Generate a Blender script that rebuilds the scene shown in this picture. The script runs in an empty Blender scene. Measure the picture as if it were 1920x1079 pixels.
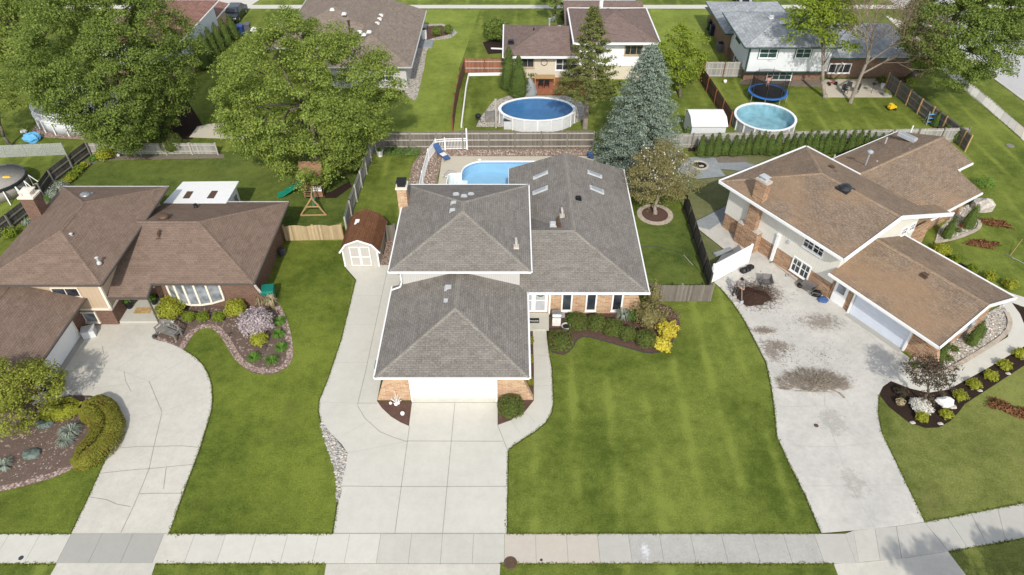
import bpy, bmesh, math, random
import numpy as np
from mathutils import Vector, Matrix
random.seed(7); RNG = np.random.default_rng(7)
PI = math.pi
sc = bpy.context.scene
C = sc.collection
# ---------------------------------------------------------------- camera, sky, sun
F, TILT, CAMH = 1300.0, math.radians(41.0), 32.1
cam = bpy.data.cameras.new('camera'); cam_o = bpy.data.objects.new('camera', cam); C.objects.link(cam_o)
cam.sensor_width = 36.0; cam.lens = F / 1920 * 36; cam.clip_start = 0.5; cam.clip_end = 2000
cam_o.location = (0, 0, CAMH); cam_o.rotation_euler = (PI / 2 - TILT, 0, 0)
sc.camera = cam_o
SUN_EL, SUN_AZ = math.radians(39.5), math.radians(3.8)       # azimuth: from straight behind the camera, towards +x
w = bpy.data.worlds.new('World'); sc.world = w; w.use_nodes = True
nt = w.node_tree; bg = nt.nodes['Background']
sky = nt.nodes.new('ShaderNodeTexSky'); sky.sky_type = 'NISHITA'; sky.sun_disc = False
sky.sun_elevation = SUN_EL; sky.sun_rotation = PI - SUN_AZ; sky.altitude = 200; sky.dust_density = 1.2
hsn = nt.nodes.new('ShaderNodeHueSaturation'); hsn.inputs['Saturation'].default_value = .45; nt.links.new(sky.outputs[0], hsn.inputs['Color']); nt.links.new(hsn.outputs[0], bg.inputs[0]); bg.inputs[1].default_value = 0.15
sl = bpy.data.lights.new('sun', 'SUN'); sl.energy = 2.5; sl.angle = math.radians(1.2); sl.color = (1, .95, .86)
so = bpy.data.objects.new('sun', sl); C.objects.link(so)
sdir = Vector((math.sin(SUN_AZ) * math.cos(SUN_EL), -math.cos(SUN_AZ) * math.cos(SUN_EL), math.sin(SUN_EL)))
so.rotation_euler = sdir.to_track_quat('Z', 'Y').to_euler(); so.location = (10, -40, 60)
sc.view_settings.view_transform = 'Standard'; sc.view_settings.look = 'None'
sc.view_settings.exposure = 0.55; sc.view_settings.gamma = 1

def P(px, py, z=0.0):
    """survey helper: world point seen at photo pixel, at height z"""
    a = (px - 960) / F; b = (539.5 - py) / F
    d = (a, math.cos(TILT) + b * math.sin(TILT), -math.sin(TILT) + b * math.cos(TILT))
    t = (z - CAMH) / d[2]
    return (d[0] * t, d[1] * t, z)
def P2(px, py, z=0.0): return P(px, py, z)[:2]
def ZY(px, py, y):
    a = (px - 960) / F; b = (539.5 - py) / F
    d = (a, math.cos(TILT) + b * math.sin(TILT), -math.sin(TILT) + b * math.cos(TILT))
    t = y / d[1]; return (d[0] * t, y, CAMH + d[2] * t)

# ---------------------------------------------------------------- materials
MATS = {}
def lin(c):
    return tuple(c) + (1.0,) if len(c) == 3 else c
class N:
    def __init__(s, name, rough=.8, spec=.3, metal=0.0):
        s.m = bpy.data.materials.new(name); s.m.use_nodes = True; MATS[name] = s.m
        s.t = s.m.node_tree; s.b = s.t.nodes['Principled BSDF']; s.out = s.t.nodes['Material Output']
        s.b.inputs['Roughness'].default_value = rough
        s.b.inputs['Specular IOR Level'].default_value = spec
        s.b.inputs['Metallic'].default_value = metal
    def n(s, t, **k):
        o = s.t.nodes.new('ShaderNode' + t)
        for a, v in k.items():
            if a in o.inputs: o.inputs[a].default_value = v
            else: setattr(o, a, v)
        return o
    def l(s, a, b): s.t.links.new(a, b)
    def uv(s): return s.n('UVMap').outputs[0]
    def pos(s): return s.n('NewGeometry').outputs['Position']
    def noise(s, vec, scale, detail=3, rough=.6):
        o = s.n('TexNoise'); o.inputs['Scale'].default_value = scale; o.inputs['Detail'].default_value = detail
        o.inputs['Roughness'].default_value = rough; s.l(vec, o.inputs['Vector']); return o.outputs['Fac']
    def ramp(s, fac, stops):
        o = s.n('ValToRGB'); e = o.color_ramp.elements
        while len(e) < len(stops): e.new(.5)
        for q, (p, c) in zip(e, stops): q.position = p; q.color = lin(c)
        s.l(fac, o.inputs[0]); return o.outputs[0]
    def mix(s, fac, a, b, mode='MIX'):
        o = s.n('Mix', data_type='RGBA', blend_type=mode)
        for i, v in ((0, fac), (6, a), (7, b)):
            if hasattr(v, 'node'): s.l(v, o.inputs[i])
            else: o.inputs[i].default_value = v if i == 0 else lin(v)
        return o.outputs[2]
    def bump(s, h, strength=.3, dist=.02):
        o = s.n('Bump'); o.inputs['Strength'].default_value = strength; o.inputs['Distance'].default_value = dist
        s.l(h, o.inputs['Height']); s.l(o.outputs[0], s.b.inputs['Normal'])
    def col(s, c):
        if hasattr(c, 'node'): s.l(c, s.b.inputs['Base Color'])
        else: s.b.inputs['Base Color'].default_value = lin(c)
        return s.m
def mul(v, k): return tuple(x * k for x in v)

def plain(name, c, rough=.6, spec=.3, metal=0.0, var=.12, scale=3.0):
    s = N(name, rough, spec, metal)
    f = s.noise(s.n('TexCoord').outputs['Object'], scale, 4)
    return s.col(s.ramp(f, [(.3, mul(c, 1 - var)), (.7, mul(c, 1 + var))]))

def grassmat(name, dark, light, stripes=(0.0, 1.0), amp=.25, big=.12, yellow=(.13, .14, .03)):
    s = N(name, .95, .12); p = s.pos()
    rot = s.n('VectorRotate', rotation_type='Z_AXIS'); s.l(p, rot.inputs['Vector']); rot.inputs['Angle'].default_value = stripes[0]
    dist = s.n('VectorMath', operation='ADD'); s.l(rot.outputs[0], dist.inputs[0])
    nz = s.n('TexNoise'); nz.inputs['Scale'].default_value = .18; s.l(p, nz.inputs['Vector'])
    sca = s.n('VectorMath', operation='SCALE'); s.l(nz.outputs['Color'], sca.inputs[0]); sca.inputs['Scale'].default_value = .45
    s.l(sca.outputs[0], dist.inputs[1])
    wv = s.n('TexWave', wave_type='BANDS', bands_direction='X', wave_profile='SIN')
    wv.inputs['Scale'].default_value = stripes[1]; wv.inputs['Distortion'].default_value = .9; wv.inputs['Detail'].default_value = 2
    wv.inputs['Detail Scale'].default_value = .5
    s.l(dist.outputs[0], wv.inputs['Vector'])
    f1 = s.noise(p, big, 4, .65); f2 = s.noise(p, 1.5, 6, .8); f3 = s.noise(p, 9, 6, .8)
    a = s.n('Math', operation='MULTIPLY_ADD'); pw = s.n('Math', operation='POWER'); s.l(wv.outputs['Fac'], pw.inputs[0]); pw.inputs[1].default_value = 6; pm = s.n('Math', operation='MULTIPLY'); s.l(pw.outputs[0], pm.inputs[0]); fb = s.noise(p, .21, 3, .6); fr_ = s.ramp(fb, [(.42, (.02,) * 3), (.62, (.5,) * 3)]); fm = s.n('Math', operation='MULTIPLY'); s.l(fr_, fm.inputs[0]); s.l(s.noise(p, .9, 4, .8), fm.inputs[1]); s.l(fm.outputs[0], pm.inputs[1]); s.l(pm.outputs[0], a.inputs[0]); a.inputs[1].default_value = amp; f1b = s.n('Math', operation='MULTIPLY'); s.l(f1, f1b.inputs[0]); f1b.inputs[1].default_value = 1.5; s.l(f1b.outputs[0], a.inputs[2])
    b = s.n('Math', operation='MULTIPLY_ADD'); s.l(f2, b.inputs[0]); b.inputs[1].default_value = 1.0; s.l(a.outputs[0], b.inputs[2])
    c0 = s.n('Math', operation='MULTIPLY_ADD'); s.l(f3, c0.inputs[0]); c0.inputs[1].default_value = 1.15; s.l(b.outputs[0], c0.inputs[2])
    c1 = s.ramp(c0.outputs[0], [(.0, dark), (1.0, light)])
    c1n = c1.node; c1n.color_ramp.elements[0].position = .30
    mr = s.n('MapRange'); s.l(c0.outputs[0], mr.inputs[0]); mr.inputs[1].default_value = 1.54 + amp * .02; mr.inputs[2].default_value = 2.08 + amp * .05
    s.l(mr.outputs[0], c1n.inputs[0]); c1n.color_ramp.elements[0].position = 0
    fy = s.noise(p, .33, 5, .75)
    ry = s.ramp(fy, [(.55, (0, 0, 0)), (.72, (1, 1, 1))])
    my = s.n('Math', operation='MULTIPLY'); s.l(ry, my.inputs[0]); my.inputs[1].default_value = .55
    col = s.mix(my.outputs[0], c1, yellow)
    fine = s.noise(p, 17, 4, .85)
    col = s.mix(.8, col, s.ramp(fine, [(.3, (.30, .30, .30)), (.7, (.72, .72, .70))]), 'OVERLAY')
    s.bump(fine, .9, .05)
    return s.col(col)

def concrete(name, c, speck=.08, stain=.2, bumpy=.15, warm=0):
    s = N(name, .9, .2); p = s.pos()
    f1 = s.noise(p, .35, 5, .7); f2 = s.noise(p, 2.2, 5, .75); f3 = s.noise(p, 45, 3, .9)
    c1 = s.ramp(f1, [(.3, mul(c, 1 - stain * .6)), (.7, mul(c, 1 + stain * .3))])
    c2 = s.mix(.5, c1, s.ramp(f2, [(.25, (.5 - stain * .6,) * 3), (.6, (.53,) * 3)]), 'OVERLAY')
    c3 = s.mix(.6, c2, s.ramp(f3, [(.25, (.5 - speck * 1.6,) * 3), (.75, (.5 + speck,) * 3)]), 'OVERLAY')
    s.bump(f3, bumpy, .01)
    return s.col(c3)

def shingle(name, c1, c2, c3, rowh=.14, streak=.15, warmspots=None):
    s = N(name, .95, .12); uv = s.uv()
    br = s.n('TexBrick'); s.l(uv, br.inputs['Vector'])
    br.inputs['Scale'].default_value = 1; br.inputs['Brick Width'].default_value = .31; br.inputs['Row Height'].default_value = rowh
    br.inputs['Mortar Size'].default_value = .012; br.inputs['Mortar Smooth'].default_value = .4; br.inputs['Bias'].default_value = 0
    br.inputs['Color1'].default_value = lin(c1); br.inputs['Color2'].default_value = lin(c2); br.inputs['Mortar'].default_value = lin(mul(c1, .55))
    br.offset_frequency = 2; br.squash = 1
    # second, coarser block pattern: the tabs of laminated shingles
    b2 = s.n('TexBrick'); s.l(uv, b2.inputs['Vector']); b2.inputs['Scale'].default_value = 1
    b2.inputs['Brick Width'].default_value = .52; b2.inputs['Row Height'].default_value = rowh * 2; b2.inputs['Mortar Size'].default_value = 0
    b2.inputs['Color1'].default_value = (.36,) * 3 + (1,); b2.inputs['Color2'].default_value = (.66,) * 3 + (1,); b2.offset = .37
    k = s.mix(.35, br.outputs['Color'], b2.outputs['Color'], 'OVERLAY')
    f = s.noise(s.pos(), .45, 5, .7)
    k = s.mix(streak * 2, k, s.ramp(f, [(.3, (.36,) * 3), (.7, (.62,) * 3)]), 'OVERLAY')
    f2 = s.noise(uv, 7.0, 3, .8)
    k = s.mix(s.ramp(f2, [(.48, (0, 0, 0)), (.74, (.65,) * 3)]), k, c3)
    if warmspots:
        f3 = s.noise(s.pos(), .22, 3, .6)
        k = s.mix(s.ramp(f3, [(.5, (0, 0, 0)), (.68, (.6,) * 3)]), k, warmspots)
    s.bump(br.outputs['Fac'], -.35, .02)
    return s.col(k)

def brickmat(name, a, b, mortar, bw=.25, rh=.085, bias=0):
    s = N(name, .9, .15); uv = s.uv()
    br = s.n('TexBrick'); s.l(uv, br.inputs['Vector']); br.inputs['Scale'].default_value = 1
    br.inputs['Brick Width'].default_value = bw; br.inputs['Row Height'].default_value = rh
    br.inputs['Mortar Size'].default_value = .009; br.inputs['Bias'].default_value = bias
    br.inputs['Color1'].default_value = lin(a); br.inputs['Color2'].default_value = lin(b); br.inputs['Mortar'].default_value = lin(mortar)
    mpg = s.n('Mapping'); mpg.inputs['Scale'].default_value = (1, 2.6, 1); s.l(uv, mpg.inputs['Vector']); f = s.noise(mpg.outputs[0], 3.6, 5, .85)
    k = s.mix(.75, br.outputs['Color'], s.ramp(f, [(.32, (.28,) * 3), (.6, (.62,) * 3)]), 'OVERLAY')
    s.bump(br.outputs['Fac'], -.4, .01)
    return s.col(k)

def sidingmat(name, c, step=.2, axis='V', dark=.6):
    s = N(name, .55, .3); uv = s.uv()
    sep = s.n('SeparateXYZ'); s.l(uv, sep.inputs[0])
    m = s.n('Math', operation='MODULO'); s.l(sep.outputs['X' if axis == 'V' else 'Y'], m.inputs[0]); m.inputs[1].default_value = step
    ab = s.n('Math', operation='ABSOLUTE'); s.l(m.outputs[0], ab.inputs[0])
    lt = s.n('Math', operation='LESS_THAN'); s.l(ab.outputs[0], lt.inputs[0]); lt.inputs[1].default_value = step * .11
    f = s.noise(uv, 1.5, 4, .7)
    base = s.ramp(f, [(.3, mul(c, .94)), (.7, mul(c, 1.04))])
    return s.col(s.mix(lt.outputs[0], base, mul(c, dark)))

def woodfence(name, c, grey=.5, w=.14):
    s = N(name, .9, .15); uv = s.uv()
    sep = s.n('SeparateXYZ'); s.l(uv, sep.inputs[0])
    d = s.n('Math', operation='DIVIDE'); s.l(sep.outputs['X'], d.inputs[0]); d.inputs[1].default_value = w
    fl = s.n('Math', operation='FLOOR'); s.l(d.outputs[0], fl.inputs[0])
    wn = s.n('TexWhiteNoise', noise_dimensions='1D'); s.l(fl.outputs[0], wn.inputs['W'])
    st = s.n('Mapping'); st.inputs['Scale'].default_value = (9, .7, 1); s.l(uv, st.inputs['Vector'])
    f = s.noise(st.outputs[0], 2.5, 5, .75)
    k = s.ramp(wn.outputs['Value'], [(0, mul(c, .72)), (1, mul(c, 1.18))])
    k = s.mix(.6, k, s.ramp(f, [(.3, (.3,) * 3), (.65, (.64,) * 3)]), 'OVERLAY')
    return s.col(k)

def mulchmat(name, c, scale=28, light=None, amount=.62):
    s = N(name, 1.0, .05); p = s.pos()
    v = s.n('TexVoronoi'); v.inputs['Scale'].default_value = scale; s.l(p, v.inputs['Vector'])
    f = s.noise(p, 1.4, 4, .7)
    k = s.mix(.8, s.ramp(f, [(.3, mul(c, .78)), (.7, mul(c, 1.25))]), v.outputs['Color'], 'OVERLAY')
    hs = s.n('HueSaturation'); hs.inputs['Saturation'].default_value = .55; s.l(k, hs.inputs['Color']); k = hs.outputs[0]
    k = s.mix(.65, k, c)
    if light:
        v2 = s.n('TexVoronoi'); v2.inputs['Scale'].default_value = 11; s.l(p, v2.inputs['Vector'])
        gt = s.n('SeparateColor'); s.l(v2.outputs['Color'], gt.inputs[0])
        m = s.n('Math', operation='GREATER_THAN'); s.l(gt.outputs[0], m.inputs[0]); m.inputs[1].default_value = amount
        k = s.mix(m.outputs[0], k, light)
    s.bump(v.outputs['Distance'], .8, .04)
    return s.col(k)

def stonemat(name, cols, scale=6):
    s = N(name, .9, .2); p = s.pos()
    v = s.n('TexVoronoi'); v.inputs['Scale'].default_value = scale; s.l(p, v.inputs['Vector'])
    g = s.n('SeparateColor'); s.l(v.outputs['Color'], g.inputs[0])
    k = s.ramp(g.outputs[0], [(i / (len(cols) - 1), c) for i, c in enumerate(cols)])
    k = s.mix(s.ramp(v.outputs['Distance'], [(.3, (0, 0, 0)), (.75, (.75,) * 3)]), k, mul(cols[0], .25))
    s.bump(v.outputs['Distance'], -1, .05)
    return s.col(k)

def leafmat(name, a, b, c=None, trans=.3, patch=None):
    s = N(name, .75, .12); geo = s.n('NewGeometry')
    k = s.ramp(geo.outputs['Random Per Island'], [(0, a), (.75, b), (1, c or b)])
    f = s.noise(geo.outputs['Position'], .9, 3, .6)
    k = s.mix(.55, k, s.ramp(f, [(.32, (.34,) * 3), (.66, (.6,) * 3)]), 'OVERLAY')
    if patch:
        f2 = s.noise(geo.outputs['Position'], 2.2, 4, .7)
        k = s.mix(s.ramp(f2, [(.5, (0, 0, 0)), (.62, (.85,) * 3)]), k, patch)
    s.col(k)
    tr = s.n('BsdfTranslucent'); s.l(k, tr.inputs[0])
    mx = s.n('MixShader'); mx.inputs[0].default_value = trans
    s.l(s.b.outputs[0], mx.inputs[1]); s.l(tr.outputs[0], mx.inputs[2]); s.l(mx.outputs[0], s.out.inputs[0])
    return s.m

def watermat(name, tint, rough=.04):
    s = N(name, rough, .5)
    tr = s.n('BsdfTransparent'); tr.inputs[0].default_value = lin(tint)
    gl = s.n('BsdfGlossy'); gl.inputs['Roughness'].default_value = rough
    fr = s.n('LayerWeight'); fr.inputs[0].default_value = .5
    nz = s.noise(s.pos(), 3.2, 4, .7)
    bu = s.n('Bump'); bu.inputs['Strength'].default_value = .5; bu.inputs['Distance'].default_value = .04
    s.l(nz, bu.inputs['Height']); s.l(bu.outputs[0], gl.inputs['Normal']); pw = s.n('Math', operation='POWER'); s.l(fr.outputs['Facing'], pw.inputs[0]); pw.inputs[1].default_value = 5; ma = s.n('Math', operation='MULTIPLY_ADD'); s.l(pw.outputs[0], ma.inputs[0]); ma.inputs[1].default_value = .97; ma.inputs[2].default_value = .025
    mx = s.n('MixShader'); s.l(ma.outputs[0], mx.inputs[0]); s.l(tr.outputs[0], mx.inputs[1]); s.l(gl.outputs[0], mx.inputs[2])
    s.l(mx.outputs[0], s.out.inputs[0]); s.m.node_tree.nodes.remove(s.b)
    return s.m

def netmat(name, c, alpha):
    s = N(name, .9, .1); s.col(c); s.b.inputs['Alpha'].default_value = alpha; return s.m

grassmat('grass', (.070, .100, .014), (.195, .235, .044), (0.02, .145), 1.5, .16)
grassmat('grass_left', (.060, .090, .012), (.175, .215, .034), (-.10, .25), .18)
grassmat('grass_dark', (.048, .078, .016), (.148, .185, .040), (.0, .25), .10)  # darker green grass for two of the yard lawns
grassmat('grass_right', (.085, .108, .022), (.220, .238, .066), (1.2, .25), .10, yellow=(.20, .18, .07))
grassmat('grass_back', (.125, .170, .025), (.25, .30, .060), (.0, .22), .18)
grassmat('grass_worn', (.10, .12, .04), (.20, .20, .10), (.0, .35), .1, yellow=(.24, .20, .13))
concrete('concrete', (.54, .522, .462), .06, .10)
concrete('concrete_side', (.50, .485, .425), .06, .12)
concrete('concrete_old', (.555, .53, .465), .14, .16, .3)
concrete('concrete_grey', (.36, .35, .315), .03, .05)
concrete('concrete_pink', (.49, .44, .375), .05, .08)
concrete('concrete_speck', (.45, .435, .395), .26, .18, .4)
concrete('concrete_mid', (.45, .435, .39), .06, .10)
concrete('concrete_white', (.57, .55, .49), .08, .08)
concrete('concrete_right', (.53, .51, .465), .10, .24)
concrete('concrete_deck', (.52, .47, .38), .04, .06)
concrete('slate', (.30, .32, .33), .15, .35, .4)
concrete('road', (.47, .465, .455), .08, .10)
concrete('asphalt', (.06, .06, .065), .15, .15)
plain('joint', (.25, .235, .20), .95, .1); plain('joint_light', (.40, .385, .34), .95, .1); plain('crack', (.20, .185, .155), .95, .1)
shingle('shingle_grey', (.176, .158, .138), (.218, .199, .176), (.31, .295, .275), .14, .20)
shingle('shingle_cap', (.215, .197, .172), (.25, .23, .20), (.32, .30, .26), .14, .1)
shingle('shingle_brown', (.178, .124, .094), (.208, .150, .116), (.25, .188, .15), .14, .08)
shingle('shingle_tan', (.178, .130, .094), (.24, .178, .128), (.42, .33, .245), .14, .2, (.30, .195, .115))
shingle('shingle_tan_cap', (.25, .18, .125), (.31, .225, .155), (.46, .34, .22), .14, .2)
shingle('shingle_back', (.195, .155, .125), (.26, .21, .17), (.30, .25, .21), .14, .1)
shingle('shingle_mauve', (.160, .115, .098), (.205, .150, .130), (.25, .19, .17), .14, .08)
shingle('shingle_slate', (.27, .28, .29), (.38, .40, .41), (.52, .56, .58), .30, .45)
shingle('shingle_shed', (.135, .060, .030), (.18, .085, .045), (.22, .11, .06), .14, .08)
shingle('shingle_red', (.20, .105, .080), (.27, .15, .12), (.32, .19, .15), .3, .1)
brickmat('brick_tan', (.47, .33, .20), (.36, .20, .115), (.58, .47, .36), .36, .12)
brickmat('brick_brown', (.165, .085, .055), (.115, .055, .038), (.24, .19, .155), .24, .085)
brickmat('brick_right', (.38, .245, .145), (.235, .115, .065), (.50, .40, .30), .40, .125)
brickmat('brick_far', (.22, .135, .085), (.16, .085, .055), (.26, .20, .16), .24, .08)
sidingmat('siding_grey', (.50, .49, .47), .12); sidingmat('siding_beige', (.47, .36, .25), .3, 'V', .85)
sidingmat('siding_cream', (.66, .635, .57), .22, 'V', .86); sidingmat('siding_white', (.76, .76, .76), .3, 'V', .85)
sidingmat('siding_bluewhite', (.66, .68, .70), .2, 'H', .85); sidingmat('siding_palegrey', (.52, .50, .50), .12, 'H', .85)
sidingmat('shed_wall', (.47, .445, .41), .2, 'V', .9); sidingmat('door_white', (.80, .79, .78), .55, 'H', .93)
sidingmat('door_bluish', (.62, .66, .74), .55, 'H', .93); sidingmat('cream_brick', (.60, .54, .43), .09, 'H', .93)
plain('white', (.80, .80, .79), .45, .4, 0, .03); plain('cream', (.72, .66, .55), .5, .3, 0, .03)
plain('gutter_grey', (.46, .47, .48), .4, .4, .0); plain('gutter_dark', (.09, .075, .065), .5, .4); plain('gutter_green', (.03, .07, .06), .4, .4)
plain('soffit', (.6, .58, .55), .7); plain('black', (.012, .012, .014), .5, .3); plain('dark_grey', (.05, .05, .055), .6)
plain('steel', (.42, .43, .44), .35, .5, .7); plain('galv', (.40, .42, .44), .5, .4, .3); plain('vinyl_grey', (.55, .56, .57), .4)
plain('green_bin', (.01, .16, .12), .45, .4); plain('slide_green', (.01, .20, .13), .35, .5); plain('blue_bin', (.02, .05, .20), .4, .4)
plain('navy', (.015, .020, .06), .35, .4); plain('grey_bin', (.10, .10, .11), .5); plain('blue_pad', (.035, .17, .50), .45, .4)
plain('blue_cloth', (.05, .10, .24), .8); plain('light_blue', (.12, .38, .68), .6, .3, 0, .2); plain('yellow_toy', (.75, .48, .02), .5); plain('red', (.4, .03, .02), .5)
plain('wood_new', (.42, .27, .13), .8); plain('wood_red', (.22, .085, .045), .8); plain('wood_play', (.26, .15, .09), .85, .2, 0, .2)
plain('wood_grey', (.20, .19, .175), .85, .2, 0, .3); plain('wood_dark', (.055, .045, .038), .85)
plain('soil_edge', (.055, .062, .022), .95, .1, 0, .3, 6); plain('terracotta', (.42, .22, .14), .8); plain('stone_pale', (.46, .42, .37), .9, .2, 0, .25, 6); plain('stone_green', (.12, .15, .13), .85, .2, 0, .4, 5)
plain('block_edge', (.42, .36, .29), .9, .2, 0, .25, 4); plain('cushion_white', (.75, .74, .72), .9); plain('mat_tan', (.42, .29, .13), .95, .1, 0, .3, 4)
plain('skin', (.42, .24, .16), .6, .3, 0, .04); plain('shirt_grey', (.17, .16, .17), .9, .1, 0, .25, 14); plain('trousers', (.045, .040, .038), .9)
plain('hair_dark', (.02, .015, .012), .8); plain('pink_cloth', (.50, .25, .22), .9); plain('bark', (.13, .105, .085), .95, .1, 0, .35, 7)
plain('bark_pale', (.27, .23, .19), .95, .1, 0, .3, 7); plain('twig', (.26, .21, .165), .95, .1, 0, .25, 4); plain('barrow', (.13, .12, .12), .6, .3, 0, .2)
plain('car_dark', (.012, .018, .026), .2, .6); plain('car_blue', (.015, .025, .06), .2, .6); plain('rubber', (.02, .02, .02), .8)
plain('curtain', (.42, .43, .45), .9); plain('tan_cover', (.30, .28, .25), .8); plain('pool_tile', (.22, .42, .66), .4, .4, 0, .3, 12)
plain('liner', (.29, .49, .66), .6, .3, 0, .06, 1.5); plain('liner_deep', (.085, .19, .34), .6, .3, 0, .12, 1.2); plain('liner_teal', (.27, .42, .48), .6, .3, 0, .30, 1.2)
plain('pale_pool_wall', (.60, .62, .62), .5, .4, 0, .06, 3); plain('deck_red', (.30, .11, .06), .8, .2, 0, .2, 3); plain('cover_black', (.02, .022, .025), .35, .5)
plain('cover_grey', (.16, .165, .175), .6, .4, 0, .3, 2); plain('iron', (.09, .06, .045), .6, .4, .4); plain('bronze', (.12, .075, .05), .6, .3, .3, .2, 9)
g = N('glass', .06, .7); g.col(g.ramp(g.noise(g.pos(), .6, 3), [(.35, (.012, .014, .018)), (.65, (.06, .07, .08))]))
g = N('glass_pale', .12, .6); g.col(g.ramp(g.noise(g.uv(), 1.6, 1), [(.3, (.10, .11, .12)), (.7, (.34, .36, .39))]))
g = N('skylight', .15, .7); g.col((.30, .35, .38))
woodfence('fence_grey', (.175, .155, .132)); woodfence('fence_pale', (.33, .32, .30)); woodfence('fence_tan', (.44, .335, .20)); woodfence('fence_dark', (.105, .098, .085))
woodfence('fence_brown', (.17, .095, .065)); woodfence('fence_red', (.30, .13, .085)); plain('rail_pale', (.40, .37, .32), .9); plain('rail_dark', (.20, .19, .165), .9)
mulchmat('mulch', (.125, .066, .048)); mulchmat('mulch_dark', (.040, .024, .017)); mulchmat('mulch_grey', (.155, .102, .076), 28, (.36, .29, .24), .93)
mulchmat('soil', (.050, .026, .017), 18); mulchmat('bare_soil', (.20, .16, .12), 14)
stonemat('gravel_pink', [(.26, .17, .14), (.46, .34, .29), (.34, .24, .20), (.58, .49, .43)], 9); stonemat('gravel_tan', [(.25, .17, .13), (.42, .33, .26), (.33, .21, .16), (.50, .42, .36)], 10)
stonemat('cobble', [(.26, .26, .26), (.42, .40, .37), (.35, .33, .33), (.50, .47, .42)], 4.5); stonemat('gravel_white', [(.42, .38, .32), (.58, .54, .47), (.50, .44, .37), (.62, .58, .52)], 8)
leafmat('leaf_maple', (.105, .155, .032), (.20, .265, .055), (.28, .34, .09), .38); leafmat('leaf_oak', (.135, .19, .036), (.255, .325, .062), (.34, .40, .10), .38)
leafmat('leaf_lime', (.14, .20, .02), (.24, .31, .035), (.30, .36, .06)); leafmat('leaf_gold', (.26, .28, .03), (.38, .40, .045), (.46, .46, .09))
leafmat('leaf_box', (.065, .095, .024), (.120, .160, .036), (.16, .19, .05), .2, (.13, .14, .03)); leafmat('leaf_hedge', (.17, .18, .028), (.26, .265, .040), (.20, .15, .03), .2, (.19, .145, .03))
leafmat('leaf_yellow', (.50, .42, .05), (.66, .57, .07), (.74, .66, .12), .2); leafmat('leaf_arbor', (.055, .090, .022), (.105, .150, .035), (.14, .18, .04), .15)
leafmat('leaf_spruce', (.115, .155, .12), (.225, .28, .22), (.33, .38, .30), .1); leafmat('leaf_pine', (.09, .11, .03), (.165, .185, .05), (.22, .22, .07), .2)
leafmat('leaf_olive', (.19, .175, .065), (.28, .245, .10), (.36, .32, .17), .3); leafmat('leaf_garden', (.17, .195, .03), (.285, .31, .05), (.36, .37, .08), .3); leafmat('leaf_cut', (.24, .19, .13), (.32, .265, .19), (.22, .22, .12), .2); leafmat('leaf_brown', (.20, .14, .08), (.27, .20, .12), (.19, .20, .07), .3)
leafmat('blossom', (.42, .33, .36), (.56, .48, .50), (.20, .22, .10), .2); leafmat('blossom_white', (.60, .58, .50), (.80, .78, .72), (.70, .66, .60), .2)
leafmat('leaf_burgundy', (.055, .045, .03), (.10, .085, .055), (.15, .09, .06), .2); leafmat('leaf_rust', (.17, .07, .035), (.25, .11, .055), (.12, .08, .03), .1)
leafmat('leaf_lawn', (.07, .17, .02), (.13, .25, .04), (.17, .30, .06), .2); leafmat('leaf_grey', (.20, .24, .19), (.32, .36, .29), (.42, .44, .38), .2)
leafmat('leaf_straw', (.42, .34, .20), (.55, .46, .30), (.30, .30, .15), .2); leafmat('leaf_red', (.22, .03, .03), (.30, .05, .04), (.1, .1, .03), .2)
watermat('water_clear', (.92, .98, .995)); watermat('water_blue', (.70, .88, .96)); watermat('water_teal', (.84, .94, .95), .08)
netmat('net', (.02, .02, .022), .55); netmat('mesh_wire', (.55, .56, .56), .28); netmat('clear_plastic', (.5, .55, .58), .4)

# ---------------------------------------------------------------- object helpers
def dirtfilm(name, c, scale, thr):
    s = N(name, .95, .1); tc = s.n('TexCoord'); s.col(c)
    ln = s.n('VectorMath', operation='LENGTH'); s.l(tc.outputs['Object'], ln.inputs[0])
    f = s.noise(s.pos(), scale, 6, .8); a = s.n('Math', operation='SUBTRACT'); s.l(f, a.inputs[0]); a.inputs[1].default_value = thr
    b = s.n('Math', operation='MULTIPLY_ADD'); s.l(ln.outputs['Value'], b.inputs[0]); b.inputs[1].default_value = -.33; s.l(a.outputs[0], b.inputs[2])
    d = s.n('Math', operation='MULTIPLY_ADD', use_clamp=True); s.l(b.outputs[0], d.inputs[0]); d.inputs[1].default_value = 3.2; d.inputs[2].default_value = .75
    s.l(d.outputs[0], s.b.inputs['Alpha']); return s.m
dirtfilm('film_soil', (.075, .045, .033), 5, .42); dirtfilm('film_dust', (.30, .25, .205), 3.5, .50); dirtfilm('film_brush', (.26, .225, .18), 7, .46); dirtfilm('film_stain', (.49, .47, .42), 1.6, .50); dirtfilm('film_white', (.62, .62, .61), 6, .38)
def tag(o, label=None, cat=None, group=None, kind=None):
    if label: o['label'] = label
    if cat: o['category'] = cat
    if group: o['group'] = group
    if kind: o['kind'] = kind
    return o
def thing(name, label, cat, loc=(0, 0, 0), rz=0.0, group=None):
    o = bpy.data.objects.new(name, None); o.empty_display_size = .3; C.objects.link(o)
    o.location = loc if len(loc) == 3 else (loc[0], loc[1], 0); o.rotation_euler = (0, 0, rz)
    return tag(o, label, cat, group)
def root_matrix(o):
    while o.parent: o = o.parent
    return Matrix.Translation(o.location) @ Matrix.Rotation(o.rotation_euler[2], 4, 'Z')
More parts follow.
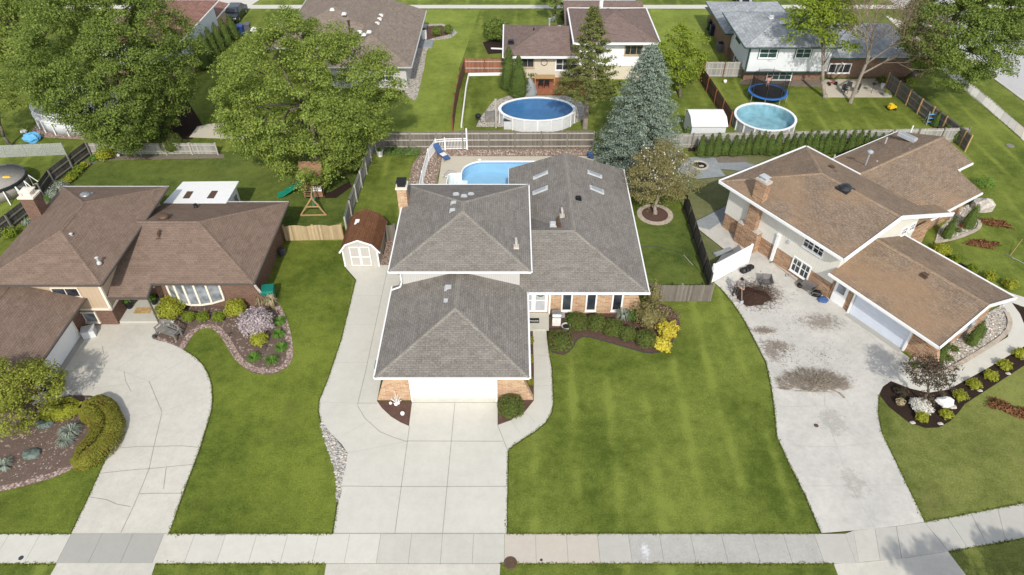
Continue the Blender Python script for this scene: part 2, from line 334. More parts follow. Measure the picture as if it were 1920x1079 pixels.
def auto_uv(me):
    n = len(me.loops)
    if not n: return
    uvl = me.uv_layers.new(name='UVMap')
    co = np.empty(len(me.vertices) * 3); me.vertices.foreach_get('co', co); co = co.reshape(-1, 3)
    li = np.empty(n, dtype=np.int64); me.loops.foreach_get('vertex_index', li)
    nf = len(me.polygons); ls = np.empty(nf, dtype=np.int64); lt = np.empty(nf, dtype=np.int64); nr = np.empty(nf * 3)
    me.polygons.foreach_get('loop_start', ls); me.polygons.foreach_get('loop_total', lt); me.polygons.foreach_get('normal', nr); nr = nr.reshape(-1, 3)
    fi = np.repeat(np.arange(nf), lt)
    h = np.hypot(nr[:, 0], nr[:, 1]); flat = h < .02; h2 = np.where(flat, 1, h)
    t = np.stack([np.where(flat, 1, -nr[:, 1] / h2), np.where(flat, 0, nr[:, 0] / h2), np.zeros(nf)], 1)
    b = np.cross(nr, t); b[flat] = (0, 1, 0)
    p = co[li]; u = (p * t[fi]).sum(1); v = (p * b[fi]).sum(1)
    uvl.data.foreach_set('uv', np.stack([u, v], 1).ravel())

class MB:
    def __init__(s): s.v = []; s.f = []; s.mi = []; s.cur = 0
    def add(s, vs, fs):
        b = len(s.v); s.v += [tuple(x) for x in vs]; s.f += [tuple(i + b for i in q) for q in fs]; s.mi += [s.cur] * len(fs); return s
    def box(s, cx, cy, z0, lx, ly, lz, yaw=0.0):
        c, k = math.cos(yaw), math.sin(yaw); vs = []
        for z in (z0, z0 + lz):
            for ax, ay in ((-1, -1), (1, -1), (1, 1), (-1, 1)):
                x, y = ax * lx / 2, ay * ly / 2; vs.append((cx + x * c - y * k, cy + x * k + y * c, z))
        return s.add(vs, [(3, 2, 1, 0), (4, 5, 6, 7), (0, 1, 5, 4), (1, 2, 6, 5), (2, 3, 7, 6), (3, 0, 4, 7)])
    def prism(s, poly, z0, z1, base=True):
        a = sum(poly[i][0] * poly[(i + 1) % len(poly)][1] - poly[(i + 1) % len(poly)][0] * poly[i][1] for i in range(len(poly)))
        if a < 0: poly = poly[::-1]
        n = len(poly); b = [(p[0], p[1], z0) for p in poly]; t = [(p[0], p[1], z1) for p in poly]
        fs = [tuple(range(n, 2 * n))] + [(i, (i + 1) % n, n + (i + 1) % n, n + i) for i in range(n)]
        if base: fs.append(tuple(range(n - 1, -1, -1)))
        return s.add(b + t, fs)
    def flat(s, poly, z):
        a = sum(poly[i][0] * poly[(i + 1) % len(poly)][1] - poly[(i + 1) % len(poly)][0] * poly[i][1] for i in range(len(poly)))
        if a < 0: poly = poly[::-1]
        return s.add([(p[0], p[1], z) for p in poly], [tuple(range(len(poly)))])
    def beam(s, a, b, w, h, up=(0, 0, 1)):
        a, b = Vector(a), Vector(b); d = (b - a).normalized(); u = Vector(up)
        if abs(d.dot(u)) > .98: u = Vector((0, 1, 0))
        r = d.cross(u).normalized() * w / 2; q = r.normalized().cross(d) * h / 2
        vs = [a - r - q, a + r - q, a + r + q, a - r + q, b - r - q, b + r - q, b + r + q, b - r + q]
        return s.add(vs, [(0, 1, 2, 3), (7, 6, 5, 4), (0, 4, 5, 1), (1, 5, 6, 2), (2, 6, 7, 3), (3, 7, 4, 0)])
    def tube(s, a, b, r0, r1=None, n=8, cap=True):
        r1 = r0 if r1 is None else r1; a, b = Vector(a), Vector(b); d = (b - a).normalized()
        u = Vector((0, 0, 1)) if abs(d.z) < .9 else Vector((1, 0, 0)); x = d.cross(u).normalized(); y = d.cross(x); vs = []
        for p, r in ((a, r0), (b, r1)):
            for i in range(n):
                t = 2 * PI * i / n; vs.append(p + x * math.cos(t) * r + y * math.sin(t) * r)
        fs = [(i, (i + 1) % n, n + (i + 1) % n, n + i) for i in range(n)]
        if cap: fs += [tuple(range(n - 1, -1, -1)), tuple(range(n, 2 * n))]
        return s.add(vs, fs)
    def path(s, pts, r, n=6):
        for a, b in zip(pts[:-1], pts[1:]): s.tube(a, b, r, r, n)
        return s
    def lathe(s, c, prof, n=16, sx=1.0, sy=1.0, yaw=0.0, cap=True):
        vs = []; m = len(prof); cy_, sy_ = math.cos(yaw), math.sin(yaw)
        for r, z in prof:
            for i in range(n):
                t = 2 * PI * i / n; x, y = r * sx * math.cos(t), r * sy * math.sin(t)
                vs.append((c[0] + x * cy_ - y * sy_, c[1] + x * sy_ + y * cy_, c[2] + z))
        fs = [(k * n + i, k * n + (i + 1) % n, (k + 1) * n + (i + 1) % n, (k + 1) * n + i) for k in range(m - 1) for i in range(n)]
        if cap: fs += [tuple(range(n - 1, -1, -1)), tuple((m - 1) * n + i for i in range(n))]
        return s.add(vs, fs)
    def ball(s, c, r, sx=1, sy=1, sz=1, n=10, m=6, jit=0.0):
        vs = []; rnd = random.Random(int(c[0] * 97 + c[1] * 31 + r * 1000))
        for k in range(m + 1):
            a = PI * k / m
            for i in range(n):
                t = 2 * PI * i / n; q = 1 + jit * (rnd.random() - .5)
                vs.append((c[0] + r * sx * math.sin(a) * math.cos(t) * q, c[1] + r * sy * math.sin(a) * math.sin(t) * q, c[2] - r * sz * math.cos(a) * q))
        return s.add(vs, [(k * n + i, k * n + (i + 1) % n, (k + 1) * n + (i + 1) % n, (k + 1) * n + i) for k in range(m) for i in range(n)])
    def build(s, name, mat, parent=None, local=False, smooth=False, tri=False):
        me = bpy.data.meshes.new(name)
        vs = s.v
        if parent is not None and not local:
            inv = root_matrix(parent).inverted(); vs = [tuple(inv @ Vector(p)) for p in vs]
        me.from_pydata(vs, [], s.f); me.validate()
        mats = mat if isinstance(mat, (list, tuple)) else [mat]
        for m in mats: me.materials.append(MATS[m] if isinstance(m, str) else m)
        if len(mats) > 1 and len(me.polygons) == len(s.mi): me.polygons.foreach_set('material_index', s.mi)
        if tri:
            bm = bmesh.new(); bm.from_mesh(me); bmesh.ops.triangulate(bm, faces=bm.faces[:], ngon_method='EAR_CLIP'); bm.to_mesh(me); bm.free()
        me.update(); auto_uv(me)
        if smooth: me.polygons.foreach_set('use_smooth', [True] * len(me.polygons))
        o = bpy.data.objects.new(name, me); C.objects.link(o)
        if parent is not None: o.parent = parent
        return o
def solo(mb, name, mat, label, cat, loc, group=None, **k):
    """a thing that is one mesh, its origin at its base"""
    L = Vector((loc[0], loc[1], loc[2] if len(loc) > 2 else 0)); mb.v = [tuple(Vector(p) - L) for p in mb.v]
    o = mb.build(name, mat, None, **k); o.location = L
    return tag(o, label, cat, group)
def struct(mb, name, mat, kind='structure', **k): return tag(mb.build(name, mat, None, **k), kind=kind)
def pix(poly, z=0.0): return [P2(x, y, z) for x, y in poly]
def smooth_poly(pts, closed=True, it=2):
    for _ in range(it):
        q = []; n = len(pts)
        for i in range(n if closed else n - 1):
            a, b = pts[i], pts[(i + 1) % n]
            q += [(a[0] * .75 + b[0] * .25, a[1] * .75 + b[1] * .25), (a[0] * .25 + b[0] * .75, a[1] * .25 + b[1] * .75)]
        if not closed: q = [pts[0]] + q + [pts[-1]]
        pts = q
    return pts
def strip(pts, width, z):
    """ribbon quads along a world polyline"""
    m = MB(); L = []; n = len(pts)
    for i in range(n):
        a = Vector(pts[max(i - 1, 0)]); b = Vector(pts[min(i + 1, n - 1)]); d = (b - a).normalized(); nn = Vector((-d.y, d.x))
        p = Vector(pts[i]); L.append((p + nn * width / 2, p - nn * width / 2))
    for (a, b), (c, d) in zip(L[:-1], L[1:]): m.add([(a.x, a.y, z), (b.x, b.y, z), (d.x, d.y, z), (c.x, c.y, z)], [(0, 1, 2, 3)])
    return m
def copy_tree(o, parent=None):
    c = o.copy(); C.objects.link(c)
    if parent is not None: c.parent = parent
    for ch in [q for q in bpy.data.objects if q.parent == o]: copy_tree(ch, c)
    return c

# ---------------------------------------------------------------- leaves
def leaf_mesh(name, mat, pos, nrm, size, parent=None, aspect=.62, local_origin=(0, 0, 0), spread=.7, smooth=False):
    n = len(pos); r = RNG.normal(size=(n, 3)) * spread
    d = nrm + r; d /= np.linalg.norm(d, axis=1)[:, None] + 1e-9
    a = RNG.normal(size=(n, 3)); t = np.cross(d, a); t /= np.linalg.norm(t, axis=1)[:, None] + 1e-9; b = np.cross(d, t)
    s = (size * (.65 + .7 * RNG.random(n)))[:, None] * .5
    q = np.stack([pos + t * s, pos + b * s * aspect, pos - t * s, pos - b * s * aspect], 1) - np.array(local_origin)
    me = bpy.data.meshes.new(name); me.vertices.add(n * 4); me.vertices.foreach_set('co', q.reshape(-1).astype(np.float32))
    me.loops.add(n * 4); me.loops.foreach_set('vertex_index', np.arange(n * 4, dtype=np.int32))
    me.polygons.add(n); me.polygons.foreach_set('loop_start', np.arange(0, n * 4, 4, dtype=np.int32))
    me.update(calc_edges=True); me.validate(); me.materials.append(MATS[mat])
    o = bpy.data.objects.new(name, me); C.objects.link(o)
    if parent is not None: o.parent = parent
    return o
def rdirs(n):
    d = RNG.normal(size=(n, 3)); return d / np.linalg.norm(d, axis=1)[:, None]
def limbs(mb, base, centre, tips, r0, droop=0.0):
    base, centre = Vector(base), Vector(centre); prev = base; k = 4
    ax = [base.lerp(centre, i / k) + Vector((random.uniform(-.12, .12), random.uniform(-.12, .12), 0)) * (i > 0) for i in range(k + 1)]
    for i in range(k): mb.tube(ax[i], ax[i + 1], r0 * (1 - .6 * i / k), r0 * (1 - .6 * (i + 1) / k), 8)
    mb.tube(base - Vector((0, 0, .05)), base + Vector((0, 0, .35)), r0 * 1.45, r0 * .95, 8)
    for t in tips:
        t = Vector(t); s0 = ax[random.randint(2, k)]; mid = s0.lerp(t, .55) + Vector((0, 0, (t - s0).length * .08 - droop))
        r = r0 * random.uniform(.22, .36); mb.tube(s0, mid, r, r * .55, 5); mb.tube(mid, t, r * .55, r * .12, 5)
def tree(name, label, base, cz, rad, nclump, per, leaf, mat, trunk=.3, barkm='bark', off=(0, 0), cl=.95, fill=.25, group=None, cat='tree', lobes=.28, flat=.7, underside=.35):
    x, y = base[0], base[1]; root = thing(name, label, cat, (x, y, 0), 0, group)
    c = np.array([off[0], off[1], cz]); R = np.array(rad)
    ph = RNG.random(6) * 6.28; d = rdirs(nclump)
    d[:, 2] = np.where(d[:, 2] < -underside, -d[:, 2], d[:, 2])
    az = np.arctan2(d[:, 1], d[:, 0])
    lob = 1 + lobes * .5 * (np.sin(3 * az + ph[0] + 2 * d[:, 2]) + np.sin(5 * az + ph[1] - 3 * d[:, 2]) * .6) + lobes * .35 * (RNG.random(nclump) - .5)
    depth = np.where(RNG.random(nclump) < fill, RNG.random(nclump) * .5 + .35, .86 + .14 * RNG.random(nclump))
    cc = c + d * R * (lob * depth)[:, None]
    cs = cl * (.6 + .8 * RNG.random(nclump))
    p = np.repeat(cc, per, 0); k = rdirs(nclump * per); k[:, 2] = np.where(k[:, 2] < -.25, -k[:, 2] * .8, k[:, 2])
    rr = (RNG.random(nclump * per) ** .45)[:, None]
    pos = p + k * rr * np.repeat(cs, per)[:, None] * np.array([1, 1, flat])
    nrm = k * .9 + np.array([0, 0, .55]) + np.repeat(d, per, 0) * .4
    keep = pos[:, 2] > .35
    leaf_mesh('crown', mat, pos[keep], nrm[keep], leaf, root)
    tr = MB(); idx = RNG.choice(nclump, min(18, nclump), replace=False)
    limbs(tr, (0, 0, 0), tuple(c * [1, 1, .95]), [tuple(cc[i]) for i in idx], trunk)
    tr.build('trunk', barkm, root, local=True, smooth=True)
    return root
def bush(name, label, px, py, r, h, mat, n=900, leaf=.09, group=None, cat='shrub', sx=1.0, sy=1.0, yaw=0.0, rough=.10, z0=0.0, world=None, lobes=4, core=True, power=2.6, spiky=0):
    x, y = world if world else P2(px, py)
    root = thing(name, label, cat, (x, y, z0), yaw, group)
    if rough > .06: n = int(n * 1.25); leaf *= 1.4; rough = rough * 1.25
    d = rdirs(n); d[:, 2] = np.abs(d[:, 2]) * 1.25 - .25; d /= np.linalg.norm(d, axis=1)[:, None]
    az = np.arctan2(d[:, 1], d[:, 0]); ph = RNG.random(3) * 6.28
    lob = 1 + rough * (np.sin(lobes * az + ph[0]) + np.sin((lobes + 3) * az + ph[1] + 4 * d[:, 2])) * .6 + rough * .8 * (RNG.random(n) - .5)
    q = (np.abs(d) ** power).sum(1) ** (-1 / power)
    rr = ((.72 + .28 * RNG.random(n)) if rough > .06 else (.88 + .12 * RNG.random(n))) * lob * q
    pos = d * rr[:, None] * np.array([r * sx, r * sy, h * .56]) + np.array([0, 0, h * .46]); pos[:, 2] = np.maximum(pos[:, 2], .03)
    nr = d + np.array([0, 0, .25]); 
    leaf_mesh('foliage', mat, pos, nr, leaf, root, spread=.75)
    if core:
        m = MB(); m.ball((0, 0, h * .42), 1, r * sx * .66, r * sy * .66, h * .36, 10, 6, .1); 
        m.tube((0, 0, -.03), (0, 0, h * .4), .05, .03, 6)
        m.build('inner_foliage', mat, root, local=True)
    return root
def cone_shrub(name, label, px, py, r, h, mat='leaf_arbor', n=1100, leaf=.11, group=None, lean=0.0, world=None, cat='shrub', belly=.25):
    x, y = world if world else P2(px, py); root = thing(name, label, cat, (x, y, 0), 0, group)
    t = RNG.random(n) ** 1.25; az = RNG.random(n) * 6.283; ph = RNG.random(2) * 6.28
    prof = np.minimum(1, (t / belly + .45)) * (1 - t) ** .62 * 1.08
    rr = r * prof * (.85 + .3 * RNG.random(n)) * (1 + .10 * np.sin(5 * az + ph[0] + 9 * t))
    pos = np.stack([rr * np.cos(az), rr * np.sin(az), .04 + t * h * .99], 1); nr = np.stack([np.cos(az), np.sin(az), np.full(n, .55)], 1)
    leaf_mesh('foliage', mat, pos, nr, leaf, root, aspect=.5, spread=.6)
    m = MB(); m.lathe((0, 0, 0), [(.03, -.03), (.04, .05), (r * .72, h * .08), (r * .70, h * .35), (r * .45, h * .65), (.02, h * .95)], 8)
    m.build('inner_foliage', mat, root, local=True)
    return root
def tuft(name, label, px, py, r, h, mat='leaf_lawn', n=110, group=None, cat='plant', world=None):
    x, y = world if world else P2(px, py); m = MB()
    for i in range(n):
        a = random.random() * 6.283; l = r * random.uniform(.5, 1); k = h * random.uniform(.5, 1); w = .018
        dx, dy = math.cos(a), math.sin(a); b = random.random() * r * .2
        p0 = (dx * b, dy * b, 0); p1 = (dx * (b + l * .5), dy * (b + l * .5), k); p2 = (dx * (b + l), dy * (b + l), k * .55)
        nx, ny = -dy * w, dx * w
        m.add([(p0[0] - nx, p0[1] - ny, 0), (p0[0] + nx, p0[1] + ny, 0), (p1[0] + nx, p1[1] + ny, p1[2]), (p1[0] - nx, p1[1] - ny, p1[2]), p2], [(0, 1, 2, 3), (3, 2, 4)])
    o = m.build(name, mat); o.location = (x, y, .02); return tag(o, label, cat, group)
def hedge(name, label, pts, width, h, mat, n, leaf=.09, cat='hedge'):
    root = thing(name, label, cat, (pts[0][0], pts[0][1], 0)); o = np.array([pts[0][0], pts[0][1], 0])
    P_ = np.array(pts); seg = np.linalg.norm(P_[1:] - P_[:-1], axis=1); cum = np.concatenate([[0], np.cumsum(seg)])
    s = RNG.random(n) * cum[-1]; i = np.clip(np.searchsorted(cum, s) - 1, 0, len(seg) - 1); f = ((s - cum[i]) / seg[i])[:, None]
    c = P_[i] * (1 - f) + P_[i + 1] * f; d = (P_[i + 1] - P_[i]) / seg[i][:, None]; nn = np.stack([-d[:, 1], d[:, 0]], 1)
    a = RNG.random(n) * PI; ca, sa = np.cos(a), np.sin(a); ex = np.sign(ca) * np.abs(ca) ** .5; ez = np.abs(sa) ** .5
    wob = 1 + .04 * np.sin(s * 2.1) + .03 * np.sin(s * 4.7 + 1) + .14 * (RNG.random(n) - .5)
    endf = np.clip(np.minimum(s, cum[-1] - s) / (width * .45), .15, 1) ** .5
    pos = np.zeros((n, 3)); pos[:, :2] = c + nn * (ex * width / 2 * wob * endf)[:, None]; pos[:, 2] = ez * h * (.93 + .1 * wob - .1) * endf
    nr = np.stack([nn[:, 0] * ex, nn[:, 1] * ex, ez], 1)
    leaf_mesh('foliage', mat, pos, nr, leaf, root, local_origin=o, spread=.8)
    st = strip([tuple(p) for p in pts], width * .4, 0); m = MB()
    for k in range(len(st.f)):
        q = [st.v[j] for j in st.f[k]]; m.prism([(p[0], p[1]) for p in q], .0, h * .5)
    m.build('inner_foliage', mat, root)
    return root
def rock(name, label, px, py, r, mat='stone_pale', sz=.5, cat='rock', world=None, sx=1.2, sy=.9, z0=0):
    x, y = world if world else P2(px, py); m = MB(); m.ball((0, 0, r * sz * .4), r, sx, sy, sz, 9, 6, .35)
    o = m.build(name, mat, smooth=False); o.location = (x, y, z0); return tag(o, label, cat)
def scatter(name, poly, n, size, mat, z=.02, hgt=.5):
    xs = [p[0] for p in poly]; ys = [p[1] for p in poly]; m = MB(); k = 0
    def inside(x, y):
        c = False; j = len(poly) - 1
        for i in range(len(poly)):
            if (poly[i][1] > y) != (poly[j][1] > y) and x < (poly[j][0] - poly[i][0]) * (y - poly[i][1]) / (poly[j][1] - poly[i][1]) + poly[i][0]: c = not c
            j = i
        return c
    while k < n:
        x, y = random.uniform(min(xs), max(xs)), random.uniform(min(ys), max(ys))
        if not inside(x, y): continue
        r = size * random.uniform(.5, 1.2); a = random.random() * 6.28; k += 1
        e = [(x + r * math.cos(a + t) * random.uniform(.7, 1.1), y + r * math.sin(a + t) * random.uniform(.7, 1.1)) for t in (0, 1.25, 2.5, 3.77, 5.0)]
        t = (x + random.uniform(-.2, .2) * r, y, z + r * hgt * 2)
        if hasattr(mat, 'append') or isinstance(mat, list): m.cur = random.randrange(len(mat))
        m.add([(q[0], q[1], z) for q in e] + [t], [(i, (i + 1) % 5, 5) for i in range(5)])
    return tag(m.build(name, mat), kind='stuff')

# ---------------------------------------------------------------- house helpers
def roof(parent, V, Fc, mat, fascia='white', caps=(), eaves=(), th=.14, name='roof', capm=None, local=False, gut=.085, gz=.11):
    m = MB(); b = [(x, y, z - th) for x, y, z in V]; m.add(V, Fc)
    ro = m.build(name, mat, parent, local)
    edges = {}
    for f in Fc:
        for i in range(len(f)): edges.setdefault(frozenset((f[i], f[(i + 1) % len(f)])), []).append((f[i], f[(i + 1) % len(f)]))
    m2 = MB(); m2.add(b, [tuple(reversed(f)) for f in Fc]); s0 = len(m2.v); m2.v += [tuple(p) for p in V]
    m2.v = m2.v
    for k, e in edges.items():
        if len(e) == 1: i, j = e[0]; m2.f.append((j, i, i, j)) if False else m2.f.append((s0 + i, i, j, s0 + j)); m2.mi.append(0)
    m2.build('fascia', fascia if fascia != 'white' else 'white', ro, local)
    if caps:
        c = MB()
        for i, j in caps:
            a, q = Vector(V[i]), Vector(V[j]); d = (q - a).normalized(); s = d.cross(Vector((0, 0, 1))).normalized() * .15; up = Vector((0, 0, .035))
            lo = Vector((0, 0, -.022))
            c.add([a - s + lo, a + up, a + s + lo, q - s + lo, q + up, q + s + lo], [(0, 3, 4, 1), (1, 4, 5, 2)])
        c.build('ridge_cap', capm or mat, ro, local)
    if eaves:
        for i, j in eaves:
            g_ = MB()
            a, q = Vector(V[i]), Vector(V[j]); d = (q - a).normalized(); o = d.cross(Vector((0, 0, 1))).normalized() * gut / 2 * 1.05
            a2, q2 = a + o + Vector((0, 0, -.045)), q + o + Vector((0, 0, -.045))
            g_.beam(a2, q2, gut, gz); g_.build('gutter', fascia, ro, local)
    return ro
def wallp(parent, poly, z0, z1, mat, name='wall', local=False): return MB().prism(poly, z0, z1).build(name, mat, parent, local)
def window(parent, x, y, z0, w_, h_, yaw, fr='white', glass='glass', nx=1, ny=1, t=.09, local=False, name='window', depth=.08, sill=True):
    """x,y = middle of the window on the wall face; yaw = direction of the outward normal"""
    m = MB(); c, s = math.cos(yaw), math.sin(yaw); tx, ty = -s, c
    def bar(u, z, lu, lz, dd): m.box(x + tx * u + c * dd / 2, y + ty * u + s * dd / 2, z, dd, lu, lz, yaw)
    bar(-w_ / 2 + t / 2, z0, t, h_, depth); bar(w_ / 2 - t / 2, z0, t, h_, depth)
    bar(0, z0 + h_ - t, w_ - 2 * t, t, depth - .004); bar(0, z0, w_ - 2 * t, t, depth - .004)
    for i in range(1, nx): bar(-w_ / 2 + w_ * i / nx, z0 + t, (.10 if i * 2 == nx and nx > 2 else .045 if nx < 4 else .025), h_ - 2 * t, depth - .015)
    for i in range(1, ny): bar(0, z0 + h_ * i / ny, w_ - 2 * t, .04, depth - .02)
    if sill: m.box(x + c * (depth + .05) / 2, y + s * (depth + .05) / 2, z0 - .05, depth + .05, w_ + .06, .05, yaw)
    o = m.build(name, fr, parent, local)
    g_ = MB(); g_.box(x + c * .015, y + s * .015, z0 + t * .5, .03, w_ - t, h_ - t, yaw); g_.build('pane', glass, o, local)
    return o
def vent(parent, p, s=.28, h=.14, mat='gutter_grey', name='roof_vent', yaw=0, local=False):
    m = MB(); m.box(p[0], p[1], p[2] - .1, s, s * .9, h + .1, yaw); m.box(p[0], p[1], p[2] + h + .002, s * 1.25, s * 1.15, .03, yaw); m.box(p[0], p[1], p[2] - .09, s * 1.7, s * 1.7, .1, yaw)
    return m.build(name, mat, parent, local)
def pipe(parent, p, h=.45, r=.05, mat='gutter_grey', name='vent_pipe', local=False, cap=True):
    m = MB(); m.tube((p[0], p[1], p[2] - .2), (p[0], p[1], p[2] + h), r, r, 8)
    if cap: m.lathe((p[0], p[1], p[2] + h), [(r * 1.2, 0), (r * 2, .05), (r * 1.9, .09), (r * .2, .14)], 8)
    m.lathe((p[0], p[1], p[2] - .12), [(r * 2.6, 0), (r * 2.2, .12), (r * 1.1, .2)], 8)
    return m.build(name, mat, parent, local, smooth=False)
def chimney(parent, x0, x1, y0, y1, z0, z1, mat, local=False, cap='cream', topm='black', hood=True):
    o = MB().box((x0 + x1) / 2, (y0 + y1) / 2, z0, x1 - x0, y1 - y0, z1 - z0).build('chimney', mat, parent, local)
    m = MB().box((x0 + x1) / 2, (y0 + y1) / 2, z1, x1 - x0 + .14, y1 - y0 + .14, .12); m.build('cap', cap, o, local)
    if hood:
        m = MB(); cx, cy = (x0 + x1) / 2, (y0 + y1) / 2; a, b = (x1 - x0) * .33, (y1 - y0) * .33
        for sx in (-1, 1):
            for sy in (-1, 1): m.box(cx + sx * a, cy + sy * b, z1 + .12, .04, .04, .28)
        m.box(cx, cy, z1 + .12, a * 1.5, b * 1.5, .18); m.box(cx, cy, z1 + .40, a * 2.6, b * 2.6, .05); m.lathe((cx, cy, z1 + .45), [(a * 1.5, 0), (a * .6, .1)], 4, 1, 1, PI / 4)
        m.build('rain_hood', topm, o, local)
    return o
def hipV(x0, x1, y0, y1, z, pitch=.333):
    """corner order SW SE NE NW then ridge ends"""
    wx, wy = x1 - x0, y1 - y0
    if wy >= wx:
        r = wx / 2; zt = z + r * pitch; A = (x0 + r, y0 + r, zt); B = (x0 + r, y1 - r, zt)
        V = [(x0, y0, z), (x1, y0, z), (x1, y1, z), (x0, y1, z), A, B]; Fc = [(0, 1, 4), (1, 2, 5, 4), (2, 3, 5), (3, 0, 4, 5)]; caps = [(0, 4), (1, 4), (2, 5), (3, 5), (4, 5)]
    else:
        r = wy / 2; zt = z + r * pitch; A = (x0 + r, y0 + r, zt); B = (x1 - r, y0 + r, zt)
        V = [(x0, y0, z), (x1, y0, z), (x1, y1, z), (x0, y1, z), A, B]; Fc = [(0, 1, 5, 4), (1, 2, 5), (2, 3, 4, 5), (3, 0, 4)]; caps = [(0, 4), (1, 5), (2, 5), (3, 4), (4, 5)]
    return V, Fc, caps
EAV = [(0, 1), (1, 2), (2, 3), (3, 0)]
def fence(name, label, pts, h, mat, postm, railm, step=2.4, side=1, rails=(.25, .9, 1.5), cat='fence', gap=0, bw=.14, scallop=0.0, post_extra=.05, boards=True, zb=.03):
    root = thing(name, label, cat, (pts[0][0], pts[0][1], 0)); bd = MB(); rl = MB()
    for a, b in zip(pts[:-1], pts[1:]):
        a, b = Vector(a), Vector(b); L = (b - a).length; d = (b - a) / L; n = Vector((-d.y, d.x)) * side; yaw = math.atan2(d.y, d.x)
        k = max(1, int(L / bw)); bwid = L / k
        for i in range(k):
            c = a + d * (i + .5) * bwid; hh = h * (1 + random.uniform(-.012, .012))
            if scallop: hh = h + scallop * (abs(math.sin(PI * (i + .5) * bwid / step)) - .3)
            bd.box(c.x, c.y, zb, bwid * .96, .025, hh - zb, yaw)
        np_ = max(1, round(L / step))
        for r in rails:
            p, q = a + n * .04, b + n * .04; rl.beam((p.x, p.y, r), (q.x, q.y, r), .05, .10)
        for i in range(np_ + 1):
            c = a.lerp(b, i / np_) + n * .075; m = MB().box(c.x, c.y, 0, .11, .11, h + post_extra, yaw)
            m.box(c.x, c.y, h + post_extra, .14, .14, .03, yaw); m.build('post', postm, root)
    bd.build('board_panel', mat, root); rl.build('rail', railm, root)
    return root
# ================================================================ THE SETTING
# pool pit of the middle house: hole in the ground sheet
PX0, PX1, PY0, PY1 = P(836, 340)[0], 6.6, 42.4, P(960, 304)[1]
g = MB(); BIG = 420
hx0, hx1, hy0, hy1 = PX0 - .02, PX1 + .02, PY0 - .02, PY1 + .02
g.add([(-BIG, -60, 0), (BIG, -60, 0), (BIG, hy0, 0), (-BIG, hy0, 0), (-BIG, hy1, 0), (BIG, hy1, 0), (BIG, 900, 0), (-BIG, 900, 0), (hx0, hy0, 0), (hx1, hy0, 0), (hx1, hy1, 0), (hx0, hy1, 0)],
      [(0, 1, 2, 9, 8, 3), (4, 11, 10, 5, 6, 7), (3, 8, 11, 4), (9, 2, 5, 10)])
struct(g, 'ground', 'grass')
def sheet(name, poly, z, mat, tri=True, raw=False):
    return struct(MB().flat(poly if raw else pix(poly), z), name, mat, tri=tri)
def slab(name, poly, h, mat):
    q = pix(poly); e = strip(q + q[:1], .16, .0095); struct(e, 'soil_edge', 'soil_edge')
    return struct(MB().prism(pix(poly), -.02, h), name, mat, tri=True)
# lawns with their own mowing direction and colour
sheet('lawn', [(316, 1002), (398, 760), (390, 690), (346, 659), (300, 640), (300, 600), (460, 575), (530, 452), (640, 452), (662, 520), (640, 640), (602, 750), (630, 880), (622, 1002)], .004, 'grass_left')
sheet('lawn', [(-60, 1002), (134, 1002), (205, 848), (100, 898), (-60, 935)], .004, 'grass_left')
sheet('lawn', [(100, 290), (395, 285), (700, 276), (660, 410), (540, 452), (300, 470), (60, 420)], .004, 'grass_dark')
sheet('lawn', [(1733, 981), (1640, 774), (1650, 720), (1800, 640), (1990, 520), (2100, 800), (1990, 925), (1920, 944)], .004, 'grass_right')
sheet('lawn', [(1778, 1035), (1920, 1009), (2100, 960), (2100, 1300), (1900, 1300)], .004, 'grass_right')
sheet('lawn', [(560, 278), (870, 244), (860, 130), (900, 18), (560, 18)], .004, 'grass_back')
sheet('lawn', [(1300, 150), (1330, 18), (1220, 18), (1230, 110)], .004, 'grass_back')
sheet('lawn', [(1270, 300), (1520, 268), (1350, 430), (1350, 500), (1300, 560)], .004, 'grass_worn')
sheet('lawn', [(1190, 405), (1282, 395), (1335, 560), (1215, 560)], .008, 'grass_dark')
# street pavement, slab by slab
yt, yb = P(0, 1002)[1], P(0, 1057)[1]
walk_m = ['concrete', 'concrete_grey', 'concrete_white', 'concrete_side', 'concrete_pink', 'concrete_mid', 'concrete_speck', 'concrete_old']
m = MB(); xa = P(134, 1002)[0]; W = (P(308, 1002)[0] - xa) / 3
seq = {0: 1, 1: 1, 2: 1, 3: 7, 4: 0, 5: 2, 6: 2, 7: 2, 8: 2, 9: 2, 10: 3, 11: 3, 12: 3, 13: 3, 14: 4, 15: 4, 16: 4, 17: 5, 18: 6, 19: 6, 20: 6, 21: 6, 22: 6, 23: 6}
for i in range(-12, 25):
    a, b = xa + i * W, xa + (i + 1) * W
    m.cur = seq.get(i, 0 if i < 0 else 5)
    m.prism([(a + .006, yb), (b - .006, yb), (b - .006, yt), (a + .006, yt)], -.02, .03)
struct(m, 'pavement', walk_m)
xe = xa + 25 * W
top = [(xe, yt)] + pix([(1600, 996), (1680, 988), (1733, 980), (1820, 964), (1920, 944), (2050, 915), (2250, 860)])
bot = [(xe, yb)] + pix([(1610, 1055), (1690, 1048), (1778, 1034.5), (1850, 1022), (1920, 1009), (2050, 983), (2300, 920)])
m = MB()
for i in range(len(top) - 1):
    k = 2 if i != 2 else 1
    for j in range(k):
        f0, f1 = (j + .006) / k, (j + 1 - .006) / k
        L = lambda A, f: (A[i][0] * (1 - f) + A[i + 1][0] * f, A[i][1] * (1 - f) + A[i + 1][1] * f)
        m.cur = 3 if (i == 1 and j == 0) else 5; m.prism([L(bot, f0), L(bot, f1), L(top, f1), L(top, f0)], -.02, .03)
struct(m, 'pavement', walk_m)
m = MB()
m.prism(pix([(108, 1056), (292, 1056), (268, 1130), (66, 1130)]), -.02, .026); m.prism(pix([(612, 1058), (938, 1058), (934, 1130), (600, 1130)]), -.02, .026)
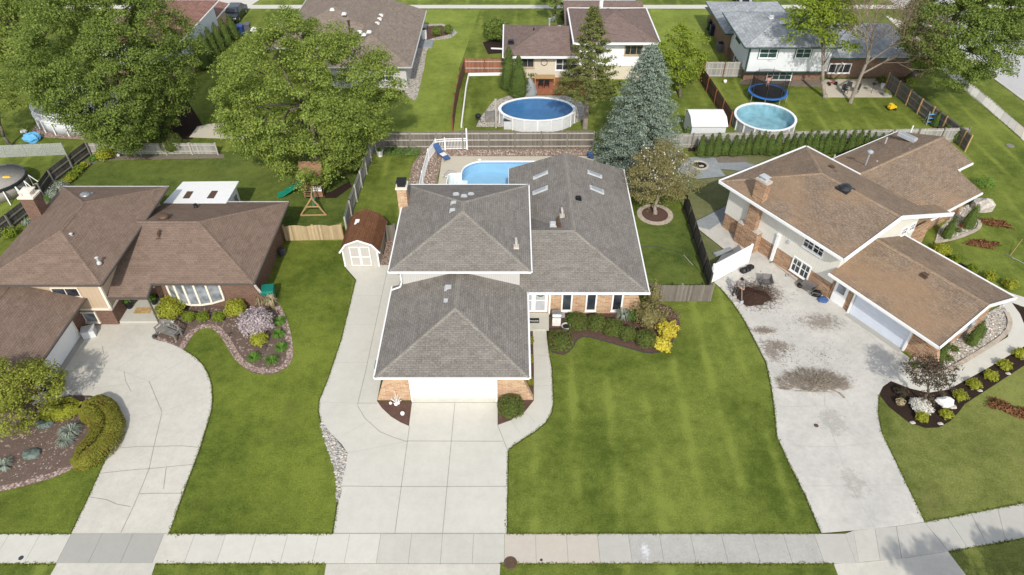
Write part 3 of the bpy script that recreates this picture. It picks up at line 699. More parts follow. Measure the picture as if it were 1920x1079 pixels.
m.prism(pix([(1563, 1058), (1620, 1055), (1700, 1047), (1777, 1035), (1850, 1130), (1590, 1130)]), -.02, .026)
struct(m, 'driveway', 'concrete_old', tri=True)
m = MB().prism([(-200, -4), (200, -4), (200, 12.4), (-200, 12.4)], -.05, -.0); struct(m, 'road', 'road')
m = MB().prism([(-200, 12.4), (200, 12.4), (200, 12.6), (-200, 12.6)], -.05, .12); struct(m, 'kerb', 'concrete')
# the middle drive
main_drive = [(625, 1001.5), (632, 955), (639, 912), (649, 872), (652, 851), (641, 834), (619, 812), (602, 790), (598, 770), (600, 750), (614, 717), (626, 681), (640, 640), (655, 580), (668, 525), (653, 508), (645, 498),
              (728, 498), (752, 520), (736, 600), (707, 753), (716, 766), (733, 782), (751, 793), (767, 800), (773, 752), (933, 752), (933, 798), (958, 789), (984, 773), (1001, 752), (1001, 690), (999, 620), (1024, 620), (1028, 656), (1034, 693), (1036, 735), (1037, 755), (1033, 776), (1022, 793), (1003, 809), (978, 825), (962, 836), (952, 846), (950, 1001.5)]
slab('driveway', main_drive, .034, 'concrete')
def joints(name, lines, w_, z, mat='joint', curve=False):
    m = MB()
    for ln in lines:
        q = pix(ln); q = smooth_poly(q, False, 2) if curve else q; s = strip(q, w_, z); m.add(s.v, s.f)
    return struct(m, name, mat)
joints('driveway_joint', [[(740.5, 1001), (768, 800)], [(830, 1001), (853, 756)], [(728, 499), (685, 700), (670.5, 760)], [(670.5, 762), (685, 786), (713, 811), (740, 822), (763, 829)], [(763, 828), (943, 828.5)], [(640, 912.5), (750, 913.5), (951, 913)],
                          [(933, 798), (952, 846)], [(707, 757), (671, 757)], [(773, 756), (933, 756)], [(625, 1001), (950, 1001)]], .028, .039, 'joint')
joints('driveway_joint', [[(652, 851), (763, 829)], [(640, 819), (690, 791)], [(984, 773), (1003, 792)], [(1001, 725), (1036, 724)], [(598, 755), (670, 757)], [(626, 681), (690, 681)], [(648, 610), (705, 610)], [(660, 555), (717, 555)], [(1000, 668), (1030, 668)], [(958, 789), (975, 812)]], .018, .039, 'joint_light')
# porch slab
m = MB().prism(pix([(985, 590), (1029, 590), (1029, 621), (985, 621)]), -.02, .16); struct(m, 'porch_step', 'concrete_side')
# left neighbour's drive
left_drive = [(134, 1001.5), (167, 933), (189, 884), (209, 840), (222, 812), (225, 795), (219, 772), (202, 752), (170, 742), (130, 742), (60, 760), (97, 712), (130, 651), (163, 620), (165, 603), (224, 606), (224, 600), (330, 600), (300, 625), (287, 637), (299, 640), (321, 646), (346, 658), (366, 671), (380, 685), (390, 702), (396, 722), (398, 748), (396, 770), (390, 791), (374, 843), (346, 917), (316.5, 1001.5)]
slab('driveway', left_drive, .034, 'concrete_old')
joints('driveway_joint', [[(103, 690), (220, 693), (280, 716)], [(220, 692), (300, 640)], [(280, 716), (340, 680), (362, 668)], [(175, 729), (280, 716)], [(120, 707), (190, 655)], [(228, 797), (330, 765), (397, 745)], [(134, 1001), (316, 1001)]], .02, .039, 'joint_light')
joints('crack', [[(280, 716), (292, 745), (304, 773)], [(304, 775), (298, 800), (289, 838), (280, 880), (268, 910), (250, 952), (227, 1000)], [(212, 842), (240, 840), (262, 838), (300, 838), (340, 837), (375, 840)], [(186, 889), (230, 884), (262, 881), (280, 880), (320, 876), (362, 872)],
                 [(168, 933), (200, 938), (218, 946), (245, 951)], [(262, 927), (290, 926), (343, 926)], [(312, 878), (310, 895), (307, 918)], [(233, 697), (236, 715), (246, 735)], [(192, 650), (196, 668), (187, 688)]], .024, .040, 'crack')
# porch of the left house
m = MB().prism(pix([(224, 606), (300, 606), (303, 560), (240, 555)]), -.02, .15); struct(m, 'porch_step', 'concrete_side', tri=True)
# right neighbour's drive
right_drive = [(1540, 1000), (1508, 925), (1479, 868), (1457, 819), (1453, 774), (1447, 729), (1437, 681), (1416, 640), (1395, 600), (1373, 567), (1350, 540), (1322, 515), (1345, 490), (1360, 470), (1322, 440), (1302, 424), (1303, 416), (1322, 407), (1360, 392), (1400, 420), (1420, 460), (1470, 500), (1594, 588), (1705, 672), (1697, 700), (1672, 714), (1655, 726), (1647, 742), (1645, 774), (1652, 811), (1667, 842), (1687, 884), (1733, 979), (1690, 986), (1640, 992)]
slab('driveway', right_drive, .034, 'concrete_right')
joints('driveway_joint', [[(1546, 640), (1546, 760), (1551, 780), (1570, 845), (1596, 912), (1640, 992)], [(1453, 764), (1546, 762), (1640, 780)], [(1480, 837), (1567, 839), (1660, 830)], [(1505, 912), (1597, 912), (1697, 909)], [(1437, 681), (1546, 640)], [(1546, 700), (1645, 742)], [(1590, 590), (1697, 693)]], .02, .039, 'joint_light')
slab('path', [(1670, 715), (1689, 698), (1712, 706), (1776, 701), (1889, 633), (1895, 608), (1888, 587), (1872, 572), (1893, 564), (1912, 590), (1921, 612), (1920, 650), (1850, 692), (1778, 731), (1740, 737), (1706, 729)], .045, 'concrete_white')
slab('path', [(1860, 540), (1990, 580), (1990, 600), (1896, 568), (1870, 556)], .045, 'concrete_white')
# fire-pit terrace and its path
slab('terrace', [(1286, 296), (1338, 294), (1347, 306), (1400, 305), (1420, 312), (1395, 322), (1350, 317), (1361, 331), (1310, 336), (1296, 334), (1270, 320)], .03, 'slate')
slab('path', [(1302, 424), (1303, 416), (1322, 407), (1365, 385), (1385, 395), (1362, 410), (1330, 432)], .037, 'slate')
# planting beds
def bed(poly, mat, z=.02, it=0, name='planting_bed'):
    q = pix(poly); q = smooth_poly(q, True, it) if it else q
    return struct(MB().prism(q, -.02, z), name, mat, tri=True)
bed([(1029, 600), (1029, 640), (1034, 660), (1055, 666), (1072, 656), (1079, 638), (1097, 630), (1127, 638), (1177, 652), (1207, 661), (1227, 663), (1245, 657), (1262, 640), (1276, 615), (1273, 597), (1258, 576), (1225, 566), (1190, 578), (1029, 580)], 'mulch')
joints('bed_edging', [[(1034, 661), (1055, 667), (1073, 657), (1080, 638), (1097, 631), (1127, 639), (1177, 653), (1207, 662), (1227, 664), (1245, 658), (1262, 641)]], .07, .045, 'dark_grey', True)
bed([(707, 752), (716, 766), (733, 782), (751, 793), (767, 800), (773, 752)], 'mulch'); bed([(933, 752), (933, 798), (958, 789), (984, 773), (1001, 752)], 'mulch')
bed([(990, 625), (999, 622), (1001, 752), (980, 752), (980, 640)], 'mulch')
lb = [(287, 637), (300, 645), (322, 653), (342, 660), (348, 652), (352, 645), (358, 634), (365, 624), (378, 617), (391, 615), (403, 618), (412, 624), (419, 635), (425, 646), (432, 660), (440, 672), (449, 683), (459, 691), (470, 698), (483, 702), (508, 703), (524, 698), (537, 690), (545, 681), (549, 671), (549, 650), (547, 634), (542, 615), (536, 596), (519, 566), (500, 560), (440, 560), (298, 570), (300, 600)]
bed(lb, 'mulch_grey')
def band(line, width, name, mat, z=.028): return struct(strip(smooth_poly(pix(line), False, 2), width, z), name, mat)
band([(289, 634), (304, 642), (322, 650), (338, 655), (345, 645), (353, 633), (362, 622), (376, 614), (391, 611), (406, 615), (417, 626), (428, 641), (437, 658), (448, 674), (463, 687), (484, 696), (508, 697), (526, 691), (539, 682), (544, 668), (543, 650), (541, 634), (534, 605), (520, 575)], .42, 'gravel_edging', 'gravel_pink')
scatter('gravel', pix(lb), 150, .035, ['stone_pale', 'gravel_pink', 'gravel_tan'], .022)
fb = [(-60, 935), (0, 923), (58, 909), (111, 893), (150, 872), (209, 842), (223, 822), (227, 797), (219, 771), (200, 752), (148, 741), (90, 742), (40, 760), (-60, 800)]
bed(fb, 'mulch_grey'); band([(-60, 930), (0, 918), (58, 904), (111, 888), (150, 868), (207, 838)], .35, 'gravel_edging', 'gravel_pink')
scatter('gravel', pix([(20, 900), (115, 880), (130, 790), (90, 770), (30, 830)]), 110, .035, ['stone_pale', 'gravel_pink'], .022)
cb = [(602, 791), (619, 813), (640, 835), (650, 850), (650, 868), (641, 900), (638, 935), (631, 940), (632, 900), (626, 872), (611, 835), (604, 805)]
bed(cb, 'cobble'); scatter('cobbles', pix(cb), 420, .11, ['stone_pale', 'cobble', 'concrete_grey'], .02, .35)
bed([(1670, 714), (1706, 728), (1742, 737), (1778, 731), (1850, 692), (1920, 651), (1990, 612), (2060, 640), (1990, 662), (1920, 686), (1865, 722), (1809, 758), (1797, 774), (1782, 790), (1760, 802), (1735, 803), (1703, 792), (1666, 763), (1650, 742), (1655, 726)], 'mulch_dark')
bed([(1912, 575), (1900, 560), (1840, 520), (1800, 492), (1770, 472), (1766, 482), (1800, 510), (1860, 552), (1921, 612), (1960, 640), (1990, 600)], 'mulch_dark')
rg = [(1690, 698), (1720, 660), (1810, 610), (1880, 572), (1888, 587), (1894, 608), (1886, 631), (1830, 668), (1776, 699), (1740, 706), (1712, 704)]
bed(rg, 'gravel_white', .06); scatter('stones', pix(rg), 300, .075, ['cushion_white', 'stone_pale', 'gravel_white', 'gravel_tan'], .06, .5)
band([(1712, 705), (1745, 707), (1776, 698), (1832, 665), (1886, 630), (1894, 606), (1886, 588)], .28, 'edging_blocks', 'block_edge', .14)
rg2 = [(1752, 455), (1790, 447), (1830, 432), (1838, 420), (1824, 402), (1844, 393), (1850, 380), (1840, 372), (1800, 392), (1760, 430)]
bed(rg2, 'gravel_white', .06); scatter('stones', pix(rg2), 200, .07, ['cushion_white', 'stone_pale', 'gravel_white'], .06, .5)
band([(1752, 458), (1792, 450), (1832, 434), (1838, 421), (1828, 406)], .28, 'edging_blocks', 'block_edge', .14)
bed([(1292, 272), (1560, 276), (1700, 262), (1700, 275), (1560, 284), (1290, 284)], 'mulch_dark')
bed([(1325, 283), (1400, 296), (1400, 305), (1345, 305), (1320, 290)], 'bare_soil', .012)
bed([(60, 400), (101, 350), (170, 294), (420, 290), (420, 297), (230, 300), (185, 302), (145, 330), (120, 352), (100, 375), (75, 420)], 'bare_soil')
bed([(690, 245), (870, 245), (1110, 245), (1110, 285), (1170, 310), (700, 288), (690, 290)], 'bare_soil', .003)
# tree ring
q = [(P(1228, 403)[0] + 1.45 * math.cos(a), P(1228, 403)[1] + 1.45 * math.sin(a)) for a in np.linspace(0, 2 * PI, 25)[:-1]]
c0 = P2(1228, 403); struct(MB().prism(q, -.02, .05), 'tree_ring', 'block_edge')
struct(MB().prism([(c0[0] + (x - c0[0]) * .72, c0[1] + (y - c0[1]) * .72) for x, y in q], -.02, .07), 'planting_bed', 'mulch')
# pool surround of the middle house
bed([(745, 420), (765, 352), (772, 310), (788, 290), (800, 281), (1110, 279), (1110, 292), (830, 293), (800, 420)], 'gravel_tan', .015)
scatter('gravel', pix([(770, 350), (785, 300), (800, 283), (1108, 281), (1108, 291), (828, 293), (812, 350)]), 1100, .07, ['gravel_tan', 'stone_pale', 'gravel_pink'], .015)
joints('bed_edging', [[(740, 282), (775, 288), (792, 298), (788, 315), (784, 345)]], .10, .03, 'rail_dark', True)
dx0, dy1 = P(824, 330)[0], P(900, 294)[1]
m = MB()
for poly in ([(dx0, 41), (PX0 - .15, 41), (PX0 - .15, dy1), (dx0, dy1)], [(PX0 - .15, PY1 + .15), (8.2, PY1 + .15), (8.2, dy1), (PX0 - .15, dy1)], [(PX1 + .15, 42), (8.2, 42), (8.2, PY1 + .15), (PX1 + .15, PY1 + .15)]):
    m.prism(poly, -.02, .04)
struct(m, 'pool_deck', 'concrete_deck')
joints('deck_joint', [[(x, 302), (x + 2, 294)] for x in range(890, 1100, 26)] + [[(822, 320), (848, 320)], [(866, 302), (850, 294)]], .02, .046, 'joint_light')
# far street side
ya, yc = P(0, 16.6)[1], P(0, 10)[1]
struct(MB().prism([(-75, ya), (70, ya), (70, yc), (-75, yc)], -.02, .03), 'pavement', 'concrete_white')
struct(MB().prism([(-200, 99.5), (200, 99.5), (200, 108), (-200, 108)], -.02, .02), 'road', 'road')
slab('driveway', [(430, 40), (432, 36), (497, -6), (410, -6), (405, 20)], .036, 'concrete_white')
slab('driveway', [(1318, 0), (1405, 0), (1402, -12), (1312, -12)], .036, 'asphalt'); sheet('driveway', [(1321, 14), (1345, 14), (1345, 40), (1338, 36)], .034, 'asphalt')
slab('path', [(683, 12), (704, 10), (712, -6), (690, -6)], .036, 'concrete_white')
slab('driveway', [(1065, 0), (1188, 0), (1186, -12), (1066, -12)], .036, 'concrete_white')
# side street, right
m = MB().prism(pix([(1827, 122), (1920, 191), (2160, 370), (2300, 300), (1920, 81), (1889, 63), (1760, -10), (1660, -10)]), -.02, .012); struct(m, 'road', 'road', tri=True)
for ln in ([(1640, -20), (1827, 121), (1920, 190), (2160, 369)], [(1760, -11), (1889, 62), (1920, 80), (2300, 299)]):
    s = strip(pix(ln), .3, 0); m = MB()
    for f in s.f: m.prism([s.v[i][:2] for i in f], -.02, .12)
    struct(m, 'kerb', 'concrete_old')
m = MB(); a0, a1, b0, b1 = P2(1690, 62), P2(1960, 300), P2(1712, 60), P2(1960, 276)
lab = [(1660, 30), (1757, 123), (1797, 160), (1850, 205), (1914, 260), (2000, 335)]; rb = [(1690, 40), (1763, 110), (1805, 144), (1862, 190), (1920, 240), (2010, 315)]
lab, rb = pix(lab), pix(rb); k = 0
for i in range(5):
    for j in range(5):
        L = lambda A, f: (A[i][0] * (1 - f) + A[i + 1][0] * f, A[i][1] * (1 - f) + A[i + 1][1] * f)
        m.cur = random.choice([0, 0, 2, 5, 4]) if i else 2; m.prism([L(lab, (j + .01) / 5), L(lab, (j + .99) / 5), L(rb, (j + .99) / 5), L(rb, (j + .01) / 5)], -.02, .03)
struct(m, 'pavement', walk_m)
# back yards
sheet('planting_bed', [(740, 165), (770, 140), (778, 92), (800, 75), (806, 90), (800, 95), (795, 130), (783, 180), (778, 190)], .01, 'gravel_white')
bed([(775, 90), (792, 46), (830, 45), (848, 52), (858, 62), (845, 72), (815, 76), (795, 84)], 'gravel_white', .012); bed([(800, 76), (800, 50), (828, 48), (845, 58), (840, 66), (812, 72)], 'mulch', .02)
bed([(893, 238), (900, 222), (925, 190), (955, 180), (1060, 180), (1088, 190), (1104, 206), (1098, 222), (1060, 240)], 'gravel_white', .02)
slab('terrace', [(985, 150), (1100, 146), (1100, 178), (985, 178)], .12, 'deck_red')
bed([(1550, 183), (1545, 150), (1640, 148), (1670, 168), (1672, 183)], 'concrete_deck', .03, 0, 'terrace'); bed([(1385, 158), (1392, 146), (1545, 150), (1548, 164), (1480, 162)], 'bare_soil', .01)
bed([(905, 80), (925, 74), (945, 78), (945, 100), (915, 102)], 'mulch_dark', .02)
bed([(60, 245), (75, 222), (100, 225), (160, 245), (160, 262), (80, 258)], 'gravel_pink', .02); bed([(355, 258), (370, 238), (400, 232), (460, 232), (470, 262)], 'concrete_deck', .03, 0, 'terrace')
bed([(570, 372), (620, 360), (655, 340), (660, 350), (640, 365), (630, 372)], 'mulch_dark', .01)
bed([(290, 60), (300, 260), (360, 262), (380, 235), (340, 170), (400, 80)], 'mulch_dark', .012)

# ================================================================ MIDDLE HOUSE
H1 = thing('house', 'split-level tan brick house with grey hipped roofs and white garage door in the middle', 'house', (-3, 34, 0))
zU = 4.4
V, Fc, caps = hipV(-7.72, 1.2, 33.39, 43.37, zU)
r1 = roof(H1, V, Fc, 'shingle_grey', 'white', caps, EAV, capm='shingle_cap')
wallp(H1, [(-7.05, 34.0), (.5, 34.0), (.5, 42.8), (-7.05, 42.8)], 0, zU - .10, 'siding_grey', 'upper_wall')
# garage roof: hip in front, ridge running back into the upper wall
gx0, gx1, gy0, gz = -7.76, .98, 26.2, 2.6; gr = (gx1 - gx0) / 2; gp = .30; gzt = gz + gr * gp
V = [(gx0, gy0, gz), (gx1, gy0, gz), (gx1, 34.6, gz), (gx0, 34.05, gz), (gx0 + gr, gy0 + gr, gzt), (gx0 + gr, 34.05, gzt), (.45, 34.6, gz + .53 * gp), (.45, 34.05, gz + .53 * gp)]
r2 = roof(H1, V, [(0, 1, 4), (1, 2, 6, 7, 5, 4), (3, 0, 4, 5)], 'shingle_grey', 'white', [(0, 4), (1, 4), (4, 5)], [(0, 1), (3, 0)], capm='shingle_cap')
m = MB(); m.beam((gx1 + .05, gy0, gz - .045), (gx1 + .05, 33.4, gz - .045), .11, .13); m.build('gutter', 'white', r2)
# right-hand wing: front slope and gabled wing to the back
x0, xr, x1, y0, y1, z0 = -.28, 4.2, 8.8, 33.45, 48.46, 2.6; rn = x1 - xr; zt = z0 + rn * .333; yr = y0 + rn; xl = .45
V = [(xl, y0 - .0, z0), (x1, y0, z0), (9.0, y1, z0), (xr, y1 + .0, zt), (x0, y1, z0), (xr, yr, zt), (xl, yr, zt), (x0, yr + rn, z0), (x0, y1, z0)]
V = [(xl, y0, z0), (x1, y0, z0), (x1 + .18, y1, z0), (xr, y1, zt), (x0, y1, z0 + .05), (xr, yr, zt), (xl, yr, zt), (x0, yr + (xr - x0), z0 + .05), (xl, yr + rn, z0), ]
r3 = roof(H1, V[:8], [(0, 1, 5, 6), (1, 2, 3, 5), (3, 4, 7, 5), (6, 5, 7)], 'shingle_grey', 'white', [(1, 5), (5, 3), (6, 5)], [(1, 2), (7, 4)], capm='shingle_cap')
m = MB(); m.beam((.95, y0 - .055, z0 - .045), (x1 + .1, y0 - .055, z0 - .045), .11, .13); m.build('gutter', 'white', r3)
fw = 34.25
wallp(H1, [(.5, fw), (8.05, fw), (8.25, 47.9), (.4, 47.9), (.4, 42.0), (.5, 42.0)], 0, 2.58, 'brick_tan')
m = MB()   # gable of the back wing
m.add([(.4, 47.7, 2.5), (8.25, 47.7, 2.5), (8.25, 47.9, 2.5), (.4, 47.9, 2.5), (xr, 47.7, 3.95), (xr, 47.9, 3.95)], [(0, 1, 4), (2, 3, 5), (1, 2, 5, 4), (3, 0, 4, 5)]); m.build('gable', 'siding_grey', H1)
def wing(parent, xa_, xb_, y, yb_, z1, flare, mat, side):
    """brick end panel that flares outwards towards the ground"""
    m = MB(); s = side
    vs = [(xa_, y, 0), (xb_ + s * flare, y, 0), (xb_, y, z1), (xa_, y, z1), (xa_, yb_, 0), (xb_ + s * flare, yb_, 0), (xb_, yb_, z1), (xa_, yb_, z1)]
    f = [(0, 1, 2, 3), (7, 6, 5, 4), (1, 5, 6, 2), (4, 0, 3, 7), (3, 2, 6, 7)]
    if s < 0: f = [tuple(reversed(q)) for q in f]
    return m.add(vs, f).build('flared_wall', mat, parent)
gw = 26.72
wallp(H1, [(-7.2, gw), (-5.95, gw), (-5.95, gw + .3), (-6.9, gw + .3), (-6.9, 34.2), (-7.2, 34.2)], 0, 2.5, 'brick_tan', 'garage_wall')
wallp(H1, [(-.86, gw), (.4, gw), (.4, 34.4), (.1, 34.4), (.1, gw + .3), (-.86, gw + .3)], 0, 2.5, 'brick_tan', 'garage_wall')
wing(H1, -7.2, -7.22, gw - .003, gw + .35, 2.48, .78, 'brick_tan', -1); wing(H1, .4, .42, gw - .003, gw + .35, 2.48, .86, 'brick_tan', 1)
wing(H1, 8.05, 8.07, fw - .003, fw + .35, 2.55, .80, 'brick_tan', 1)
m = MB().box((-5.95 - .86) / 2, gw + .17, .06, 5.09, .08, 2.44); gd = m.build('garage_door', 'door_white', H1)
m = MB()
for k in range(1, 4): m.box((-5.95 - .86) / 2, gw + .125, .06 + k * .58, 5.05, .012, .02)
m.build('panel_groove', 'gutter_grey', gd)
m = MB().box((-5.95 - .86) / 2, gw + .05, .0, 5.09, .34, .055); m.build('threshold', 'concrete_old', H1)
m = MB().box(-5.9, gw - .01, .05, .1, .3, 2.45).box(-.91, gw - .01, .05, .1, .3, 2.45).box((-5.95 - .86) / 2, gw, 2.38, 5.0, .3, .12); m.build('door_frame', 'white', H1)
m = MB().box(-.68, gw - .03, 1.85, .1, .05, .22); m.build('house_number', 'brick_right', H1)
# entrance: double door, wreath, three tall windows
dw = MB(); dx = .5 + 1.15
for u in (.98, 1.62): pass
dr = MB().box(1.62, fw - .03, .2, 1.5, .06, 2.12).build('door', 'white', H1)
m = MB()
for u, ww in ((1.12, .36), (1.88, .62)):
    for zz, hh in ((.36, .85), (1.29, .9)): m.box(u, fw - .065, zz, ww, .012, hh)
m.build('pane', 'curtain', dr)
m = MB()
for i in range(16):
    a, b = 2 * PI * i / 16, 2 * PI * (i + 1) / 16; m.tube((1.88 + .2 * math.cos(a), fw - .1, 1.85 + .2 * math.sin(a)), (1.88 + .2 * math.cos(b), fw - .1, 1.85 + .2 * math.sin(b)), .045, .045, 6)
tag(m.build('wreath', 'leaf_box', dr), 'round wreath on the white front door')
m = MB().box(2.5, fw - .04, .0, .12, .14, 2.5); m.build('door_frame', 'white', H1)
for px in (1061, 1106, 1154):
    xx = P(px, 587)[0]; window(H1, xx, fw, .28, .74, 2.15, -PI / 2, 'white', 'glass', 1, 1, .10)
m = MB()
for k in range(2): m.box(2.85 - .0, fw - .05, 1.95, .1, .1, .2)
m.build('wall_lamp', 'black', H1)
# downspout at the upper left corner
m = MB().path([(-7.35, 33.75, 4.25), (-7.1, 33.85, 4.0), (-7.1, 33.85, 3.1), (-7.2, 33.7, 2.85), (-7.75, 33.55, 2.72)], .055, 6).build('downspout', 'white', H1)
chimney(H1, -7.95, -7.3, 40.4, 41.25, 0, 5.9, 'brick_tan', hood=False)
m = MB().box(-7.62, 40.82, 6.02, .55, .6, .30).box(-7.62, 40.82, 6.34, .68, .75, .06); m.build('rain_hood', 'black', H1)
for px, py, z in ((855, 366, 5.35), (870, 369.5, 5.5), (883, 366, 5.3), (851, 382, 5.6), (849, 396, 5.6)): vent(r1, P(px, py, z), .26, .1)
for px, py, z in ((841, 541, 3.7), (838, 567, 3.6)): vent(r2, P(px, py, z), .30, .12)
def bent_pipe(parent, p, mat='stone_pale'):
    m = MB(); m.tube((p[0], p[1], p[2] - .15), (p[0], p[1], p[2] + .35), .08, .08, 8); m.tube((p[0], p[1], p[2] + .30), (p[0] - .02, p[1] + .35, p[2] + .38), .10, .08, 8); m.box(p[0], p[1], p[2] - .1, .35, .4, .13)
    return m.build('vent_pipe', mat, parent)
bent_pipe(r1, P(968, 462, 4.95)); bent_pipe(r3, P(1054, 404, 4.0)); vent(r3, P(1037, 421, 4.05), .28, .12); bent_pipe(r3, P(1047, 421, 4.05), 'bronze')
vent(r3, P(1084.5, 372, 4.0), .26, .10, 'black')
m = MB()
for (px, py), dz in (((1013, 329), 0), ((1014, 357), 0)):
    pass
def skylight(parent, c1, c2, hw, zf):
    a = P(*c1, zf); b = P(*c2, zf); return a, b
def on_plane(px, py, f):
    z = 3.5
    for _ in range(12): x, y, _z = P(px, py, z); z = f(x, y)
    return (x, y, z)
fL = lambda x, y: zt - (xr - x) * .333; fR = lambda x, y: zt - (x - xr) * .333
for cs, ff in ((((1000, 334), (1028, 322), (1028, 326), (1000, 338)), fL), (((999, 362), (1028, 350), (1028, 356), (999, 367)), fL), (((1100, 321), (1128, 331), (1128, 336), (1101, 326)), fR), (((1104, 349), (1131, 359), (1132, 366), (1106, 355)), fR)):
    pts = [Vector(on_plane(*c, ff)) for c in cs]; n = Vector((-.316 if ff is fL else .316, 0, .948))
    ctr = sum(pts, Vector()) / 4; m = MB(); up = [p + n * .13 for p in pts]; dn = [p - n * .02 for p in pts]
    m.add([tuple(p) for p in dn + up], [(4, 5, 6, 7), (0, 1, 5, 4), (1, 2, 6, 5), (2, 3, 7, 6), (3, 0, 4, 7)]); so_ = m.build('skylight', 'gutter_grey', r3)
    m = MB(); g4 = [ctr + (p - ctr) * .72 + n * .142 for p in pts]; m.add([tuple(p) for p in g4], [(0, 1, 2, 3)]); m.build('pane', 'skylight', so_)
# things on the porch
m = MB().prism(pix([(992, 597), (1011, 597), (1011, 606), (992, 606)], .16), .16, .175); p = P(1001, 602, .16)
mat_o = solo(m, 'doormat', 'black', 'black doormat with the word house in white, on the porch step', 'doormat', p)
cu = bpy.data.curves.new('lettering', 'FONT'); cu.body = 'house'; cu.size = .26; cu.align_x = 'CENTER'; cu.align_y = 'CENTER'; cu.extrude = .001
tmp = bpy.data.objects.new('tmp', cu); C.objects.link(tmp); bpy.context.view_layer.update()
me = bpy.data.meshes.new_from_object(tmp.evaluated_get(bpy.context.evaluated_depsgraph_get())); bpy.data.objects.remove(tmp)
me.materials.clear(); me.materials.append(MATS['cushion_white']); lt = bpy.data.objects.new('lettering', me); C.objects.link(lt); lt.parent = mat_o; lt.location = (0, 0, .0195)

def edge_grass(lines, n, mat='leaf_lawn_edge', out=.07):
    ps = []
    for ln, z in lines:
        q = np.array(pix(ln)); L = np.linalg.norm(q[1:] - q[:-1], axis=1); c = np.concatenate([[0], np.cumsum(L)]); k = int(n * c[-1]); t = RNG.random(k) * c[-1]
        i = np.clip(np.searchsorted(c, t) - 1, 0, len(L) - 1); f = ((t - c[i]) / L[i])[:, None]; p = q[i] * (1 - f) + q[i + 1] * f
        w_ = np.abs(np.sin(t * 3.1) * np.sin(t * 1.3 + 1)) * out + .03; ps.append(np.concatenate([p + RNG.normal(size=(k, 2)) * w_[:, None] * .6, np.full((k, 1), .03)], 1))
    ps = np.concatenate(ps); tag(leaf_mesh('edge_grass', mat, ps, np.tile([0, 0, 1.0], (len(ps), 1)), .10, spread=.9), kind='stuff')
leafmat('leaf_lawn_edge', (.075, .105, .014), (.16, .19, .03), (.2, .2, .05), .2)
edge_grass([([(-40, 1002), (134, 1002)], 0), ([(316, 1002), (625, 1002)], 0), ([(950, 1002), (1536, 1001)], 0), ([(-40, 1058), (103, 1058)], 0), ([(293, 1058), (611, 1058)], 0), ([(937, 1058), (1563, 1058)], 0), ([(1733, 980), (1820, 964), (1920, 944)], 0), ([(1779, 1035), (1920, 1010)], 0),
            ([(950, 1001.5), (952, 846), (962, 836), (978, 825), (1003, 809), (1022, 793), (1033, 776), (1037, 755), (1036, 735), (1034, 693), (1028, 656)], 0), ([(625, 1001), (639, 912)], 0), ([(602, 790), (598, 770), (600, 750), (614, 717), (626, 681), (640, 640), (655, 580), (668, 525)], 0), ([(1540, 1000), (1508, 925), (1479, 868), (1457, 819), (1453, 774), (1447, 729), (1437, 681), (1416, 640), (1395, 600), (1373, 567), (1350, 540)], 0),
            ([(1733, 979), (1687, 884), (1667, 842), (1652, 811), (1645, 774), (1647, 742)], 0), ([(316.5, 1001.5), (346, 917), (374, 843), (390, 791), (396, 770), (398, 748), (396, 722), (390, 702), (380, 685), (366, 671), (346, 658)], 0), ([(134, 1001.5), (167, 933), (189, 884), (209, 840)], 0), ([(1757, 123), (1914, 260)], 0), ([(1763, 110), (1920, 240)], 0), ([(1827, 122), (1920, 190)], 0), ([(560, 17), (1060, 17)], 0)], 60)
# ================================================================ LEFT HOUSE
H2 = thing('house', 'brown-roofed split-level brick house on the left with a white bow window', 'house', (-25, 36, 0))
zu = 4.2
V, Fc, caps = hipV(-33.1, -25.33, 32.35, 43.4, zu, .325)
r = roof(H2, V, Fc, 'shingle_brown', 'gutter_dark', caps, [(0, 1), (1, 2)], capm='shingle_brown'); m = MB().beam((-33.1, 43.45, zu - .04), (-25.3, 43.45, zu - .04), .1, .12); m.build('gutter', 'gutter_grey', r)
wallp(H2, [(-32.5, 33.1), (-26.05, 33.1), (-26.05, 42.8), (-32.5, 42.8)], 1.5, zu - .1, 'siding_beige', 'upper_wall')
wallp(H2, [(-32.45, 33.15), (-26.1, 33.15), (-26.1, 42.7), (-32.45, 42.7)], 0, 1.5, 'brick_brown', 'wall')
m = MB().box(-26.05, 33.1, 1.5, .16, .16, 2.6).box(-29.3, 33.07, 1.42, 6.6, .1, .14).box(-26.02, 34.0, 1.42, .1, 1.9, .14); m.build('corner_trim', 'cream', H2)
for (px, py, z), mt in (((161, 369, 5.0), 'steel'),): 
    m = MB().lathe(P(px, py, z - .15), [(.34, 0), (.34, .16), (.30, .24), (.15, .30), (.02, .32)], 14).box(*P(px, py, z - .2)[:2], z - .28, .8, .8, .18); m.build('skylight_dome', mt, r)
pipe(r, P(137, 447, 5.0), .3, .06); pipe(r, P(185, 492, 4.65), .3, .06)
c = P(75, 400, 4.2); o = chimney(H2, -33.55, -32.6, 39.55, 40.45, 0, 5.7, 'brick_brown', cap='cream', topm='cream')
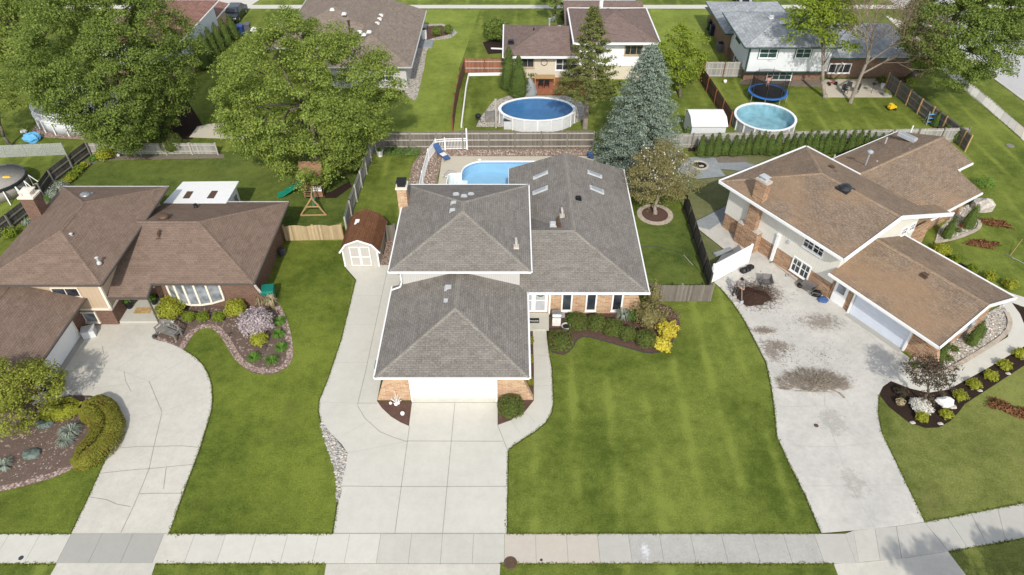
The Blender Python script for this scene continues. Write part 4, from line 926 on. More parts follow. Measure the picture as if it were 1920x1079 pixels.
# living-room wing, lower roof with entry extension
zl, xR, yF, yB = 2.75, -16.8, 34.15, 43.55; rn = (yB - yF) / 2; ph_ = .333; zr = zl + rn * ph_; yr = yF + rn; xL = -26.05
V = [(-23.45, yF, zl), (xR, yF, zl), (xR, yB, zl), (-26.0, yB, zl), (xR - rn, yr, zr), (xL, yr, zr), (xL, 33.15, zl - ph_ * 1.0), (-23.45, 33.15, zl - ph_ * 1.0), (-26.0, yB - .0, zl)]
r = roof(H2, V[:8], [(0, 1, 4, 5, 6, 7), (1, 2, 4), (2, 3, 5, 4)], 'shingle_brown', 'gutter_dark', [(1, 4), (2, 4), (4, 5)], [(0, 1), (1, 2)], capm='shingle_brown')
m = MB().beam((-25.9, 33.1, 2.38), (-23.4, 33.1, 2.38), .1, .12).beam((-23.4, 33.1, 2.40), (-23.4, 34.1, 2.70), .1, .12); m.build('gutter', 'gutter_dark', r)
m = MB().beam((-26.0, yB + .05, zl - .04), (xR, yB + .05, zl - .04), .1, .12); m.build('gutter', 'gutter_grey', r)
wf, wr = 35.0, -17.45
wallp(H2, [(-23.9, wf), (wr, wf), (wr, 42.9), (-26.05, 42.9), (-26.05, 36.2), (-23.9, 36.2)], 0, zl - .1, 'brick_brown', 'wall')
m = MB().lathe(P(307, 408, 4.2), [(.36, -.05), (.36, .12), (.30, .2), (.15, .26), (.02, .28)], 14); m.build('skylight_dome', 'bronze', r)
bent_pipe(r, P(299, 446, 3.85), 'bronze'); pipe(r, P(367, 387, 3.3), .1, .07, 'black')
# bow window
c0, c1 = P2(334, 571), P2(432, 562); xm = (P(338, 567)[0] + P(430, 560)[0]) / 2; hw = 1.75; z0 = .75; hgt = 1.7; yw = wf
arc = [(xm - hw + 2 * hw * i / 5, yw - .55 * (1 - ((i - 2.5) / 2.5) ** 2) - .12) for i in range(6)]
m = MB().prism(arc + [(xm + hw, yw), (xm - hw, yw)], z0 - .16, z0).prism(arc + [(xm + hw, yw), (xm - hw, yw)], z0 + hgt, z0 + hgt + .1)
for x, y in arc: m.box(x, y + .02, z0, .13, .13, hgt)
bw = m.build('bow_window', 'cream', H2)
for i in range(5):
    (ax, ay), (bx, by) = arc[i], arc[i + 1]; yaw = math.atan2(by - ay, bx - ax); m = MB().box((ax + bx) / 2, (ay + by) / 2 + .03, z0, math.hypot(bx - ax, by - ay) - .13, .03, hgt, yaw); m.build('pane', 'glass_pale', bw)
m = MB().lathe((-17.45, wf - .003, 0), [(.001, 0), (.001, 2)], 3, cap=False)
m = MB(); pr = [(0, 2.35), (.18, 1.6), (.42, 1.0), (.75, .72), (1.15, .62), (1.15, 0), (0, 0)]
vs = [(wr + a, wf - .003, b) for a, b in pr] + [(wr + a, wf + .28, b) for a, b in pr]; n_ = len(pr)
m.add(vs, [tuple(range(n_ - 1, -1, -1)), tuple(range(n_, 2 * n_))] + [(i, (i + 1) % n_, n_ + (i + 1) % n_, n_ + i) for i in range(n_)]); m.build('flared_wall', 'brick_brown', H2)
m = MB()
for (a, b), (c, d) in zip(pr[:4], pr[1:5]): m.beam((wr + a, wf + .13, b + .03), (wr + c, wf + .13, d + .03), .34, .05, (0, 1, 0))
m.build('wall_coping', 'stone_pale', H2)
# entry: door, sidelight, split-level front window
m = MB().box(-24.9, 36.15, .15, 2.2, .1, 2.2); m.build('entry_wall', 'cream', H2)
d = MB().box(-24.75, 36.07, .2, .95, .06, 2.05).build('door', 'brick_brown', H2); m = MB().box(-24.75, 36.03, .75, .62, .02, 1.35); m.build('pane', 'cushion_white', d)
m = MB().tube((-23.5, 33.3, 0), (-23.5, 33.3, 2.3), .06, .06, 8).beam((-23.5, 33.3, 2.3), (-23.5, 35, 2.6), .1, .1); m.build('porch_post', 'gutter_dark', H2)
window(H2, -28.1, 33.15, .25, 1.75, .95, -PI / 2, 'cream', 'glass_pale', 2, 1, .10)
window(H2, -28.35, 33.1, 2.55, 1.75, .8, -PI / 2, 'cream', 'glass', 2, 1, .08)
for px, py, z in ((137, 595, 1.7), (159, 596, 1.5)):
    p = P(px, py, z); m = MB().ball((-28.45, p[1] - .1, z), .11, n=8, m=6); m.build('wall_lamp', 'cushion_white', H2)
# garage wing on the left: eave along x = -27.3
gz = 2.5; ge = -27.3; gp = .30
V = [(ge, 26.4, gz), (ge, 33.0, gz), (-31.5, 33.0, gz + 4.2 * gp), (-31.5, 26.4, gz + 4.2 * gp), (-36, 33.0, gz), (-36, 26.4, gz)]
r = roof(H2, V, [(0, 1, 2, 3), (3, 2, 4, 5)], 'shingle_brown', 'gutter_dark', [(2, 3)], [(0, 1)], capm='shingle_brown')
wallp(H2, [(-35.5, 26.9), (-28.2, 26.9), (-28.2, 33.15), (-35.5, 33.15)], 0, gz - .1, 'brick_brown', 'garage_wall')
m = MB().box(-28.17, 29.6, .06, .08, 4.7, 2.15); m.build('garage_door', 'white', H2)
m = MB().box(-28.16, 32.0, 0, .14, .12, 2.3).box(-28.16, 27.2, 0, .14, .12, 2.3).box(-28.16, 29.6, 2.21, .14, 4.7, .12); m.build('door_frame', 'cream', H2)
m = MB().box(-28.0, 29.6, -.01, .5, 4.9, .052); m.build('threshold', 'concrete_grey', H2)
# white lean-to roof behind
G = thing('porch_canopy', 'white flat-roofed garden porch with two skylights behind the left house', 'porch', (*P2(370, 375), 0))
a, b, c, d = P(343, 341, 2.7), P(448, 340, 2.7), P(424, 381, 2.9), P(306, 381, 2.9)
m = MB(); m.add([a, b, c, d] + [(p[0], p[1], p[2] - .12) for p in (a, b, c, d)], [(3, 2, 1, 0), (4, 5, 6, 7), (0, 1, 5, 4), (1, 2, 6, 5), (2, 3, 7, 6), (3, 0, 4, 7)]); rr = m.build('roof', 'white', G)
for (p1, p2, p3, p4) in (((351, 359), (362, 359), (354, 374), (341, 374)), ((397, 358), (408, 358), (400, 374), (386, 374))):
    ps = [P(*q, 2.86) for q in (p1, p2, p3, p4)]; m = MB(); m.add(ps + [(x, y, z - .14) for x, y, z in ps], [(3, 2, 1, 0), (0, 1, 5, 4), (1, 2, 6, 5), (2, 3, 7, 6), (3, 0, 4, 7)]); m.build('skylight', 'bronze', G)
m = MB().prism([(a[0] + .25, a[1] - .2), (b[0] - .25, b[1] - .2), (b[0] - .25, c[1] + .1), (a[0] + .25, c[1] + .1)], 0, 2.55); m.build('wall', 'white', G)
for k in range(3): window(G, b[0] - .25, a[1] - .9 - k * 1.0, .5, .85, 1.6, 0, 'white', 'glass_pale', 1, 1, .06)

# ================================================================ RIGHT HOUSE (turned about 58 degrees); local u along the drive side, v inwards
OX, OY = 15.55, 44.33; ANG = math.atan2(-.844, .536)
H3 = thing('house', 'tan-roofed house on the right standing at an angle, cream siding above brick', 'house', (OX, OY, 0), ANG)
def W(u, v, z=0.0): return (OX + u * math.cos(ANG) - v * math.sin(ANG), OY + u * math.sin(ANG) + v * math.cos(ANG), z)
def Lc(p):
    dx, dy = p[0] - OX, p[1] - OY; return (dx * math.cos(ANG) + dy * math.sin(ANG), -dx * math.sin(ANG) + dy * math.cos(ANG))
z0, k = 4.1, .333; zr = z0 + 4.8 * k
V = [(0, 0, z0), (11.05, -.05, z0), (11.2, 4.8, zr), (11.25, 12.2, zr - 7.4 * k), (9.9, 12.2, zr - 7.4 * k), (9.9, 9.6, z0), (0, 9.6, z0), (4.8, 4.8, zr)]
r = roof(H3, V, [(0, 1, 2, 7), (7, 2, 3, 4, 5, 6), (6, 0, 7)], 'shingle_tan', 'white', [(0, 7), (6, 7), (7, 2)], [(0, 1), (6, 0)], capm='shingle_tan_cap', local=True, gut=.13, gz=.17, th=.2)
m = MB().beam((0, 9.66, z0 - .03), (5.0, 9.66, z0 - .03), .12, .15); m.build('gutter', 'white', r, True)
m = MB().beam((11.12, -.1, z0 - .03), (11.26, 4.8, zr - .03), .1, .28, (0, 0, 1)).beam((11.26, 4.8, zr - .03), (11.32, 12.2, zr - 7.4 * k - .03), .1, .28); m.build('barge_board', 'white', r, True)
# walls: brick base, cream siding above; gable
wallp(H3, [(.65, .68), (10.5, .68), (10.5, 9.0), (.65, 9.0)], 0, 1.35, 'brick_right', 'wall', True)
m = MB(); m.prism([(.6, .65), (10.55, .65), (10.55, 9.05), (.6, 9.05)], 1.35, z0 - .15); m.build('upper_wall', 'siding_cream', H3, True)
m = MB(); m.add([(10.4, .65, z0 - .16), (10.55, .65, z0 - .16), (10.4, 9.05, z0 - .16), (10.55, 9.05, z0 - .16), (10.4, 4.8, zr - .2), (10.55, 4.8, zr - .2)], [(0, 2, 4), (1, 5, 3), (0, 4, 5, 1), (2, 3, 5, 4)]); m.build('gable', 'siding_cream', H3, True)
window(H3, *Lc(P(1503, 512, 1.0)), .42, 1.5, 1.25, -PI / 2, 'white', 'glass', 4, 4, .09, True) if False else None
def wl(px, py, z, v=.65):
    """local u of the wall point v seen at the pixel"""
    lo, hi = -5.0, 30.0
    def ix(u):
        x, y, _ = W(u, v, z); Z = z - CAMH; ww = y * math.cos(TILT) - Z * math.sin(TILT); return 960 + F * x / ww
    for _ in range(40):
        mid = (lo + hi) / 2
        if ix(mid) < px: lo = mid
        else: hi = mid
    return lo
uu = wl(1502, 512, 1.0, .68); window(H3, uu, .68, .35, 1.55, 1.25, -PI / 2, 'white', 'glass', 4, 2, .09, True)
uu = wl(1527, 462, 3.2, .65); window(H3, uu, .65, 2.75, 1.7, .8, -PI / 2, 'white', 'glass', 4, 2, .08, True)
m = MB().box(wl(1481, 464, 2.4), .58, 2.3, .18, .16, .2); m.build('vent_hood', 'gutter_grey', H3, True)
# chimney: wide base stepping to a narrow stack through the eave
cu_ = wl(1404, 420, 1.5, .3); ch = MB().box(cu_, .40, 0, 1.9, .6, 1.75).box(cu_, .48, 1.75, .95, .5, 3.95)
co = ch.build('chimney', 'brick_right', H3, True); MB().box(cu_ - .71, .40, 1.75, .5, .64, .06).build('shoulder_cap', 'stone_pale', co, True); MB().box(cu_ + .71, .40, 1.75, .5, .64, .06).build('shoulder_cap', 'stone_pale', co, True); MB().box(cu_, .48, 5.7, 1.02, .58, .16).build('cap', 'stone_pale', co, True)
m = MB().box(cu_, .48, 5.86, .5, .34, .22).box(cu_, .48, 6.08, .66, .5, .05); m.build('rain_hood', 'gutter_grey', co, True)
m = MB().box(wl(1457, 400 + 50, 1.8, .6), .57, .12, .2, .16, 2.3).box(wl(1457, 450, 1.8, .6), .57, 2.42, .28, .22, .08); m.build('downspout', 'white', H3, True)
# garage wing
gz, k2 = 2.5, .333; g0, g1 = 10.55, 18.45; gr_ = gz + 4.0 * k2
V = [(g0 - .1, 0, gz), (g1, -.15, gz), (g1, 4.0, gr_), (g1, 8.0, gz), (g0 - .1, 8.0, gz), (g0 - .1, 4.0, gr_)]
r = roof(H3, V, [(0, 1, 2, 5), (5, 2, 3, 4)], 'shingle_tan', 'white', [(5, 2)], [(0, 1), (3, 4)], capm='shingle_tan_cap', local=True, gut=.13, gz=.15)
m = MB().beam((g1 + .05, -.2, gz - .03), (g1 + .05, 4.0, gr_ - .03), .08, .22).beam((g1 + .05, 4.0, gr_ - .03), (g1 + .05, 8.05, gz - .03), .08, .22); m.build('barge_board', 'white', r, True)
vent(r, (14.6, 3.5, gr_ - .5 * k2), .28, .1, 'bronze', local=True)
m = MB(); m.prism([(10.55, .80), (17.75, .80), (17.75, 7.3), (10.55, 7.3)], 0, gz - .12); m.build('wall', 'brick_right', H3, True)
m = MB(); m.add([(17.6, .8, gz - .13), (17.75, .8, gz - .13), (17.6, 7.3, gz - .13), (17.75, 7.3, gz - .13), (17.6, 4.0, gr_ - .22), (17.75, 4.0, gr_ - .22)], [(0, 2, 4), (1, 5, 3), (0, 4, 5, 1), (2, 3, 5, 4)]); m.build('gable', 'brick_right', H3, True)
ud = wl(1577, 545, 1.1, .8); m = MB().box(ud, .76, .05, 1.0, .07, 2.1).box(ud, .74, 2.15, 1.15, .1, .1); dr = m.build('door', 'white', H3, True)
m = MB().box(ud + .0, .715, 1.0, .6, .02, .9); m.build('pane', 'glass_pale', dr, True)
ua, ub = wl(1592, 590, .0, .8), wl(1694, 690, 0, .8); m = MB().box((ua + ub) / 2, .74, .05, ub - ua - .15, .08, 2.15); gd = m.build('garage_door', 'door_bluish', H3, True)
m = MB().box(ua - .02, .70, 0, .12, .2, 2.3).box(ub + .02, .70, 0, .12, .2, 2.3).box((ua + ub) / 2, .70, 2.2, ub - ua, .18, .12); m.build('door_frame', 'white', H3, True)
m = MB().box((ua + ub) / 2, .55, -.01, ub - ua, .5, .055); m.build('threshold', 'concrete_grey', H3, True)
m = MB().box(ua - .35, .68, 1.75, .16, .16, .24); m.build('wall_lamp', 'black', H3, True)
# flared brick pier at the garage corner
m = MB(); vs = [(17.3, .795, 0), (18.75, .795, 0), (17.8, .795, 2.3), (17.3, .795, 2.3), (17.3, 1.1, 0), (18.75, 1.1, 0), (17.8, 1.1, 2.3), (17.3, 1.1, 2.3)]
m.add(vs, [(0, 1, 2, 3), (7, 6, 5, 4), (1, 5, 6, 2), (4, 0, 3, 7), (3, 2, 6, 7)]); m.build('flared_wall', 'brick_right', H3, True)
window(H3, 17.75, 4.9, .9, 1.7, 1.1, 0, 'gutter_grey', 'glass_pale', 2, 6, .06, True, 'shutter_window')
# front side (v = 9): wall under the porch roof, windows, piers
m = MB(); m.prism([(9.3, 9.0), (9.3, 11.2), (8.7, 11.2), (8.7, 9.0)], 0, 3.2); m.build('porch_pier', 'brick_right', H3, True)
for u, v in ((10.55, 7.6), (10.55, 8.5)): window(H3, 10.55, v, 2.75, .6, .6, 0, 'white', 'black', 2, 2, .05, True)
m = MB(); m.prism([(10.3, 8.0), (10.5, 8.0), (10.5, 11.4), (10.3, 11.4)], 0, 2.4); m.build('porch_wall', 'brick_right', H3, True)
# back wing
zb, kb = 2.6, .333; um = 4.75; zm = zb + 3.85 * kb; sl_ = lambda u: zm - abs(u - um) * kb
V = [(.9, 9.0, zb), (.9, 20.9, zb), (um, 20.9, zm), (7.8, 20.9, sl_(7.8)), (7.8, 18.8, sl_(7.8)), (10.2, 18.8, sl_(10.2)), (10.2, 12.0, sl_(10.2)), (um, 9.0, zm), (10.2, 9.0, sl_(10.2))]
r = roof(H3, V, [(0, 7, 2, 1), (7, 8, 6, 5, 4, 3, 2)], 'shingle_tan', 'white', [(7, 2)], [(0, 1), (3, 4), (5, 6)], capm='shingle_tan_cap', local=True, gut=.13, gz=.15)
m = MB(); m.prism([(1.5, 9.2), (9.5, 9.2), (9.5, 18.2), (7.2, 18.2), (7.2, 20.3), (1.5, 20.3)], 0, 2.0); m.build('wall', 'brick_right', H3, True)
m = MB(); m.prism([(1.5, 9.2), (7.4, 9.2), (7.4, 20.3), (1.5, 20.3)], 2.0, 2.75); m.build('upper_wall', 'siding_cream', H3, True)
window(H3, 9.5, 15.6, .9, 1.3, .95, 0, 'white', 'glass_pale', 4, 2, .07, True); window(H3, 9.5, 11.6, .6, 1.5, 1.2, 0, 'white', 'glass', 4, 2, .07, True)
# roof furniture
m = MB(); dome = Lc(P(1585, 354, 5.6)); m.box(dome[0], dome[1], 5.3, .95, .95, .35).lathe((dome[0], dome[1], 5.65), [(.46, 0), (.42, .12), (.3, .22), (.12, .28), (.02, .3)], 16); m.build('roof_fan', 'cover_black', H3, True)
for px, py, z in ((1639, 390, 5.1), (1523, 333, 5.4), (1543, 333, 5.4), (1559, 312, 4.9), (1565, 323, 4.9)): q = Lc(P(px, py, z)); vent(H3, (q[0], q[1], z - .05), .24, .08, 'bronze', local=True)
q = Lc(P(1624, 306, 3.8)); m = MB().tube((q[0], q[1], 3.3), (q[0], q[1], 4.7), .06, .06, 8).lathe((q[0], q[1], 4.7), [(.05, 0), (.24, .02), (.24, .14), (.12, .22), (.02, .24)], 12); m.build('flue_pipe', 'galv', H3, True)
q = Lc(P(1702, 256, 3.7)); m = MB().box(q[0], q[1], 3.5, 1.5, .5, .30); so2 = m.build('skylight', 'gutter_grey', H3, True); m = MB().box(q[0], q[1], 3.80, 1.3, .34, .012); m.build('pane', 'skylight', so2, True)
for px, py in ((1662, 263), (1564, 296), (1704, 284), (1643, 307)): q = Lc(P(px, py, 3.5)); m = MB().tube((q[0], q[1], 3.2), (q[0], q[1], 3.75), .06, .06, 8); m.build('vent_pipe', 'gutter_grey', H3, True)
q = Lc(P(1711, 240, 3.3)); m = MB().tube((q[0], q[1], 2.6), (q[0], q[1], 3.5), .06, .06, 8); m.build('vent_pipe', 'white', H3, True)

# ================================================================ HOUSES BEHIND
def simple_house(label, loc): return thing('house', label, 'house', (loc[0], loc[1], 0))
# middle behind: mauve roofs
H4 = simple_house('mauve-roofed split-level house behind the oval pool, white siding and cream brick', (4, 76))
V, Fc, caps = hipV(-.9, 8.0, 70.9, 80.1, 2.6); caps = [c for c in caps]
V = [(-.9, 70.9, 2.6), (7.2, 70.9, 2.6), (7.2, 80.0, 2.6), (-.9, 80.0, 2.6), (3.6, 75.45, 4.1), (7.2, 75.45, 4.1)]
r = roof(H4, V, [(0, 1, 5, 4), (5, 2, 3, 4), (3, 0, 4)], 'shingle_mauve', 'white', [(0, 4), (4, 5), (3, 4)], [(0, 1), (3, 0)], gut=.14, gz=.2)
wallp(H4, [(-.3, 71.6), (7.2, 71.6), (7.2, 79.4), (-.3, 79.4)], 0, 2.5, 'cream_brick')
bent_pipe(r, P(1001, 62, 3.4), 'black'); vent(r, P(958, 78, 3.2), .4, .12, 'black'); vent(r, P(1049, 52, 3.6)); pipe(r, P(1030, 52, 3.9), .9, .09, 'galv')
V, Fc, caps = hipV(6.4, 15.2, 70.3, 80.4, 4.3)
r = roof(H4, V, Fc, 'shingle_mauve', 'white', caps, EAV, gut=.14, gz=.2)
wallp(H4, [(7.1, 71.1), (14.6, 71.1), (14.6, 79.7), (7.1, 79.7)], 1.5, 4.2, 'white', 'upper_wall'); wallp(H4, [(7.15, 71.15), (14.55, 71.15), (14.55, 79.6), (7.15, 79.6)], 0, 1.5, 'cream_brick')
V = [(6.2, 80.4, 3.2), (15.0, 80.4, 3.2), (15.0, 86.6, 2.6), (6.2, 86.6, 2.6), (10.6, 80.4, 4.6), (10.6, 84.2, 4.3)]
V = [(6.0, 78.5, 2.9), (15.2, 78.5, 2.9), (15.2, 87.2, 2.9), (6.0, 87.2, 2.9), (6.0, 82.8, 4.3), (15.2, 82.8, 4.3)]
r2_ = roof(H4, V, [(0, 1, 5, 4), (4, 5, 2, 3)], 'shingle_mauve', 'white', [(4, 5)], [(2, 3)]); wallp(H4, [(6.6, 79), (14.6, 79), (14.6, 86.6), (6.6, 86.6)], 0, 2.85, 'cream_brick', 'garage_wall')
m = MB(); p = P(1127, 12, 5.2); m.tube((p[0], p[1], 4.2), (p[0], p[1], 5.9), .22, .22, 8).tube((p[0], p[1], 5.9), (p[0], p[1], 6.0), .3, .3, 8); m.build('flue_pipe', 'white', H4)
for px, py in ((1140, 19), (1160, 22), (1154, 30)): vent(r, P(px, py, 5.4), .3, .1, 'bronze')
window(H4, P(990, 118, 1.7)[0] - .05, 71.6, 1.1, 1.5, 1.2, -PI / 2, 'siding_beige', 'glass', 2, 1, .12)
window(H4, P(1062, 115, 1.7)[0], 71.6, .8, 2.4, 1.4, -PI / 2, 'white', 'glass', 3, 2, .12)
window(H4, P(1187, 88, 3.4)[0], 71.1, 2.7, 1.9, 1.1, -PI / 2, 'siding_beige', 'glass', 3, 1, .1)
window(H4, P(1125, 136, .7)[0], 71.15, .2, .9, 1.0, -PI / 2, 'siding_beige', 'glass', 1, 1, .1)
m = MB(); p = P(1020, 116, 1.6)
for i in range(20):
    a, b = 2 * PI * i / 20, 2 * PI * (i + 1) / 20; m.beam((p[0] + .33 * math.cos(a), 71.55, 1.7 + .33 * math.sin(a)), (p[0] + .33 * math.cos(b), 71.55, 1.7 + .33 * math.sin(b)), .05, .05)
m.build('wall_ornament', 'bronze', H4)
m = MB().beam(P(945, 92, 2.4), P(921, 91, 2.2), .12, .12); m.build('downspout', 'white', H4)
# left behind: grey-tan hipped roof
H5 = simple_house('long tan-roofed bungalow far behind the big maple, gravel strip at its side', (-16, 76))
V, Fc, caps = hipV(-19.5, -10.3, 68.3, 84.7, 2.6)
V = [(-19.5, 68.3, 2.6), (-10.3, 68.3, 2.6), (-10.3, 84.6, 2.6), (-19.5, 84.6, 2.6), (-14.9, 72.9, 4.13), (-14.9, 84.6, 4.13)]
r = roof(H5, V, [(0, 1, 4), (1, 2, 5, 4), (4, 5, 3, 0)], 'shingle_back', 'gutter_grey', [(0, 4), (1, 4), (4, 5)], [(0, 1), (1, 2)])
V, Fc, caps = hipV(-25.5, -15.2, 76.0, 88.5, 2.6); r6 = roof(H5, V, Fc, 'shingle_back', 'gutter_grey', caps, EAV)
V, Fc, caps = hipV(-27.0, -13.0, 73.2, 80.5, 2.62); roof(H5, V, Fc, 'shingle_back', 'gutter_grey', caps, [(3, 0)])
wallp(H5, [(-18.8, 69.0), (-11.0, 69.0), (-11.0, 84.0), (-18.8, 84.0)], 0, 2.5, 'siding_palegrey'); wallp(H5, [(-24.8, 76.7), (-16, 76.7), (-16, 87.8), (-24.8, 87.8)], 0, 2.5, 'siding_palegrey')
window(H5, P(724, 137, 1.3)[0], 69.0, .8, 2.0, 1.1, -PI / 2, 'white', 'glass', 2, 2, .12)
for px, py in ((714, 29), (711, 36), (707, 44), (674, 60), (692, 60), (682, 65), (645, 26), (623, 18)): vent(r, on_plane(px, py, lambda x, y: 2.6 + .333 * max(0, min(-10.3 - x, x + 25.5, y - 68.3, 4.6))), .3, .08, 'cushion_white')
m = MB(); p = P(656, 58, 4.1); m.tube((p[0], p[1], 3.8), (p[0], p[1], 5.1), .12, .12, 8).tube((p[0], p[1], 5.1), (p[0], p[1], 5.2), .18, .18, 8); m.build('flue_pipe', 'iron', H5)
m = MB(); p = P(796, 66); 
# right behind: slate-grey roof
H6 = simple_house('grey-roofed house with white siding and black-trimmed windows behind the trampoline', (28, 76))
V, Fc, caps = hipV(23.8, 33.6, 69.4, 79.5, 4.2)
r = roof(H6, V, Fc, 'shingle_slate', 'gutter_green', caps, EAV, capm='shingle_slate')
wallp(H6, [(24.6, 70.2), (33.2, 70.2), (33.2, 78.8), (24.6, 78.8)], 1.25, 4.1, 'siding_bluewhite', 'upper_wall'); wallp(H6, [(24.8, 70.9), (33.0, 70.9), (33.0, 78.6), (24.8, 78.6)], 0, 1.25, 'brick_far')
m = MB().box(24.6, 70.2, 1.2, .16, .16, 2.9).box(28.9, 70.2, 1.18, 8.5, .14, .14); m.build('corner_trim', 'gutter_green', H6)
V = [(23.6, 77.0, 2.9), (32.6, 77.0, 2.9), (32.6, 86.6, 2.9), (23.6, 86.6, 2.9), (23.6, 81.8, 4.3), (32.6, 81.8, 4.3)]
V, Fc, caps = hipV(23.7, 32.4, 76.5, 86.8, 2.9, .30); roof(H6, V, Fc, 'shingle_slate', 'gutter_green', caps, EAV, capm='shingle_slate'); wallp(H6, [(24.4, 77), (31.8, 77), (31.8, 86.1), (24.4, 86.1)], 0, 2.8, 'brick_far', 'garage_wall')
V, Fc, caps = hipV(33.2, 43.5, 70.6, 80.5, 2.6, .32); roof(H6, V, Fc, 'shingle_slate', 'gutter_green', caps, EAV, capm='shingle_slate'); wallp(H6, [(33.2, 71.6), (42.8, 71.6), (42.8, 79.8), (33.2, 79.8)], 0, 2.5, 'brick_far', 'wing_wall')
for a, b, z, y, wd, hh in ((1436, 100, 3.0, 70.2, 1.9, 1.0), (1501, 100, 3.0, 70.2, 1.6, 1.0)): 
    o = window(H6, P(a, b, z)[0] + .0, y, 2.75, wd, 1.05, -PI / 2, 'white', 'glass', 2, 2, .09)
    m = MB(); xx = P(a, b, z)[0]; m.box(xx, y - .02, 2.68, wd + .16, .05, 1.2); m.build('trim', 'gutter_green', o)
xx = P(1460, 139, .6)[0]; o = window(H6, xx, 70.9, .05, 2.7, 1.05, -PI / 2, 'white', 'glass', 4, 2, .09); m = MB().box(xx, 70.88, .0, 2.86, .05, 1.18); m.build('trim', 'gutter_green', o)
window(H6, 24.6, 74.5, 2.9, 1.6, .8, PI, 'gutter_green', 'glass', 2, 1, .08); window(H6, 24.8, 74.3, .1, 1.7, 1.1, PI, 'white', 'glass', 2, 2, .08)
for px, py in ((1447, 33), (1467, 42)): vent(r, P(px, py, 5.5), .36, .12, 'cushion_white')
window(H6, P(1600, 160, 1.0)[0], 71.6, .5, 2.4, 1.1, -PI / 2, 'white', 'glass', 3, 1, .1)
m = MB().beam(P(1580, 118, 2.4), P(1567, 140, .3), .12, .12); m.build('downspout', 'white', H6)
# top left behind: white gable wall, red-brown roof
H7 = simple_house('red-roofed house at the upper left with pale grey siding above brick, behind the big tree', (-39, 78))
za = 4.3; xe_ = P(362, 43, za)[0]; ya_ = 70.0; yb2 = 83.2
V = [(-43.5, ya_, za), (xe_ + .5, ya_, za), (xe_ + .5, yb2, za), (-43.5, yb2, za), (-39.0, ya_ + 4.6, za + 1.5), (-39.0, yb2 - 4.6, za + 1.5)]
r = roof(H7, V, [(0, 1, 4), (1, 2, 5, 4), (2, 3, 5), (3, 0, 4, 5)], 'shingle_red', 'white', [(0, 4), (1, 4), (4, 5)], EAV, capm='shingle_red')
wallp(H7, [(-43, 70.6), (xe_ - .1, 70.6), (xe_ - .1, 82.6), (-43, 82.6)], 1.6, 4.2, 'siding_bluewhite', 'upper_wall'); wallp(H7, [(-43, 70.7), (xe_ - .15, 70.7), (xe_ - .15, 82.5), (-43, 82.5)], 0, 1.6, 'brick_tan')
V = [(xe_ - 4.4, 82.4, 3.6), (xe_ - .05, 82.4, 2.5), (xe_ - .05, 87.3, 2.5), (xe_ - 4.4, 87.3, 3.6)]; roof(H7, V, [(0, 1, 2, 3)], 'shingle_red', 'white', (), [(1, 2)])
wallp(H7, [(-43, 82.5), (xe_ - .7, 82.5), (xe_ - .7, 87), (-43, 87)], 0, 2.4, 'brick_tan', 'garage_wall')
window(H7, xe_ - .1, 73.0, 2.7, 1.4, 1.0, 0, 'white', 'glass', 2, 1, .1); window(H7, xe_ - .15, 78.5, .1, 1.6, 1.3, 0, 'white', 'glass', 2, 2, .1)
m = MB().path([(xe_, 70.9, 4.1), (xe_, 70.9, .1)], .06, 6); m.build('downspout', 'white', H7)
# hidden roof behind the right-hand trees
H8 = simple_house('slate roof corner seen through the bare tree, right of the black-trimmed house', (52, 90)) if False else None

# ================================================================ FENCES
yf = 56.3
fence('fence', 'long weathered grey board fence between the middle pool and the oval pool', [(7.4, yf), (-11.6, 56.2)], 1.75, 'fence_grey', 'rail_dark', 'rail_pale', 2.45, 1, (.3, .95, 1.6))
fence('fence', 'grey board fence behind the row of arborvitae', [P2(1815, 262) if False else (42.0, 57.6), (11.8, 56.3)], 1.45, 'fence_pale', 'rail_dark', 'rail_pale', 2.4, 1, (.35, 1.25))
fence('fence', 'grey side fence between the play set lawn and the striped back lawn', [(P(703, 284)[0], 56.0), P2(695, 303), P2(658, 407), P2(650, 440)], 1.55, 'fence_pale', 'rail_pale', 'rail_dark', 2.4, 1, (.3, 1.3))
fence('fence', 'new tan wooden fence with scalloped top beside the shed', [P2(537, 452), P2(644, 450)], 1.35, 'fence_tan', 'wood_new', 'wood_new', 1.75, 1, (.3, 1.1), scallop=.12, bw=.10)
fence('fence', 'short grey fence between the shed and the middle house', [P2(715, 452), P2(742, 452)], 1.45, 'fence_grey', 'rail_dark', 'rail_dark', 1.2, 1, (.3, 1.2))
fence('fence', 'grey fence behind the round evergreen in the left back yard', [P2(410, 290), P2(170, 290)], 1.15, 'fence_pale', 'rail_pale', 'rail_pale', 2.4, 1, (.35, .95))
fence('fence', 'dark slanting board fence running beside the left house chimney', [P2(170, 292), P2(101, 345), P2(62, 399), P2(23, 430), P2(-40, 475)], 1.35, 'fence_dark', 'rail_dark', 'rail_dark', 2.4, 1, (.3, .9), post_extra=.0)
fence('fence', 'brown leaning fence along the pool lawn, from the grey fence to its corner', [P2(850, 246), P2(855, 205), P2(862, 170), P2(872, 136)], 1.6, 'fence_brown', 'wood_red', 'wood_red', 2.4, 1, (.3, 1.3))
fence('fence', 'reddish brown fence section beside the tall twin arborvitae', [P2(946, 137), P2(872, 137)], 1.6, 'fence_red', 'wood_red', 'rail_pale', 2.4, 1, (.55, 1.3))
fence('fence', 'grey fence section beside the black-trimmed house', [P2(1391, 145), P2(1318, 145)], 1.7, 'fence_pale', 'wood_red', 'rail_pale', 1.8, 1, (.2, .95, 1.6))
fence('fence', 'dark brown fence between the white back shed and the round pool', [P2(1312, 152), P2(1340, 195), P2(1368, 240)], 1.6, 'fence_brown', 'wood_red', 'wood_dark', 2.2, -1, (.3, 1.3))
